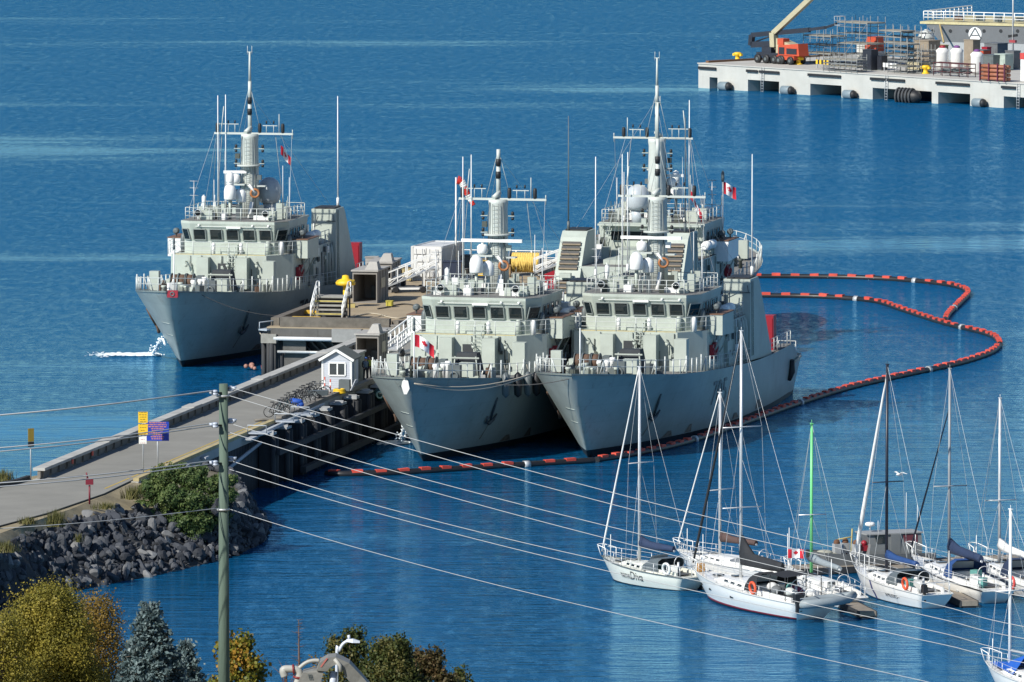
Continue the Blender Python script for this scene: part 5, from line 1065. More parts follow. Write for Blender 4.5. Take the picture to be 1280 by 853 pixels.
def misc():
    t = T('bollard', 'yellow capped mooring bollard on a yellow base by the timber steps', 'bollard', at(432, 384, ZD)); m = MB(); m.box((0, 0, .12), (1.5, 1.3, .24)); m.build('base', mat('faded yellow timber', (.45, .37, .14), .8, .2), t); m = MB(); m.lathe([(.22, .24), (.2, .9), (.2, 1.7)], (0, 0, 0), 12); m.build('post', YEL, t); m = MB(); m.lathe([(.2, 1.65), (.75, 1.75), (.8, 1.95), (.6, 2.15), (.3, 2.25), (.25, 2.5), (.02, 2.55)], (0, 0, 0), 14)
    for a in range(4): m.box((.62*cos(a*1.57+.5), .62*sin(a*1.57+.5), 1.98), (.3, .3, .3))
    m.build('cap', YEL, t)
    for i, (px, py, l) in enumerate(((388, 395, 'yellow steel beam lying on the jetty nearest the timber steps'), (383, 403, 'yellow steel beam lying on the jetty at its near corner'))):
        t = T('fender_beam', l, 'beam', at(px, py, ZD), -PJ); m = MB(); m.bx(-1.1, 1.1, -.2, .2, .18, .44); m.build('beam', mat('worn yellow beam', (.58, .36, .03), .6, .25, 2), t); m = MB(); m.bx(-.9, -.7, -.25, .25, 0, .177); m.bx(.7, .9, -.25, .25, 0, .177); m.build('block', TIMD, t)
    for px, py, d, l, mm in ((586, 344, (1.3, 1.2, 1.5), 'black equipment crate behind the middle warship aerials', DKG), (603, 347, (1.2, .9, 1.2), 'yellow tarped crate on the jetty left of the middle mast', YEL), (491, 349, (1.3, .9, .6), 'dark pallet load beyond the wheeled gangway', TIMD), (465, 343, (1.0, .9, 1.3), 'grey cabinet with a peaked cover on the far jetty edge', SHEDR), (566, 352, (1.5, 1.0, 1.5), 'dark blue bin against the side of the white container', mat('dark blue bin', (.02, .03, .06), .5, .2)), (700, 341, (1.2, 1.0, .8), 'ochre crate at the right end of the sloping gangway', mat('ochre crate', (.4, .3, .12), .7, .2)), (500, 358, (.9, .9, .55), 'black tyred cart under the wheeled gangway', BLACK)):
        t = T('crate', l, 'crate', at(px, py, ZD), -PJ+.1); m = MB(); m.box((0, 0, d[2]/2+.1), d); m.build('body', mm, t); m = MB(); m.box((0, 0, d[2]+.14), (d[0]+.1, d[1]+.1, .07)); m.build('lid', mm if mm is not DKG else BLACK, t); m = MB(); m.box((0, 0, .05), (d[0]*.9, d[1]*.9, .1)); m.build('pallet', TIMB, t)
    # rail along the far edge of the jetty
    t = Jthing('guard_rail', 'white post and rail along the far edge of the jetty', 'railing', -153.2, 722.8, ZD); m = MB(); rails(m, [(0, 0, 0), (13, 0, 0)], 1.1, .04, True, 2, .06); m.build('rail', WHITE, t)
    t = Jthing('guard_rail', 'white scaffold rails on the jetty edge behind the flag of the middle warship', 'railing', -136.9, 640, ZR); m = MB(); rails(m, [(0, 0, 0), (.3, 9, 0), (.3, 16, 0)], 2.4, .05, True, 4, .07); m.build('rail', WHITE, t)
    t = T('delineator_post', 'orange and white delineator posts', 'post', at(407, 496, ZR)); bpy.data.objects.remove(t)
    for px, py, l in ((406, 492, 'red and white striped post nearest the hut corner'), (413, 495, 'red and white striped post beside the yellow hose reel')):
        t = T('delineator_post', l, 'post', at(px, py, ZR)); m = MB(); m.lathe([(.16, 0), (.16, .06), (.06, .08)], (0, 0, 0), 10, 1); m.build('base', [RED, BLACK], t)
        m = MB()
        for k in range(5): m.bar((0, 0, .08+k*.22), (0, 0, .3+k*.22), .055, n=8, m=k % 2)
        m.build('tube', [mat('faded red post', (.5, .1, .07), .6, .1), WHITE], t)
    t = T('hose_reel', 'yellow hose coil on the ground in front of the guard hut', 'hose', at(424, 492.5, ZR)); m = MB()
    for k in range(3): m.torus((0, 0, .08+k*.11), .42-.03*k, .07, (0, 0, 1), 18, 6)
    m.build('coil', YEL, t); m = MB(); m.bar((0, 0, 0), (0, 0, .42), .1); m.build('hub', DKG, t)
    t = T('generator', 'small dark grey generator against the front of the guard hut', 'generator', at(431, 489.5, ZR), -PJ); m = MB(); m.box((0, 0, .45), (.8, .6, .8), 0, 0, (.95, .9, 0, 0)); m.build('body', DKG, t); m = MB(); m.beam((.5, -.2, .1), (.9, -.3, .9), .25, .05); m.build('panel', LAP, t)
    t = T('mooring_buoy', 'dark green fender ball at the bow of the middle warship', 'fender', J(-135.0, 616, 3.3)); m = MB(); m.sph((0, 0, 0), .5, 12); m.build('ball', mat('dark green fender', (.01, .05, .04), .4, .2), t); m = MB(); m.torus((0, -.45, 0), .22, .07, (.2, -1, 0), 14, 6); m.build('eye', mat('pale green ring', (.35, .5, .42), .5, .1), t)
    for px, py, l in ((317, 461, 'pale net bag of floats hanging in the water by the dolphin piles'), (337, 462, 'orange float bumping against the dolphin piles'),):
        t = T('float_cluster', l, 'float', at(px, py, .1)); r = random.Random(px); m = MB()
        for i in range(7): m.sph((r.gauss(0, .4), r.gauss(0, .3), r.uniform(.05, .4)), r.uniform(.14, .26), 8, i % 2)
        m.build('ball', [ORANGE if px > 330 else mat('dirty pink float', (.35, .18, .14), .7, .3), mat('dirty pink float', (.35, .18, .14), .7, .3)], t)
    t = T('float_cluster', 'flat orange float in the shade beneath the jetty end', 'float', at(352, 461, .1)); m = MB(); m.bar((-.8, 0, .1), (.8, 0, .1), .2, n=9); m.build('ball', ORANGE, t)
misc()
for px, py, w, d, h, c, l in ((447, 369, .8, .8, 1.1, (.3, .3, .28), 'pale grey cabinet between the bollard and the nearest open shed'), (500, 347, 1.6, .9, .7, (.22, .15, .08), 'long brown timber stack left of the white container'), (480, 346, .9, .8, 1.0, (.13, .10, .07), 'dark brown crate on the far jetty edge'), (509, 352, .7, .7, .9, (.45, .38, .2), 'tan crate against the foot of the white container'), (576, 349, 1.0, .8, .7, (.16, .17, .17), 'grey toolbox right of the white container'), (630, 346, 1.1, .9, .8, (.3, .2, .1), 'brown cable drum box left of the yellow rope reel'), (682, 342, 1.0, .8, 1.0, (.42, .42, .38), 'pale box between the yellow reel and the sloping gangway'), (487, 384, .5, .5, .35, (.4, .35, .05), 'small ochre box alone in the middle of the jetty deck'), (470, 352, .8, .7, 1.5, (.33, .34, .34), 'tall pale locker behind the pair of open sheds'), (498, 419, 1.1, .7, .6, (.25, .23, .2), 'low grey crate on the jetty behind the bow flag')):
    t = T('crate', l, 'crate', at(px, py, ZD), -PJ+.15*sin(px)); m = MB(); mm = mat('jetty crate paint %d' % px, c, .8, .25); m.box((0, 0, h/2+.1), (w, d, h))
    for q in (-.3, .3): m.box((q*w, -d/2-.02, h/2+.1), (.08, .04, h))
    m.build('body', mm, t); m = MB(); m.box((0, 0, h+.135), (w+.06, d+.06, .06)); m.build('lid', mm, t); m = MB(); m.box((0, 0, .05), (w*.9, d*.9, .1)); m.build('pallet', TIMB, t)
for px, py, l in ((520, 384, 'dark hose snaking over the tan jetty deck'), (462, 396, 'pale hose looping across the near part of the jetty deck')):
    p0 = at(px, py, ZD); t = T('hose', l, 'hose', p0, 0); m = MB(); m.tube(smoothpts([(-3+.75*k, 2.2*sin(k*1.1+px), .06) for k in range(9)], 4), .055, 5); m.build('hose', mat('hose skin %d' % px, (.05, .05, .05) if px > 500 else (.4, .36, .28), .8, .2), t)
# ------------------------------------------------------------------ bicycles
def bike():
    t = T('bicycle', '', 'bicycle', (0, 0, 0)); BK = mat('black bike frame', (.02, .022, .025), .4, .2)
    for x in (0, 1.03): m = MB(); m.torus((x, 0, .34), .32, .026, (0, 1, 0), 22, 5, 0); w = m.build('wheel', BLACK, t); m = MB(); [m.bar((x, 0, .34), (x+.31*cos(a*pi/6), 0, .34+.31*sin(a*pi/6)), .006, n=3, cap=False) for a in range(12)]; m.build('spoke_set', STEEL, w)
    m = MB(); A, B, C, D, E_ = (0, 0, .34), (.45, 0, .3), (.3, 0, .85), (.85, 0, .82), (1.03, 0, .34)
    for p, q in ((A, B), (B, C), (C, D), (B, D), (A, C), (D, E_)): m.bar(p, q, .022, n=6)
    m.bar(D, (.8, 0, 1.0), .02); fr = m.build('frame', BK, t); m = MB(); m.tube([(.95, -.28, 1.02), (.82, -.2, 1.0), (.8, 0, 1.0), (.82, .2, 1.0), (.95, .28, 1.02)], .018, 5); m.build('handlebar', BK, t)
    m = MB(); m.bar(C, (.27, 0, .93), .016); m.box((.25, 0, .96), (.28, .14, .06), 0, 0, (.8, .6, -.03, 0)); m.build('saddle', BLACK, t)
    m = MB(); m.lathe([(.09, -.01), (.09, .01)], (.45, 0, .3), 12, 0, 'Y'); m.bar((.45, -.06, .3), (.52, -.1, .15), .015); m.build('crank', STEEL, t); return t
b0 = bike()
bl = [(345, 522, .25, 0, 'bicycle nearest the sea end of the heap, both wheels clear'), (353, 519, .5, .1, 'bicycle leaning just behind the nearest one in the heap'), (362, 513, .15, -.12, 'bicycle with its front wheel turned, left of the blue bag'), (372, 508, .4, .08, 'bicycle right behind the blue bag'), (381, 503, .2, -.1, 'bicycle in the middle of the dense end of the heap'), (389, 499, .55, .1, 'bicycle one place from the far end of the heap'), (397, 496, .3, 0, 'bicycle at the far end of the heap, closest to the guard hut'), (358, 516, -.2, .15, 'bicycle tangled between the nearest pair and the turned wheel one'), (367, 510.5, .7, -.1, 'bicycle leaning the other way just before the blue bag'), (377, 505.5, 0, .2, 'bicycle wedged between the blue bag and the dense end'), (385, 501, .45, -.15, 'bicycle pressed into the dense end of the heap'), (393, 497.5, .1, .1, 'bicycle lying low next to the bike trailer')]
for i, (px, py, a, lean, l) in enumerate(bl):
    o = b0 if i == 0 else copy_tree(b0); o['label'] = l; o['group'] = 'bicycles heaped on the pier'; o.location = at(px-9, py, ZR); o.rotation_euler = (lean, 0, a); o.scale = (1.1, 1.1, 1.1)
    if i in (1, 6):
        for ch in o.children:
            if ch.name.startswith('frame'):
                ch.data = ch.data.copy(); ch.data.materials[0] = [None, mat('teal bike frame', (.02, .06, .07), .4, .1), 0, 0, mat('maroon bike frame', (.2, .02, .03), .4, .1), 0, STEEL][i]
t = T('cargo_bag', 'blue bag slung on the heap of bicycles', 'bag', at(371, 513, ZR)); m = MB(); m.sph((0, 0, .6), .36, 12, 0, (1.2, .7, .6)); m.sph((.25, -.05, .4), .26, 10, 0, (1, .7, .8)); m.sph((-.25, .1, .72), .22, 10, 0, (1.2, .7, .6)); m.build('bag', mat('blue bag cloth', (.01, .07, .35), .7, .15), t)
t = T('bike_trailer', 'low dark bike trailer between the heap and the guard hut', 'trailer', at(397, 501, ZR), .2); m = MB(); m.box((0, 0, .55), (1.3, .6, .35), 0, 0, (1.1, 1.1, 0, 0)); m.build('tray', DKG, t)
for s in (-.35, .35): m = MB(); m.torus((0, s, .25), .22, .03, (0, 1, 0), 14, 5); m.build('wheel', BLACK, t)
t = T('hose_bundle', 'grey hose bundle lying on the kerb at the start of the bicycles', 'hose', at(335, 527, ZR), .2); m = MB()
for k in range(4): m.tube([(-.9, .1*k, .08), (-.3, .1*k+.1, .12), (.4, .1*k, .1), (1, .1*k+.1, .08)], .07, 6)
m.build('hose', mat('weathered hose', (.16, .15, .13), .8, .3), t)
# ------------------------------------------------------------------ signs
def sign(label, loc, rz, panels, h, post=STEEL):
    t = T('sign', label, 'sign', loc, rz); m = MB(); m.bar((0, .06, 0), (0, .06, h), .045, n=7); m.build('post', post, t)
    for x, z, w, hh, c, lines, lc in panels:
        m = MB(); m.box((x, 0, z), (w, .03, hh)); p = m.build('panel', c, t); r = random.Random(int(z*10)); m = MB()
        for k in range(lines):
            zz = z+hh*.42-hh*.84*k/max(1, lines-1); half = w*r.uniform(.22, .44); xx = x-half
            while xx < x+half-.02: l = min(r.uniform(.05, .22), x+half-xx); m.add([(xx, -.018, zz), (xx+l, -.018, zz), (xx+l, -.018, zz+hh*.05), (xx, -.018, zz+hh*.05)], [(0, 1, 2, 3)]); xx += l+.035
        if lines: m.build('lettering_lines', lc, p, fix=False)
    return t
sign('yellow double notice board on a post beside the pier road', at(179, 594, 3.95), -.05, [(0, 3.75, .62, .72, YEL, 5, mat('dark sign ink', (.08, .06, .02), .6, .1)), (0, 2.98, .62, .68, YEL, 4, mat('dark sign ink', (.08, .06, .02), .6, .1)), (-.02, 2.3, .5, .55, CREAM, 3, mat('red sign ink', (.4, .05, .05), .6, .1))], 4.1)
sign('blue notice board with rows of peach lettering behind the leafy bush', at(197, 591, 3.95), -.05, [(0, 2.7, 1.5, 1.25, mat('blue sign board', (.01, .04, .35), .5, .1), 9, mat('peach sign ink', (.5, .2, .13), .6, .1))], 3.0)
t = sign('small yellow and black sign on a tall post at the road bend', at(39, 602, 3.95), .5, [(0, 3.0, .42, .85, mat('dull ochre sign', (.3, .21, .03), .6, .2), 0, None), (0, 2.4, .42, .32, BLACK, 0, None)], 3.4)
def red_post():
    t = T('call_post', 'dark red post with a box on top at the road edge', 'post', at(112, 630.5, 3.92)); R_ = mat('dark red post', (.16, .012, .025), .5, .15); m = MB(); m.bar((0, 0, 0), (0, 0, 1.2), .06); m.build('post', R_, t); m = MB(); m.box((0, 0, 1.42), (.48, .3, .35)); m.box((-.12, 0, 1.62), (.14, .2, .1)); m.build('box', R_, t); m = MB(); m.bar((-.12, 0, 1.65), (-.2, 0, 2.0), .05); m.build('lamp', R_, t)
red_post()
# ------------------------------------------------------------------ flags and lines on the ships
def ship_pt(stem, phi, x, s, z): return Vector((stem[0]+x*cos(phi)+s*sin(phi), stem[1]-x*sin(phi)+s*cos(phi), z))
REDF = mat('flag red', (.50, .012, .03), .8, .06); WHF = mat('flag white', (.75, .75, .75), .8, .04)
def leaf_poly(s):
    p = [(0, 1), (.12, .72), (.3, .82), (.24, .45), (.42, .6), (.5, .48), (.72, .52), (.62, .3), (.72, .2), (.36, -.1), (.4, -.25), (.04, -.2), (.04, -.6)]
    return [(a*s, b*s) for a, b in p]+[(-a*s, b*s) for a, b in p[::-1]]
def flag(label, top, w, h, droop, ang, folds=2.0, seed=0):
    "maple leaf flag streaming from the point top"
    t = T('flag', label, 'flag', top, ang); nx, nz = 24, 10
    def S_(u, v): return Vector((u*w*(1-.12*droop), .10*w*sin(u*folds*2*pi+v*1.3+seed)*u**.5, -v*h-droop*w*u**1.3+.05*h*sin(u*5+seed)))
    m = MB(); vs = [S_(i/nx, j/nz) for i in range(nx+1) for j in range(nz+1)]
    for i in range(nx):
        for j in range(nz):
            u = (i+.5)/nx; a = i*(nz+1)+j; m.add([vs[a], vs[a+nz+1], vs[a+nz+2], vs[a+1]], [(0, 1, 2, 3)], 0 if u < .25 or u > .75 else 1, True)
    m.build('cloth', [REDF, WHF], t); q = leaf_poly(h*.36)
    for sg in (1, -1):
        m = MB(); P = []
        for a, b in q: u = .5+a/w; v = .5-b/h; p = S_(u, v); P.append(p+Vector((0, -.015*sg, 0)))
        c = S_(.5, .5)+Vector((0, -.015*sg, 0)); m.add([c]+P, [(0, i+1, (i+1) % len(P)+1) for i in range(len(P))]); m.build('maple_leaf', REDF, t, fix=False)
flag('maple leaf flag at the bow jackstaff of the middle warship', ship_pt(S2, PH, .3, -3.6, 9.25), 1.45, .85, .55, .1, 1.3)
flag('small maple leaf flag on a staff right of the twin masts', ship_pt((16.8, 725.5), PH+pi, -4.6, 19, 13.1), 1.15, .95, .4, .2, 1.2, 1)
flag('drooping red and white flag between the twin masts and the staffed flag', ship_pt((16.8, 725.5), PH+pi, -2.9, 23.6, 12.8), 1.3, .7, 1.6, .4, 1.5, 2)
flag('little red and white flag under the yard of the leftmost warship', ship_pt(S7, radians(11.9), 2.6, 22.4, 15.9), 1.1, .75, 1.0, .7, 1.2, 3)
flag('maple leaf flag at the stern of the red striped sloop', at(984, 686.5, 0)+Vector((0, 0, 0)) if False else atd(985, 686, 529.5), .95, .55, .08, .0, 1.0, 4)
fs = T('flagstaff', 'thin white staff of the maple leaf flag above the red striped sloop', 'flagstaff', atd(984.5, 720, 529.5)); m = MB(); m.bar((0, 0, -.6), (0, 0, 2.5), .022, n=5); m.build('pole', WHITE, fs); m = MB(); m.sph((0, 0, 2.52), .04, 6); m.build('finial', WHITE, fs)
fs = T('flagstaff', 'white flagstaff with a dark lamp head beside the twin masts', 'flagstaff', ship_pt((16.8, 725.5), PH+pi, -4.6, 19, 8.6)); m = MB(); m.bar((0, 0, 0), (0, 0, 4.6), .08, .06); m.build('pole', WHITE, fs); m = MB(); m.lathe([(.1, 0), (.13, .2), (.13, .7), (.02, .9)], (0, 0, 4.55), 8); m.build('lamp', DKG, fs)
def line(label, a, b, sag, r=.045, m_=ROPE, loops=1):
    c = (a+b)/2; t = T('mooring_line', label, 'rope', c, 0, None); m = MB()
    for k in range(loops):
        P = [a.lerp(b, i/14)-c-Vector((0, 0, (sag+.25*k)*4*(i/14)*(1-i/14))) for i in range(15)]; m.tube(P, r, 5)
    m.build('rope', m_, t)
line('pale doubled mooring rope sagging across the bow of the middle warship', ship_pt(S2, PH, .6, -4.9, 5.95), ship_pt(S5, PH, -3.6, -1.5, 6.0), .55, .05, ROPE, 2)
line('thin dark rope from the middle warship bow to the green fender ball', ship_pt(S2, PH, -.4, -4.9, 5.8), J(-135.2, 616, 3.4), .25, .025, ROPED)
line('pale rope from the leftmost warship to the dolphin piles', ship_pt(S7, radians(11.9), 4.3, 7, 2.6), J(-153.6, 660.4, 3.4), .35, .05)
line('dark rope down the flank of the leftmost warship towards the jetty', ship_pt(S7, radians(11.9), 2.2, -2.5, 5.9), J(-153.4, 668, 4.2), .5, .03, ROPED)
line('dark rope from the bow of the hull marked 705 towards its neighbour', ship_pt(S5, PH, .2, -4.8, 6.1), ship_pt(S2, PH, 4.2, 2, 5.4), .3, .03, ROPED)
for i, (s, l) in enumerate(((4, 'nearest'), (6.2, 'second'), (8.4, 'third'), (10.6, 'farthest'))):
    t = T('hull_fender', 'dark sausage fender hanging between the two nearest warships, %s of four' % l, 'fender', ship_pt(S2, PH, halfb(s, zdeck(s))+.22, s, zdeck(s)), 0, 'sausage fenders between the hulls'); m = MB(); m.lathe([(.05, -1.5), (.26, -1.3), (.3, -.6), (.26, .1), (.05, .3)], (0, 0, .1), 10); m.build('body', BLACK if i % 2 else DKG, t); m = MB(); m.bar((0, 0, .4), (-.1, 0, .9), .025, n=5); m.build('lanyard', ROPE, t)
# ------------------------------------------------------------------ people by the hooded shed
def person(label, loc, rz, cloth, vest, cap):
    t = T('person', label, 'person', loc, rz)
    J_ = {'pelvis': (0, 0, .95), 'chest': (0, .02, 1.32), 'neck': (0, .0, 1.5), 'head': (0, -.02, 1.63), 'top': (0, -.02, 1.72)}
    vs = [(0, 0, .95), (0, .02, 1.15), (0, .02, 1.36), (0, 0, 1.5), (0, -.01, 1.62), (0, -.02, 1.72), (-.1, 0, .9), (-.12, -.03, .5), (-.12, .02, .08), (-.12, -.14, .04), (.1, 0, .9), (.12, .02, .5), (.13, .05, .08), (.14, -.1, .04), (-.19, .02, 1.42), (-.25, .04, 1.14), (-.2, -.16, .98), (-.19, -.23, .95), (.19, .02, 1.42), (.25, .05, 1.14), (.22, -.14, .98), (.2, -.22, .95)]
    es = [(0, 1), (1, 2), (2, 3), (3, 4), (4, 5), (0, 6), (6, 7), (7, 8), (8, 9), (0, 10), (10, 11), (11, 12), (12, 13), (2, 14), (14, 15), (15, 16), (16, 17), (2, 18), (18, 19), (19, 20), (20, 21)]
    rr = [.15, .15, .16, .06, .1, .085, .09, .07, .05, .045, .09, .07, .05, .045, .07, .05, .04, .035, .07, .05, .04, .035]
    me = bpy.data.meshes.new('body'); me.from_pydata(vs, es, []); o = bpy.data.objects.new('body', me); COL.objects.link(o)
    sk = o.modifiers.new('s', 'SKIN'); o.modifiers.new('u', 'SUBSURF').levels = 1
    for i, r in enumerate(rr): me.skin_vertices[0].data[i].radius = (r, r*.85 if i < 3 else r)
    me.skin_vertices[0].data[0].use_root = True
    dg = bpy.context.evaluated_depsgraph_get(); m2 = bpy.data.meshes.new_from_object(o.evaluated_get(dg)); bpy.data.objects.remove(o)
    m2.materials.clear(); SK_ = mat('skin', (.45, .25, .17), .6, .1)
    for m_ in (cloth, vest, SK_): m2.materials.append(m_)
    for p in m2.polygons: z = p.center.z; p.material_index = 2 if (z > 1.5 or (z < 1.02 and z > .9 and abs(p.center.y) > .17)) else (1 if 1.05 < z < 1.46 and abs(p.center.x) < .2 else 0); p.use_smooth = True
    b = bpy.data.objects.new('body', m2); COL.objects.link(b); b.parent = t
    m = MB(); m.sph((0, -.015, 1.7), .115, 10, 0, (1, 1.1, .62)); m.box((0, -.14, 1.69), (.16, .14, .02)); m.build('cap', cap, t)
DRK = mat('dark work clothes', (.015, .018, .025), .8, .2); HV = mat('yellow safety vest', (.55, .55, .06), .7, .1)
person('person in dark clothes and a blue cap standing by the hooded shed', at(457, 477, ZR), .4, DRK, mat('grey blue vest', (.12, .16, .2), .7, .1), mat('blue cap', (.02, .07, .25), .7, .1))
person('person in dark clothes with a yellow safety vest at the shed doorway', at(461.5, 475.5, ZR), -.5, DRK, HV, DRK)

t = T('signal_cloth', 'red and green cloth hanging between the funnel louvres and the middle warship', 'cloth', at(692, 392, 3.6)); m = MB(); R = [[Vector((-.75+.1*sin(k), .15*sin(k*1.3), 3.1-k*.45)), Vector((.0, -.2*cos(k), 3.4-k*.4)), Vector((.75, .15*cos(k*.9), 3.6-k*.42))] for k in range(7)]
m.loft(R, 0, closed=False, cap=False, smooth=True); m.build('red_cloth', mat('deep red cloth', (.33, .01, .025), .8, .15), t, fix=False); m = MB(); m.loft([[Vector((.1, -.1, 3.5)), Vector((.9, .1, 4.4))], [Vector((.2, -.25, 3.0)), Vector((1.0, 0, 3.9))]], 0, closed=False, cap=False); m.build('green_cloth', mat('green cloth', (.01, .14, .06), .8, .15), t, fix=False); m = MB(); m.bar((.8, .2, 0), (.9, .15, 4.5), .05); m.build('pole', WHITE, t)
# ================================================================== FAR CONCRETE PIER
PA, PB = at(873, 110, 0), at(1280, 137, 0); PD = (PB-PA); PD.normalize(); FRZ = math.atan2(PD.y, PD.x); PN = Vector((-PD.y, PD.x, 0)); ZP = 2.85
def fp(px, py, z=ZP):
    "local (along, in) coordinates on the far pier of a pixel seen at height z"
    q = at(px, py, z)-PA; return q.dot(PD), q.dot(PN)
def along(px, org, n=0.0, d=None, nn=None, py=60):
    "distance along the line org + d*a + nn*n at which it is seen in column px"
    d = d or PD; nn = nn or PN; o = Vector((org.x, org.y, 0))+nn*n; r = atd(px, py, 1000.0); k = r.x/r.y
    return (k*o.y-o.x)/(d.x-k*d.y)
def sight(px, py, org, n=0.0, d=None, nn=None):
    d = d or PD; nn = nn or PN; a = along(px, org, n, d, nn, py); p = org+d*a+nn*n
    return Vector((a, n, atd(px, py, p.y).z-org.z))
CONP = mat('pale new concrete', (.43, .43, .40), .8, .12, .35, bump=.1, streak=.35, streak_col='8b8a80')
def far_pier():
    t = T('concrete_pier', 'pale concrete pier with dark openings along its waterline, far across the harbour', 'pier', PA, FRZ); Lp = 90; D = 26
    ax = lambda px: along(px, PA)
    ops = [(887, 897), (935, 974), (1013, 1052), (1091, 1165), (1173, 1213), (1255, 1300)]
    m = MB(); m.bx(0, Lp, .003, D, 1.35, ZP-.01); xs = [0]
    e = [(ax(a), ax(b)) for a, b in ops]; x = 0
    for a, b in e: m.bx(x, a, 0, D*.6, -1, 1.347); x = b
    m.bx(x, Lp, 0, D*.6, -1, 1.347); m.bx(.3, Lp, 6, D*.6-.1, -1, 1.34, 1); x = 13  # near-black block: interior shade of the openings put into its colour
    m.build('wall', [CONP, mat('painted shade behind opening', (.010, .02, .045), .9, .3)], t)
    m = MB(); m.bx(-.1, Lp, -.1, D, ZP-.007, ZP+.12); m.bx(.0, 6, D-.8, D-.3, ZP+.12, ZP+.3, 1); m.build('deck', [mat('pier deck concrete', (.42, .41, .38), .85, .12, .3), TIMB], t)
    m = MB(); m.bx(.4, .9, .8, D-1, ZP+.123, ZP+.35); m.build('timber_edge', BROWN, t)
    for a, b in ((874, 896), (934, 948), (950, 975), (1011, 1052), (1089, 1108), (1110, 1132), (1171, 1213), (1253, 1272)):
        m = MB(); m.bx(ax(a), ax(b), -.22, -.103, 2.25, 2.55); m.build('rubber_strip', BLACK, t)
    FB = mat('grey pier fender', (.17, .22, .25), .5, .15)
    for px in (911, 989, 1067, 1229): m = MB(); x = ax(px); m.lathe([(.3, -.95), (.52, -.8), (.55, .5), (.5, .55)], (x, -.6, .45), 14, 0, 'X'); m.lathe([(.52, .55), (.45, .8), (.2, 1.0)], (x, -.6, .45), 14, 1, 'X'); m.build('fender', [FB, BLACK], t)
    x = ax(1143); m = MB(); m.lathe([(.2, -2.0), (.7, -1.6), (.85, 0), (.75, 1.4), (.2, 2.0)], (x, -.95, .7), 14, 0, 'X'); f = m.build('fender', BLACK, t)
    for k in range(5): q = MB(); q.torus((x-1.5+k*.55, -1.0, .7), .9, .13, (1, .3, 0), 18, 6); q.build('tyre', mat('worn tyre rubber', (.05, .055, .06), .7, .3), f)
    for px in (954, 1109, 1274):
        m = MB(); x = ax(px)
        for s in (-.2, .2): m.bar((x+s, -.16, -.3), (x+s, -.16, 2.9), .04, n=5)
        for k in range(9): m.bar((x-.2, -.16, .1+k*.32), (x+.2, -.16, .1+k*.32), .03, n=4)
        m.build('ladder', STEEL, t)
    return t
far_pier()
def FT(name, label, cat, px, py, group=None, rz=0): a, n = fp(px, py, ZP+.12); p = PA+PD*a+PN*n; return T(name, label, cat, (p.x, p.y, ZP+.125), FRZ+rz, group)
for px, py, l in ((922, 76, 'yellow bollard at the left corner of the far pier'), (998, 81, 'yellow bollard in front of the orange boom lift'), (1157, 92.5, 'yellow bollard left of the white bulk bags')):
    t = FT('bollard', l, 'bollard', px, py); m = MB(); m.lathe([(.5, 0), (.5, .1), (.3, .15), (.26, .55), (.5, .7), (.5, .9), (.3, 1.0)], (0, 0, 0), 12); m.build('post', YEL, t); m = MB(); m.beam((-.75, 0, .7), (.75, 0, .7), .28, .28); m.build('arm', YEL, t)
def scaffold(label, px, py, w, d, h, planks=True, bays=3, lift=1.6):
    lift *= .8; bays += 1
    t = FT('scaffold', label, 'scaffold', px, py, 'scaffolds on the far pier'); m = MB(); nz = max(1, int(round(h/lift)))
    for i in range(bays+1):
        for y in (0, d): m.bar((-w/2+w*i/bays, y, 0), (-w/2+w*i/bays, y, h+.9), .045, n=4)
    for k in range(nz+1):
        z = h*k/nz+.15
        for y in (0, d):
            m.bar((-w/2, y, z), (w/2, y, z), .04, n=4)
            if k < nz: m.bar((-w/2, y, z+.75), (w/2, y, z+.75), .03, n=4)
        for i in range(bays+1): m.bar((-w/2+w*i/bays, 0, z), (-w/2+w*i/bays, d, z), .04, n=4)
        if k < nz:
            i = k % bays; m.bar((-w/2+w*i/bays, 0, z), (-w/2+w*(i+1)/bays, 0, z+h/nz), .03, n=4); m.bar((-w/2+w*(bays-1-i)/bays, d, z), (-w/2+w*(bays-i)/bays, d, z+h/nz), .03, n=4)
    m.build('tube_frame', mat('dull scaffold tube', (.22, .23, .225), .5, .2), t)
    if planks:
        for k in range(nz, 0, -2): m = MB(); z = h*k/nz+.2; m.bx(-w/2, w/2, .1, d-.1, z, z+.07); m.build('plank', mat('grey scaffold plank', (.26, .245, .2), .85, .2), t)
scaffold('tall scaffold tower with a top guard rail behind the black boom', 1065, 83, 5.0, 3.0, 4.9, True, 3)
scaffold('wide scaffold tower right of the orange boom lift', 1021, 80, 4.6, 2.6, 3.1, True, 3, 1.2)
scaffold('low dense scaffold stack at the pier edge under the tall tower', 1050, 90, 5.6, 1.6, 1.2, True, 5, .45)
scaffold('dark scaffold frame with a diagonal brace near the middle ladder', 1122, 92, 3.2, 2.0, 3.2, True, 2, .8)
scaffold('slim scaffold right of the black frame', 1142, 92, 2.6, 2.2, 2.4, False, 3, .8)
scaffold('scaffold of pale planks beyond the orange machine', 1112, 77, 3.8, 2.4, 3.4, True, 2, .85)
scaffold('small scaffold next to the round tank by the grey ship', 1140, 77, 3.2, 2.0, 3.2, False, 2, .8)
def wheels(t, xs, w, r=.48):
    for x in xs:
        for y in (-w/2, w/2):
            m = MB(); m.lathe([(r*.6, -.2), (r, -.16), (r, .16), (r*.6, .2)], (x, y, r), 14, 0, 'Y'); wh = m.build('wheel', BLACK, t); m = MB(); m.lathe([(.2, -.21), (.2, .21)], (x, y, r), 8, 0, 'Y'); m.build('hub', DKG, wh)
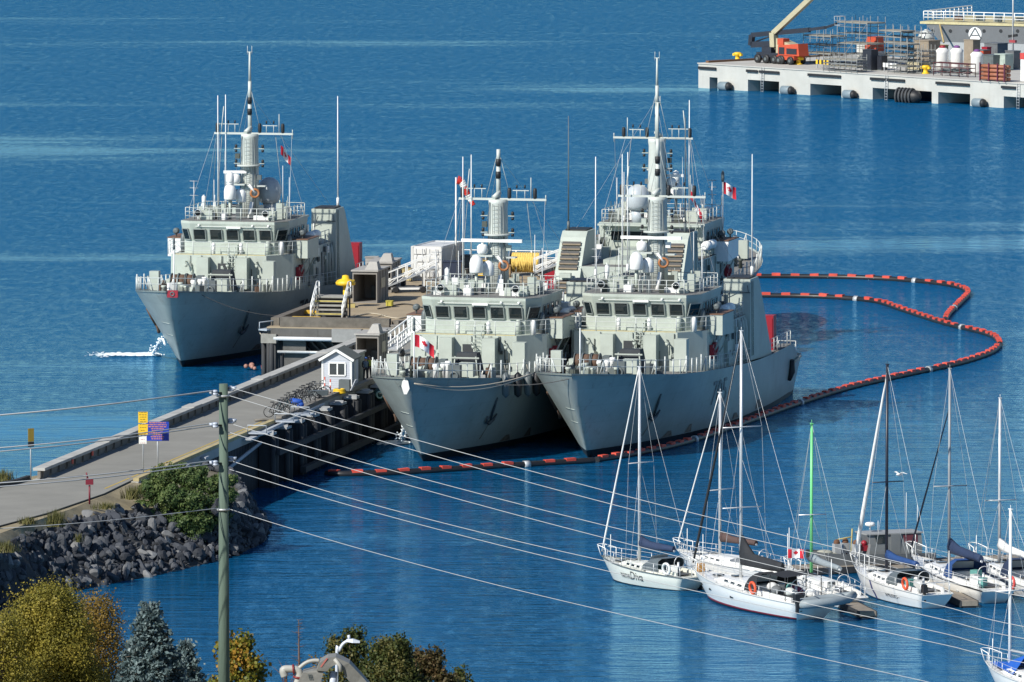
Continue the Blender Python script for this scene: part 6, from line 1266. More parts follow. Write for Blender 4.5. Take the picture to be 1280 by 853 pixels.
def machines():
    OR = mat('machine orange paint', (.46, .07, .03), .45, .12); TAN = mat('crane tan paint', (.40, .36, .24), .5, .1); DKB = mat('boom dark paint', (.02, .024, .035), .5, .2)
    t = FT('boom_lift', 'orange boom lift with a folded black boom at the left end of the far pier', 'boom lift', 988, 80.5); wheels(t, (-.9, 1.0), 1.9); m = MB(); m.bx(-1.5, 1.5, -.85, .85, .55, 1.0); m.build('chassis', OR, t); m = MB(); m.loft([[(-1.3, -.8, 1.05), (2.3, -.8, 1.05), (2.3, .8, 1.05), (-1.3, .8, 1.05)], [(-1.3, -.8, 2.2), (2.1, -.8, 2.5), (2.1, .8, 2.5), (-1.3, .8, 2.2)]], 0); m.bx(-1.5, -.5, -.7, .3, 2.25, 3.0); m.bx(.2, 1.9, -.86, -.803, 1.25, 1.9, 1); m.bx(-1.1, -.2, -.86, -.803, 1.2, 2.0, 1); m.build('turntable', [OR, DKB], t)
    p1 = t.location.copy()
    def q(px, py): return sight(px, py, p1, .4)
    m = MB(); m.beam(q(970, 55), q(940, 56), .5, .7); m.build('lower_boom', DKB, t); m = MB(); m.beam(q(939, 57), q(940, 44), .5, .6); m.bar(q(945, 52), q(968, 44), .1); m.build('knuckle', DKB, t); m = MB(); m.beam(q(940, 44), q(1012, 37.5), .42, .55); m.beam(q(1010, 37.5), q(1032, 34.5), .3, .34); m.build('upper_boom', DKB, t); m = MB(); m.beam(q(1030, 35), q(1046, 29.5), .2, .2); m.beam(q(1030, 36), q(1044, 31.5), .12, .12); m.build('jib', DKB, t)
    a, b = q(1046, 31), q(1053, 23); m = MB(); rails(m, [(a.x, 0, a.z), (b.x, 0, a.z), (b.x, .9, a.z), (a.x, .9, a.z), (a.x, 0, a.z)], 1.0, .03, True, 2, .035); m.bx(a.x, b.x, 0, .9, a.z-.06, a.z); m.build('basket', STEEL, t)
    t2 = FT('mobile_crane', 'tan telescopic crane on black wheels beside the orange boom lift', 'crane', 975, 79.5); wheels(t2, (-2.6, -1.2, .2, 1.4), 2.2, .52); p0 = t2.location
    p0 = p0.copy()
    def q(px, py): return sight(px, py, p0)
    m = MB(); m.bx(-3.0, 1.9, -1.0, 1.0, .75, 1.25); m.bx(-2.2, -.6, -.9, .9, 1.25, 1.9, 0); m.build('carrier', DKB, t2); m = MB(); a = q(968, 62); m.beam(a, q(967, 41), .75, .75); m.build('mast', TAN, t2); m = MB(); m.beam(q(967, 42), q(1018, -6), .55, .6); m.beam(q(1010, 1), q(1060, -50), .4, .45); m.build('boom', TAN, t2); m = MB(); c = q(987, 59); m.loft([[(c.x-1.6, -.7, c.z-.9), (c.x+2.3, -.7, c.z-.9), (c.x+2.3, .7, c.z-.9), (c.x-1.6, .7, c.z-.9)], [(c.x-1.6, -.7, c.z+1.0), (c.x+2.2, -.7, c.z+.0), (c.x+2.2, .7, c.z+.0), (c.x-1.6, .7, c.z+1.0)]], 0); m.build('counterweight', TAN, t2)
    t = FT('compressor', 'orange hooded machine between the scaffolds', 'machine', 1093, 78); m = MB(); m.box((0, 0, 2.2), (1.9, 1.4, 1.7), 0, 0, (.8, .9, .1, 0)); m.build('hood', OR, t); m = MB(); m.bx(-1.0, 1.0, -.7, .7, .3, 1.34); m.bx(-2.4, -1.05, -.6, .6, .3, 2.2); m.build('engine', mat('pale engine casing', (.5, .5, .47), .6, .3, 2), t); m = MB(); m.bx(-2.3, 1.0, -.72, -.2, 0, .297); m.build('skid', DKG, t)
    for px, py, w, h, mm, l, nm in ((1088, 88, 1.4, 2.2, DKB, 'black upright cabinet left of the diagonal scaffold brace', 'cabinet'), (1101, 88, 1.2, 1.5, DKB, 'dark low cabinet beside the black upright cabinet', 'cabinet'), (1159, 80, 2.4, 2.6, mat('kraft brown box', (.24, .2, .15), .8, .2), 'brown wrapped block next to the round tank', 'crate'), (1215, 84, 1.5, 3.0, mat('kraft brown box', (.24, .2, .15), .8, .2), 'tall brown crate behind the foremost bulk bag', 'crate'), (1228, 86, 1.4, 2.0, OR, 'orange cylinder rack right of the bulk bags', 'rack'), (1240, 88, 1.8, 1.6, DKG, 'dark green pump set behind the pipe stack', 'pump'), (1245, 76, 2.2, 1.9, mat('dark grey skip', (.12, .13, .14), .6, .2), 'dark grey skip under the grey ship side', 'skip'), (1255, 88, 1.7, 1.7, mat('pale green machine', (.35, .42, .38), .6, .2), 'pale green machine above the pipe stack', 'machine'), (1266, 86, 1.4, 1.9, mat('dark grey skip', (.12, .13, .14), .6, .2), 'dark bin left of the red topped container', 'bin'), (1233, 78, .9, 1.6, RED, 'red gas cage left of the dark grey skip', 'cage'), (1148, 88, 2.2, .8, TAN, 'yellow tan pallet load by the slim scaffold', 'pallet load'), (1172, 72, 2.0, 1.3, mat('ochre sheet', (.5, .38, .16), .7, .2), 'ochre sheeted load between the round tank and the bulk bags', 'pallet load')):
        t = FT(nm.replace(' ', '_'), l, nm, px, py); m = MB(); m.box((0, 0, h/2+.12), (w, w*.8, h)); m.build('body', mm, t); m = MB(); m.box((0, 0, h+.17), (w*1.05, w*.85, .1)); m.box((w*.2, -w*.41, h*.55), (w*.4, .05, h*.5)); m.build('lid', mm if mm is not OR else DKG, t); m = MB(); m.box((0, 0, .06), (w*.95, w*.75, .12)); m.build('base', DKG, t)
    t = FT('round_tank', 'round translucent tank beside the grey ship', 'tank', 1158, 76); m = MB(); m.lathe([(.9, 0), (1.0, .2), (1.0, 2.8), (.8, 3.3), (.3, 3.5)], (0, 0, .1), 16); m.build('shell', mat('hazy tank plastic', (.5, .52, .5), .3, .1), t); m = MB(); m.lathe([(.3, 0), (.3, .12)], (0, 0, 3.6), 10); m.build('cap', STEEL, t)
    for px, py, l in ((1178, 88, 'white bulk bag with a red tie, leftmost of the three'), (1196, 88, 'wide white bulk bag with a purple tie, middle of the three'), (1221, 93, 'tall white bulk bag closest to the pier edge')):
        t = FT('bulk_bag', l, 'bulk bag', px, py, 'white bulk bags on the far pier'); m = MB(); m.lathe([(.55, 0), (.75, .3), (.72, 1.9), (.8, 2.2), (.45, 2.5)], (0, 0, .1), 12); m.build('sack', mat('white bag weave', (.68, .68, .66), .8, .1), t); m = MB(); m.sph((0, 0, 2.7), .35, 8, 0, (1.2, 1, .6)); m.build('tie', RED if px < 1190 else mat('purple tie', (.15, .05, .2), .7, .1), t)
    t = FT('pipe_stack', 'stack of brown pipes on the pier edge', 'pipe stack', 1242, 102)
    for k in range(4): 
        for j in range(2): m = MB(); m.bar((-2.1, j*.55, .3+k*.46), (2.0, j*.55, .3+k*.46), .22, n=8); m.build('pipe', mat('red brown pipe', (.30, .11, .06), .6, .2), t)
    for x in (-1.9, -.5, .9, 2.0): m = MB(); m.beam((x, -.3, 0), (x, -.3, 2.1), .12, .12); m.build('stake', mat('purple red stake', (.12, .02, .05), .6, .1), t)
    t = FT('pipe_rack', 'dark red lattice rack in front of the bulk bags', 'rack', 1190, 96); m = MB(); rails(m, [(-3.0, 0, 0), (2.6, 0, 0), (2.6, 1.2, 0), (-3.0, 1.2, 0), (-3.0, 0, 0)], 1.5, .05, True, 3, .06); m.build('frame', mat('dark red rack', (.08, .02, .025), .6, .2), t); m = MB(); r = random.Random(8)
    for k in range(16): m.bar((r.uniform(-2.8, 0), r.uniform(.2, 1), .2+r.random()*.8), (r.uniform(0, 2.5), r.uniform(.2, 1), .2+r.random()*.8), .06, n=5)
    m.build('pipe', DKG, t)
    t = FT('shipping_container', 'white container with a red top edge cut by the right side of the picture', 'container', 1296, 104); m = MB(); m.bx(-2.6, 3.5, 0, 2.4, .1, 2.6); m.build('body', WHITE, t); m = MB(); m.bx(-2.65, 3.55, -.05, 2.45, 2.6, 3.3); m.build('top_band', mat('faded red band', (.5, .06, .05), .5, .1), t)
    for k in range(10): m = MB(); m.bx(-2.5+k*.6, -2.4+k*.6, -.04, -.003, .2, 2.5); m.build('rib', WHITE, t)
    t = FT('lamp_post', 'thin grey lamp post in front of the grey ship', 'lamp post', 1266, 80); m = MB(); m.bar((0, 0, 0), (0, 0, 12), .13, .09, 8); m.build('pole', STEEL, t); m = MB(); m.beam((-.7, 0, 3.2), (.7, 0, 3.4), .2, .3); m.bx(-.5, .5, -.15, .15, 2.5, 2.8, 1); m.build('floodlight', [BLACK, mat('red blue box', (.3, .05, .06), .5, .2)], t)
    for px, py, l, s in ((1113, 90, 'white toothed boards at the pier edge by the scaffold', 0), (1029, 86, 'yellow and black striped barrier among the scaffold tubes', 1)):
        t = FT('barrier', l, 'barrier', px, py); m = MB()
        for k in range(8): m.bx(-1.2+k*.3, -.9+k*.3, -.04, .04, .5, 1.0, k % 2)
        m.build('board', [YEL if s else WHITE, BLACK if s else STEEL], t); m = MB(); m.beam((-1, 0, 0), (-1, 0, .5), .1, .1); m.beam((1, 0, 0), (1, 0, .5), .1, .1); m.build('leg', STEEL, t)
machines()
GR = FRZ+.38
def grey_ship():
    A = at(1156, 76, 0.0); A = atd(1154, 62, 1078); t = T('moored_barge', 'dark grey flat decked ship with a round white emblem behind the far pier', 'ship', (A.x, A.y, 0), GR); G = mat('ship side dark grey', (.13, .135, .14), .5, .1, .4, streak=.3); GL = mat('ship side pale grey', (.33, .34, .34), .55, .1, .4, streak=.3)
    def zq(py): return atd(1200, py, 1078).z
    z1, z2, z3 = zq(52), zq(30), zq(27); m = MB(); m.loft([[(2.8, 0, -1), (40, 0, -1), (40, 16, -1), (3, 16, -1)], [(2.2, 0, z1), (40, 0, z1), (40, 16, z1), (2.2, 16, z1)]], 1); m.loft([[(2.2, 0, z1), (40, 0, z1), (40, 16, z1), (2.2, 16, z1)], [(.3, 0, z2), (40, 0, z2), (40, 16, z2), (.3, 16, z2)]], 0); m.build('hull', [G, GL], t)
    m = MB(); m.bx(-.4, 40, -.12, 16.1, z2+.003, z3+.0); m.build('deck_edge', mat('faded yellow edge', (.50, .44, .24), .6, .2, 3), t)
    m = MB(); rails(m, [(0, .1, z3+.15), (16, .1, z3+.15), (38, .1, z3+.15)], 1.1, .06, True, 3, .07); rails(m, [(0, .1, z3+.15), (0, 15, z3+.15)], 1.1, .06, True, 3, .07); m.build('railing', WHITE, t)
    A0 = Vector((A.x, A.y, 0)); gd = Vector((cos(GR), sin(GR), 0)); gn = Vector((-sin(GR), cos(GR), 0)); inv = lambda px, py: sight(px, py, A0, 0, gd, gn)
    for px in (1166, 1188, 1209, 1230, 1251, 1272): q = inv(px, 39); m = MB(); m.lathe([(.22, -.04), (.22, .02)], (q.x, 0, q.z), 12, 0, 'Y'); m.build('scupper', BLACK, t)
    q = inv(1219, 43); m = MB(); n = 28; m.lathe([(.86, -.05), (.86, -.02)], (q.x, 0, q.z), n, 0, 'Y'); e = m.build('emblem', WHITE, t)
    m = MB(); x, z = q.x, q.z
    for a, b in (((-.78, -.5), (.0, .75)), ((.0, .75), (.78, -.5))): m.beam((x+a[0], -.056, z+a[1]), (x+b[0], -.056, z+b[1]), .02, .17, 0, (0, 0, 1))
    m.beam((x-.5, -.058, z-.14), (x+.5, -.058, z-.14), .02, .14); m.build('emblem_letter', mat('emblem grey', (.10, .105, .11), .5, .1), e)
    m = MB(); a, b = inv(1176, 31), inv(1192, 52); m.bar((a.x, -.3, a.z), (b.x, -3, b.z), .12); m.build('gangplank_rope', mat('ochre rope', (.4, .3, .14), .8, .2), t)
    r = random.Random(3)
    for k in range(9): m = MB(); x = 4+k*2.6+r.random(); m.box((x, 1.2, z3+.45), (r.uniform(.5, 1.4), .6, r.uniform(.3, .7))); m.build('deck_gear', r.choice([RED, DKG, STEEL, DKG, BROWN]), t)
grey_ship()
# ================================================================== FOREGROUND: POLE, WIRES, TREES, STREET LAMP
def hill_z(y):
    ys = [-60, 20, 100, 180, 240, 300, 360, 410, 440, 452]; zs = [60, 57.5, 46.5, 36, 28.4, 20.5, 12.5, 5, .8, -1.5]
    return float(np.interp(y, ys, zs))
POLEM = mat('green grey treated pole', (.085, .125, .098), .85, .2, 2.5, stretch=(1, 1, .12), bump=.4, streak=.3, streak_col='6b6f5c')
YP = 257.0
def pole():
    tp = atd(278.5, 480, YP); t = T('utility_pole', 'tall green grey wooden utility pole carrying the wires', 'utility pole', (tp.x, YP, hill_z(YP)-.3)); h = tp.z-hill_z(YP)+.3
    m = MB(); m.bar((0, 0, 0), (.02, 0, h), .185, .128, 14); m.build('trunk', POLEM, t); INS = mat('pale blue insulator', (.42, .47, .56), .3, .15); lv = {}
    for py, dx in ((490, 0), (530.5, 0), (578, 0)):
        z = atd(278, py, YP).z-(hill_z(YP)-.3)
        for sx, sy, dz in ((-1, -.24, -.02), (1, .14, .06)):
            m = MB(); m.bar((0, sy*.3, z+dz), (sx*.2, sy, z+dz), .03, n=6, m=1); m.lathe([(.04, -.06), (.1, -.05), (.1, .0), (.06, .02), (.085, .03), (.085, .08), (.04, .1)], (sx*.22, sy, z+dz), 10); m.lathe([(.06, -.05), (.08, .05)], (sx*.32, sy, z+dz+.03), 8); m.build('insulator', [INS, BLACK], t)
    for py in (495, 637): z = atd(278, py, YP).z-(hill_z(YP)-.3); m = MB(); m.lathe([(.19, -.03), (.19, .03)], (0, 0, z), 12); m.build('pole_band', STEEL, t)
    m = MB(); m.bar((.17, .05, 0), (.13, .05, h-.4), .018, n=5); m.build('ground_wire', STEEL, t)
pole()
WIRE = mat('bright aluminium wire', (.42, .45, .48), .5, .08, 6); 
def wire(label, pts, r=.0125, dy=0.0, k=10):
    "points are (px,py,Y) survey sights along the wire"
    P = smoothpts([atd(x, y, Y) for x, y, Y in pts], k); c = P[0].copy(); t = T('power_line', label, 'wire', c, 0, 'wires on the utility pole'); m = MB(); m.tube([p-c for p in P], r, 5); m.build('conductor', WIRE, t)
def left(label, x0y, x1, y1, Y0, Y1, sag=3, r=.017): xm, ym = (0+x1)/2, (x0y+y1)/2+sag; e = -x1*.5; wire(label, [(e-1400, x0y+(x0y-y1)*1.6-6, Y0+2), (e-40, x0y+(x0y-y1)*.62-6, Y0+2), (0, x0y, Y0+2), (xm*1.0, ym, (Y0+Y1)/2), (x1, y1, Y1)], r)
left('thick top wire running left from the utility pole', 519, 271, 488, 250, YP-.15, 2, .022)
left('upper wire of the second pair running left from the pole', 560, 268, 529, 250, YP+.1, 2.5)
left('lower wire of the second pair running left from the pole', 564.5, 268, 532, 248, YP-.2, 2.5)
left('upper wire of the third pair running left from the pole', 604, 266, 576, 250, YP+.1, 2.5)
left('lower wire of the third pair running left from the pole', 608.5, 266, 580, 248, YP-.2, 2.5)
left('lowest single wire running left from the pole', 661, 273, 635.5, 249, YP, 2.5, .012)
def right(label, pts, r=.0105):
    n = len(pts); x0, x1 = pts[0][0], pts[-1][0]; cf = np.polyfit([p[0] for p in pts], [p[1] for p in pts], 3, w=[40]+[1]*(n-1)); wire(label, [(x, float(np.polyval(cf, x)), YP-8*(x-x0)/1000) for x, y in pts]+[(1750, pts[-1][1]+75, YP-12), (2700, pts[-1][1]+110, YP-18)], r)
right('topmost wire running right from the pole over the boom floats', [(289, 485), (415, 516), (545, 556), (640, 587), (780, 620), (900, 650), (1040, 682), (1180, 715), (1300, 741)])
right('second wire running right from the pole, just below the topmost', [(284, 494), (400, 526), (500, 556), (640, 602), (780, 634), (900, 664), (1020, 692), (1160, 722), (1300, 750)])
right('third wire running right from the pole', [(292, 531), (380, 555), (500, 592), (640, 632), (780, 659), (900, 690), (1040, 727), (1180, 760), (1300, 786)])
right('fourth wire running right from the pole, close under the third', [(284, 540), (400, 578), (500, 602), (640, 646), (780, 674), (900, 708), (1040, 745), (1180, 776), (1300, 801)])
right('fifth wire running right from the pole', [(291, 577), (400, 614), (500, 642), (640, 675), (780, 703), (900, 731), (1040, 764), (1180, 794), (1300, 819)])
right('sixth wire running right from the pole, above the lowest', [(284, 586), (380, 614), (500, 650), (640, 688), (780, 716), (900, 745), (1040, 778), (1180, 806), (1300, 832)])
right('lowest sagging wire running right from the pole', [(282, 635), (350, 656), (450, 690), (580, 720), (700, 748), (850, 785), (1000, 819), (1150, 851), (1250, 872)], .010)
# ------------------------------------------------------------------ trees
BARK = mat('brown grey bark', (.11, .085, .065), .9, .3, 4, bump=.5)
def crown_points(blobs, per, rng, shell=.55):
    P, Nn = [], []
    for (x, y, z, rx, ry, rz_) in blobs:
        n = int(per*1.15*(rx*ry*rz_)**.67); d = rng.normal(0, 1, (n, 3)); d /= np.linalg.norm(d, axis=1)[:, None]; r = shell+(1-shell)*rng.random(n)**.6; r *= 1+.22*np.sin(d[:, 0]*7+x*3)*np.cos(d[:, 2]*6+y*2)+.12*rng.normal(0, 1, n)*(rng.random(n) < .3)
        P.append(d*r[:, None]*np.array([rx, ry, rz_])+np.array([x, y, z])); Nn.append(d)
    return np.concatenate(P), np.concatenate(Nn)
def limbs(mb, base, top, r, n, rng, spread):
    b, t = Vector(base), Vector(top); mb.tube([b, b.lerp(t, .4)+Vector((rng.normal(0, .05), 0, 0)), t], [r, r*.7, r*.2], 8)
    for i in range(n): f = .25+.65*i/n; p = b.lerp(t, f); a = rng.uniform(0, 2*pi); l = spread*(1-.5*f)*rng.uniform(.7, 1.1); q = p+Vector((cos(a)*l, sin(a)*l, l*rng.uniform(.4, .9))); mb.tube([p, p.lerp(q, .5)+Vector((0, 0, .08)), q], [r*.4, r*.25, r*.06], 5)
def tree(name, label, cx, topy, Y, W_, Hc, m, leaf, per, seed, nb=26, shell=.2, flat=.85, cat='tree', group=None, blobs=None, gz=None, fuzz=0.085, big=1.0):
    rng = np.random.default_rng(seed); top = atd(cx, topy, Y); gz = hill_z(Y) if gz is None else gz; t = T(name, label, cat, (top.x, Y, gz), 0, group); h = top.z-gz; B = []
    nb = int(nb*2.6)
    for i in range(nb):
        f = (i+.5)/nb; z = h-Hc*f; prof = W_/2*min(1, (.22+.95*(f*1.25)**.75)) if f < .75 else W_/2*(1.15-.45*f)
        a = i*2.4+rng.uniform(-.5, .5); q = prof*rng.uniform(.2, 1.0)**.7; s = W_*rng.uniform(.06, .155)*big; B.append((q*cos(a), q*sin(a)*.9, z-s*.5, s, s, s*flat))
    P, Nn = crown_points(blobs or B, per, rng, shell); P = P+rng.normal(0, 1, P.shape)*fuzz*np.array([1, 1, 1.5]); sz = leaf*rng.uniform(.6, 1.35, len(P)); leaves('crown', P, Nn, sz, m, t); mb = MB(); limbs(mb, (0, 0, 0), (0, 0, h*.93), .16 if h > 5 else .1, 14, rng, W_*.42); mb.build('trunk', BARK, t); return t
LY = leafmat('yellow green autumn leaves', (.10, .105, .018), (.21, .185, .03), (.36, .29, .05)); LO = leafmat('ochre autumn leaves', (.13, .085, .02), (.22, .15, .03), (.34, .22, .05)); LD = leafmat('dark olive leaves', (.022, .038, .012), (.055, .075, .02), (.15, .13, .04)); LM = leafmat('maple autumn leaves', (.05, .075, .015), (.15, .16, .022), (.40, .20, .03)); LB = leafmat('glossy bush leaves', (.025, .05, .018), (.07, .115, .035), (.16, .2, .07), 1.2); LS = leafmat('blue spruce needles', (.05, .085, .09), (.12, .175, .18), (.26, .33, .33), 1.6)
tree('birch_tree', 'bushy yellow green autumn tree in the lower left corner', 60, 738, 322, 4.7, 6.0, LY, .07, 4200, 3, 34, .1, fuzz=.16, big=1.35)
tree('birch_tree', 'ochre autumn tree with thin top twigs right of the yellow green tree', 122, 748, 326, 2.9, 5.2, LO, .07, 2500, 9, 22, .0, fuzz=.19, big=1.3)
tree('birch_tree', 'yellow autumn tree cut by the left edge of the picture', 4, 772, 318, 2.6, 5, LY, .07, 3800, 19, 18, .1, fuzz=.16, big=1.35)
tree('maple_tree', 'small maple with orange tips directly behind the utility pole', 296, 795, 286, 2.6, 3.2, LM, .13, 1700, 14, 18, .3)
tree('oak_tree', 'dark olive tree with an uneven top behind the street lamp', 437, 788, 333, 2.7, 4.5, LD, .10, 3800, 5, 20)
tree('oak_tree', 'broad dark tree right of the street lamp, highest of its clump', 492, 799, 330, 3.4, 4.2, LD, .10, 3800, 6, 22)
tree('oak_tree', 'dark brownish tree at the right end of the lower clump', 535, 812, 334, 3.0, 3.6, leafmat('dark brown olive leaves', (.03, .032, .012), (.075, .065, .025), (.16, .10, .05)), .12, 2500, 8, 20)
tree('oak_tree', 'small outlying dark crown at the far right of the lower clump', 574, 834, 336, 1.5, 2.2, LD, .11, 2500, 12, 10)
tree('oak_tree', 'rusty leaved sapling left of the street lamp', 396, 822, 331, 1.1, 2.2, LO, .10, 1600, 22, 8, .3)
def spruce():
    Y = 300; top = atd(187, 752, Y); t = T('spruce_tree', 'blue spruce with pale needles right of the ochre tree', 'tree', (top.x, Y, hill_z(Y))); h = top.z-hill_z(Y); rng = np.random.default_rng(4); P = []; Nn = []; mb = MB(); mb.bar((0, 0, 0), (0, 0, h), .15, .02, 8)
    n = 150
    for i in range(n):
        f = ((i+.5)/n)**.85; z = h-.08-4.6*f; L = (.12+1.95*f**.85)*rng.uniform(.7, 1.08); a = i*2.399+rng.uniform(-.3, .3); d = np.array([cos(a), sin(a), -.12+.25*(1-f)]); q = Vector((cos(a)*L, sin(a)*L, L*(-.1))); mb.bar((0, 0, z), (q.x, q.y, z+q.z), .03, .008, 4)
        k = int(60+420*f*L/1.9); s = rng.random(k)**.7; w = .05+.20*np.minimum(1, (1-s)*1.6)*(.5+f); pts = np.outer(s*L, d)+np.array([0, 0, z])+rng.normal(0, 1, (k, 3))*w[:, None]*np.array([1, 1, .45]); pts[:, 2] += .10*s*L*rng.random(k); P.append(pts); nn = rng.normal(0, .6, (k, 3)); nn[:, 2] += .8; Nn.append(nn)
    P = np.concatenate(P); Nn = np.concatenate(Nn); Nn /= np.linalg.norm(Nn, axis=1)[:, None]; leaves('crown', P, Nn, .10*rng.uniform(.6, 1.3, len(P)), LS, t, 1.8); mb.build('trunk', BARK, t)
    return t
s1 = spruce(); s2 = copy_tree(s1); p = atd(232, 800, 303); s2.location = (p.x, 303, hill_z(303)-1.6+.0); s2.scale = (.85, .85, .0+(p.z-hill_z(303)+1.6)/(atd(187, 752, 300).z-hill_z(300))); s2.rotation_euler = (0, 0, 1.3); s2['label'] = 'lower blue spruce half hidden right of the taller spruce'
def snag():
    Y = 318; top = atd(373.5, 775, Y); gz = hill_z(Y); t = T('bare_tree', 'thin bare dead tree left of the street lamp', 'tree', (top.x, Y, gz)); h = top.z-gz; mb = MB(); mb.tube([(0, 0, 0), (.02, 0, h*.6), (-.01, 0, h)], [.1, .07, .012], 7); rng = np.random.default_rng(6)
    for i in range(70): z = h-rng.random()**1.2*3.2; a = rng.uniform(0, 2*pi); l = rng.uniform(.15, .45)*(.5+.3*(h-z)); mb.tube([(0, 0, z), (cos(a)*l*.6, sin(a)*l*.6, z+.1*l), (cos(a)*l, sin(a)*l, z+.25*l)], [.014, .01, .004], 4)
    mb.build('trunk', mat('dead grey brown wood', (.10, .07, .06), .9, .2), t)
    for px, py, n in ((358, 815, 3), (386, 812, 3)):
        q = atd(px, py, 319); t2 = T('bare_tree', 'bare twiggy shrub %s the thin dead tree' % ('left of' if px < 373 else 'right of'), 'shrub', (q.x, 319, hill_z(319))); mb = MB(); hh = q.z-hill_z(319)
        for k in range(26):
            a = rng.uniform(0, 2*pi); l = rng.uniform(.2, .75); z = hh*rng.uniform(.55, .95); mb.tube([(0, 0, z-1), (cos(a)*l*.4, sin(a)*l*.4, z-.3), (cos(a)*l, sin(a)*l, z)], [.03, .014, .004], 4)
        mb.bar((0, 0, 0), (0, 0, hh-1), .06, .03); mb.build('trunk', mat('red brown twig', (.13, .07, .05), .9, .2), t2)
snag()
def shore_bush():
    rng = np.random.default_rng(11); c = at(228, 648, 2.4); t = T('evergreen_bush', 'big rounded leafy evergreen bush on the shore beside the signs', 'bush', c); B = []
    def pt(px, py, dy=0): p = atd(px, py, c.y+dy); return p-c
    for px, py, r, dy in ((190, 612, .95, 0), (185, 640, .9, -.3), (205, 595, .9, .2), (222, 592, .85, .6), (238, 600, .9, .3), (215, 622, 1.1, -.8), (240, 628, 1.1, -.8), (200, 650, .9, -.8), (226, 655, 1.0, -1.2), (250, 650, 1.0, -.6), (262, 607, .75, .4), (276, 602, .7, .8), (284, 618, .7, .4), (268, 630, .9, -.2), (276, 645, .7, 0), (212, 668, .7, -1.3), (240, 668, .8, -1.2), (176, 632, .5, 0), (250, 590, .55, .8), (289, 600, .45, 1)): q = pt(px, py, dy); B.append((q.x, q.y, q.z, r, r, r*.8))
    P, Nn = crown_points(B, 2300, rng, .55); leaves('crown', P, Nn, .15*rng.uniform(.6, 1.3, len(P)), LB, t); mb = MB()
    for a in range(7): mb.tube([(a*.3-1, 0, -.9), (a*.5-1.6, -.2, .4), (a*.75-2.2, -.2, 1.4)], [.12, .08, .03], 6)
    mb.build('trunk', BARK, t)
shore_bush()
# ------------------------------------------------------------------ street lamp and folded boom at the bottom edge
def lamp():
    Y = 298; q = lambda px, py: atd(px, py, Y); b = q(421, 822); gz = hill_z(Y); t = T('street_lamp', 'white gooseneck street lamp rising above the weathered boom hood', 'street lamp', (b.x, Y, gz)); o = Vector((b.x, Y, gz)); WL = mat('pale blue white pole paint', (.55, .6, .68), .4, .08); m = MB(); P = [Vector((b.x, Y, gz)), q(421, 826), q(424, 814), q(429, 805), q(436, 801)]; m.tube(smoothpts([p-o for p in P], 5), .055, 8); m.build('pole', WL, t); m = MB(); c = q(441, 801.5)-o; m.loft([[(c.x-.22, -.08, c.z-.02), (c.x-.22, .08, c.z-.02), (c.x-.22, .06, c.z+.06), (c.x-.22, -.06, c.z+.06)], [(c.x, -.14, c.z-.05), (c.x, .14, c.z-.05), (c.x, .1, c.z+.08), (c.x, -.1, c.z+.08)], [(c.x+.24, -.08, c.z-.06), (c.x+.24, .08, c.z-.06), (c.x+.24, .06, c.z), (c.x+.24, -.06, c.z)]], 0); m.bar((c.x-.12, 0, c.z+.05), (c.x-.14, 0, c.z+.2), .05); m.build('lamp_head', WL, t)
lamp()
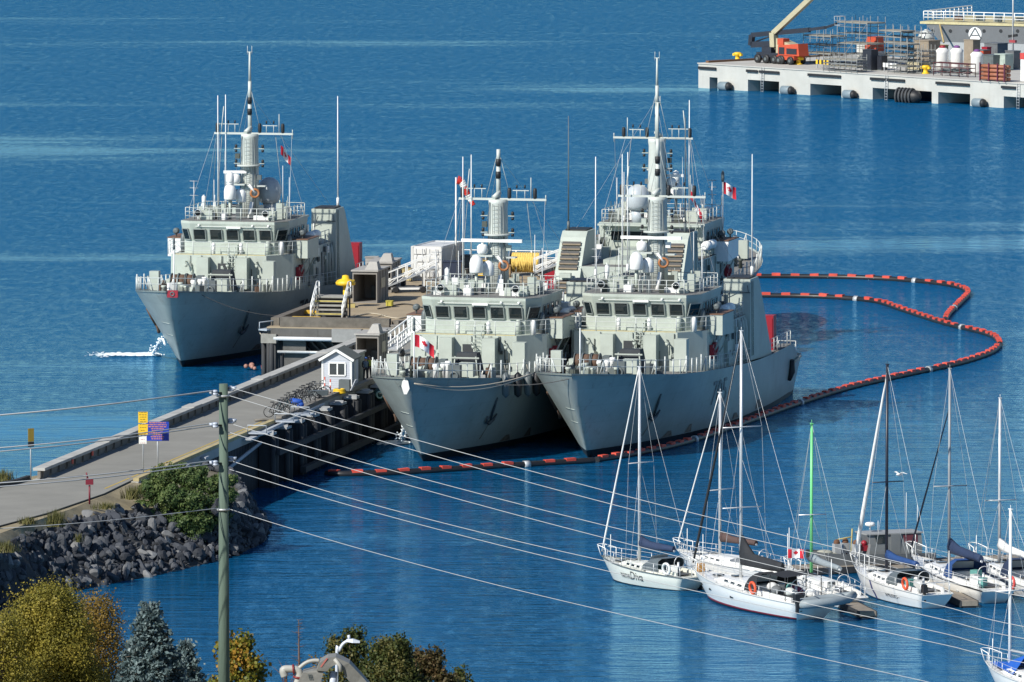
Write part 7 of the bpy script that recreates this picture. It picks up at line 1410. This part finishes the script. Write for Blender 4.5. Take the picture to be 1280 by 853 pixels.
def pump_boom():
    Y = 292; q = lambda px, py, dy=0: atd(px, py, Y+dy); o = Vector((q(405, 850).x, Y, hill_z(Y))); t = T('boom_truck', 'weathered white folding boom with elbow pipes and red clamps under the street lamp', 'boom', o); WM = mat('weathered boom white', (.19, .19, .175), .6, .2, 3, streak=.5, streak_col='5c5a52', bump=.1); L_ = lambda *a: q(*a)-o
    m = MB(); R = []
    for a, b, w in (((369, 872), (399, 872), .5), ((373, 851), (401, 851), .5), ((379, 839), (405, 838), .48), ((392, 836), (410, 836), .45)):
        p0, p1 = L_(*a), L_(*b); R.append([p0+Vector((0, -w, 0)), p1+Vector((0, -w, 0)), p1+Vector((0, w, 0)), p0+Vector((0, w, 0))])
    m.loft(R, 0); m.build('boom_casing', WM, t)
    m = MB(); R = []
    for a, b, w in (((396, 836), (409, 837), .55), ((400, 826), (414, 831), .58), ((410, 820), (421, 828), .58), ((420, 819), (428, 830), .55), ((437, 827), (431, 842), .5), ((452, 843), (443, 858), .42), ((474, 868), (462, 880), .4)):
        p0, p1 = L_(*a), L_(*b); R.append([p0+Vector((0, -w, 0)), p1+Vector((0, -w, 0)), p1+Vector((0, w, 0)), p0+Vector((0, w, 0))])
    m.loft(R, 0); h = m.build('boom_hood', WM, t)
    m = MB(); m.tube([L_(418, 824, -.58), L_(425, 832, -.6), L_(426, 840, -.6)], .07, 6); m.build('hinge_plate', mat('bright boom white', (.36, .36, .33), .5, .1), t)
    m = MB(); m.tube(smoothpts([L_(356, 846), L_(354, 838), L_(361, 836.5), L_(372, 838), L_(374, 846), L_(369, 862)], 5), .13, 9); m.build('elbow_pipe', mat('bright boom white', (.36, .36, .33), .5, .1), t)
    m = MB(); m.tube(smoothpts([L_(372, 837), L_(382, 829), L_(391, 826), L_(399, 826)], 5), .065, 8); m.build('hydraulic_pipe', mat('bright boom white', (.36, .36, .33), .5, .1), t)
    for a, n in (((367, 837), (1, 0, .1)), ((372.5, 847), (.2, 0, 1))): m = MB(); m.torus(L_(*a), .14, .04, n, 12, 6); m.build('clamp', mat('dark red clamp', (.18, .02, .022), .5, .1), t)
    m = MB(); m.bar(L_(417, 840, -.2), L_(415, 870, -.2), .13, n=10); m.build('hydraulic_ram', mat('pale blue ram', (.5, .56, .66), .4, .1), t)
    v, f, w = text2d('MΞ', .17); m = MB(); c = L_(386, 846, -.52); m.add([(c.x+a, c.y, c.z+b) for a, b in v], f) if False else None
    m = MB()
    for k in range(6): p = L_(385+1.6*(k % 3)+k*.3, 843+3.4*(k//3), -.51); m.beam(p, p+Vector((.04, 0, -.1)), .02, .02)
    m.build('stencil_marks', DKG, t); m = MB(); p = L_(401, 833, -.59); m.beam(L_(401, 834, -.57), L_(409, 823, -.6), .02, .05); m.build('red_stripe', mat('faded red stripe', (.4, .12, .1), .6, .2), t)
    m = MB(); m.bx(-.6, .6, -.6, .6, 0, max(.5, L_(400, 872).z)); m.build('pedestal', WM, t)
pump_boom()
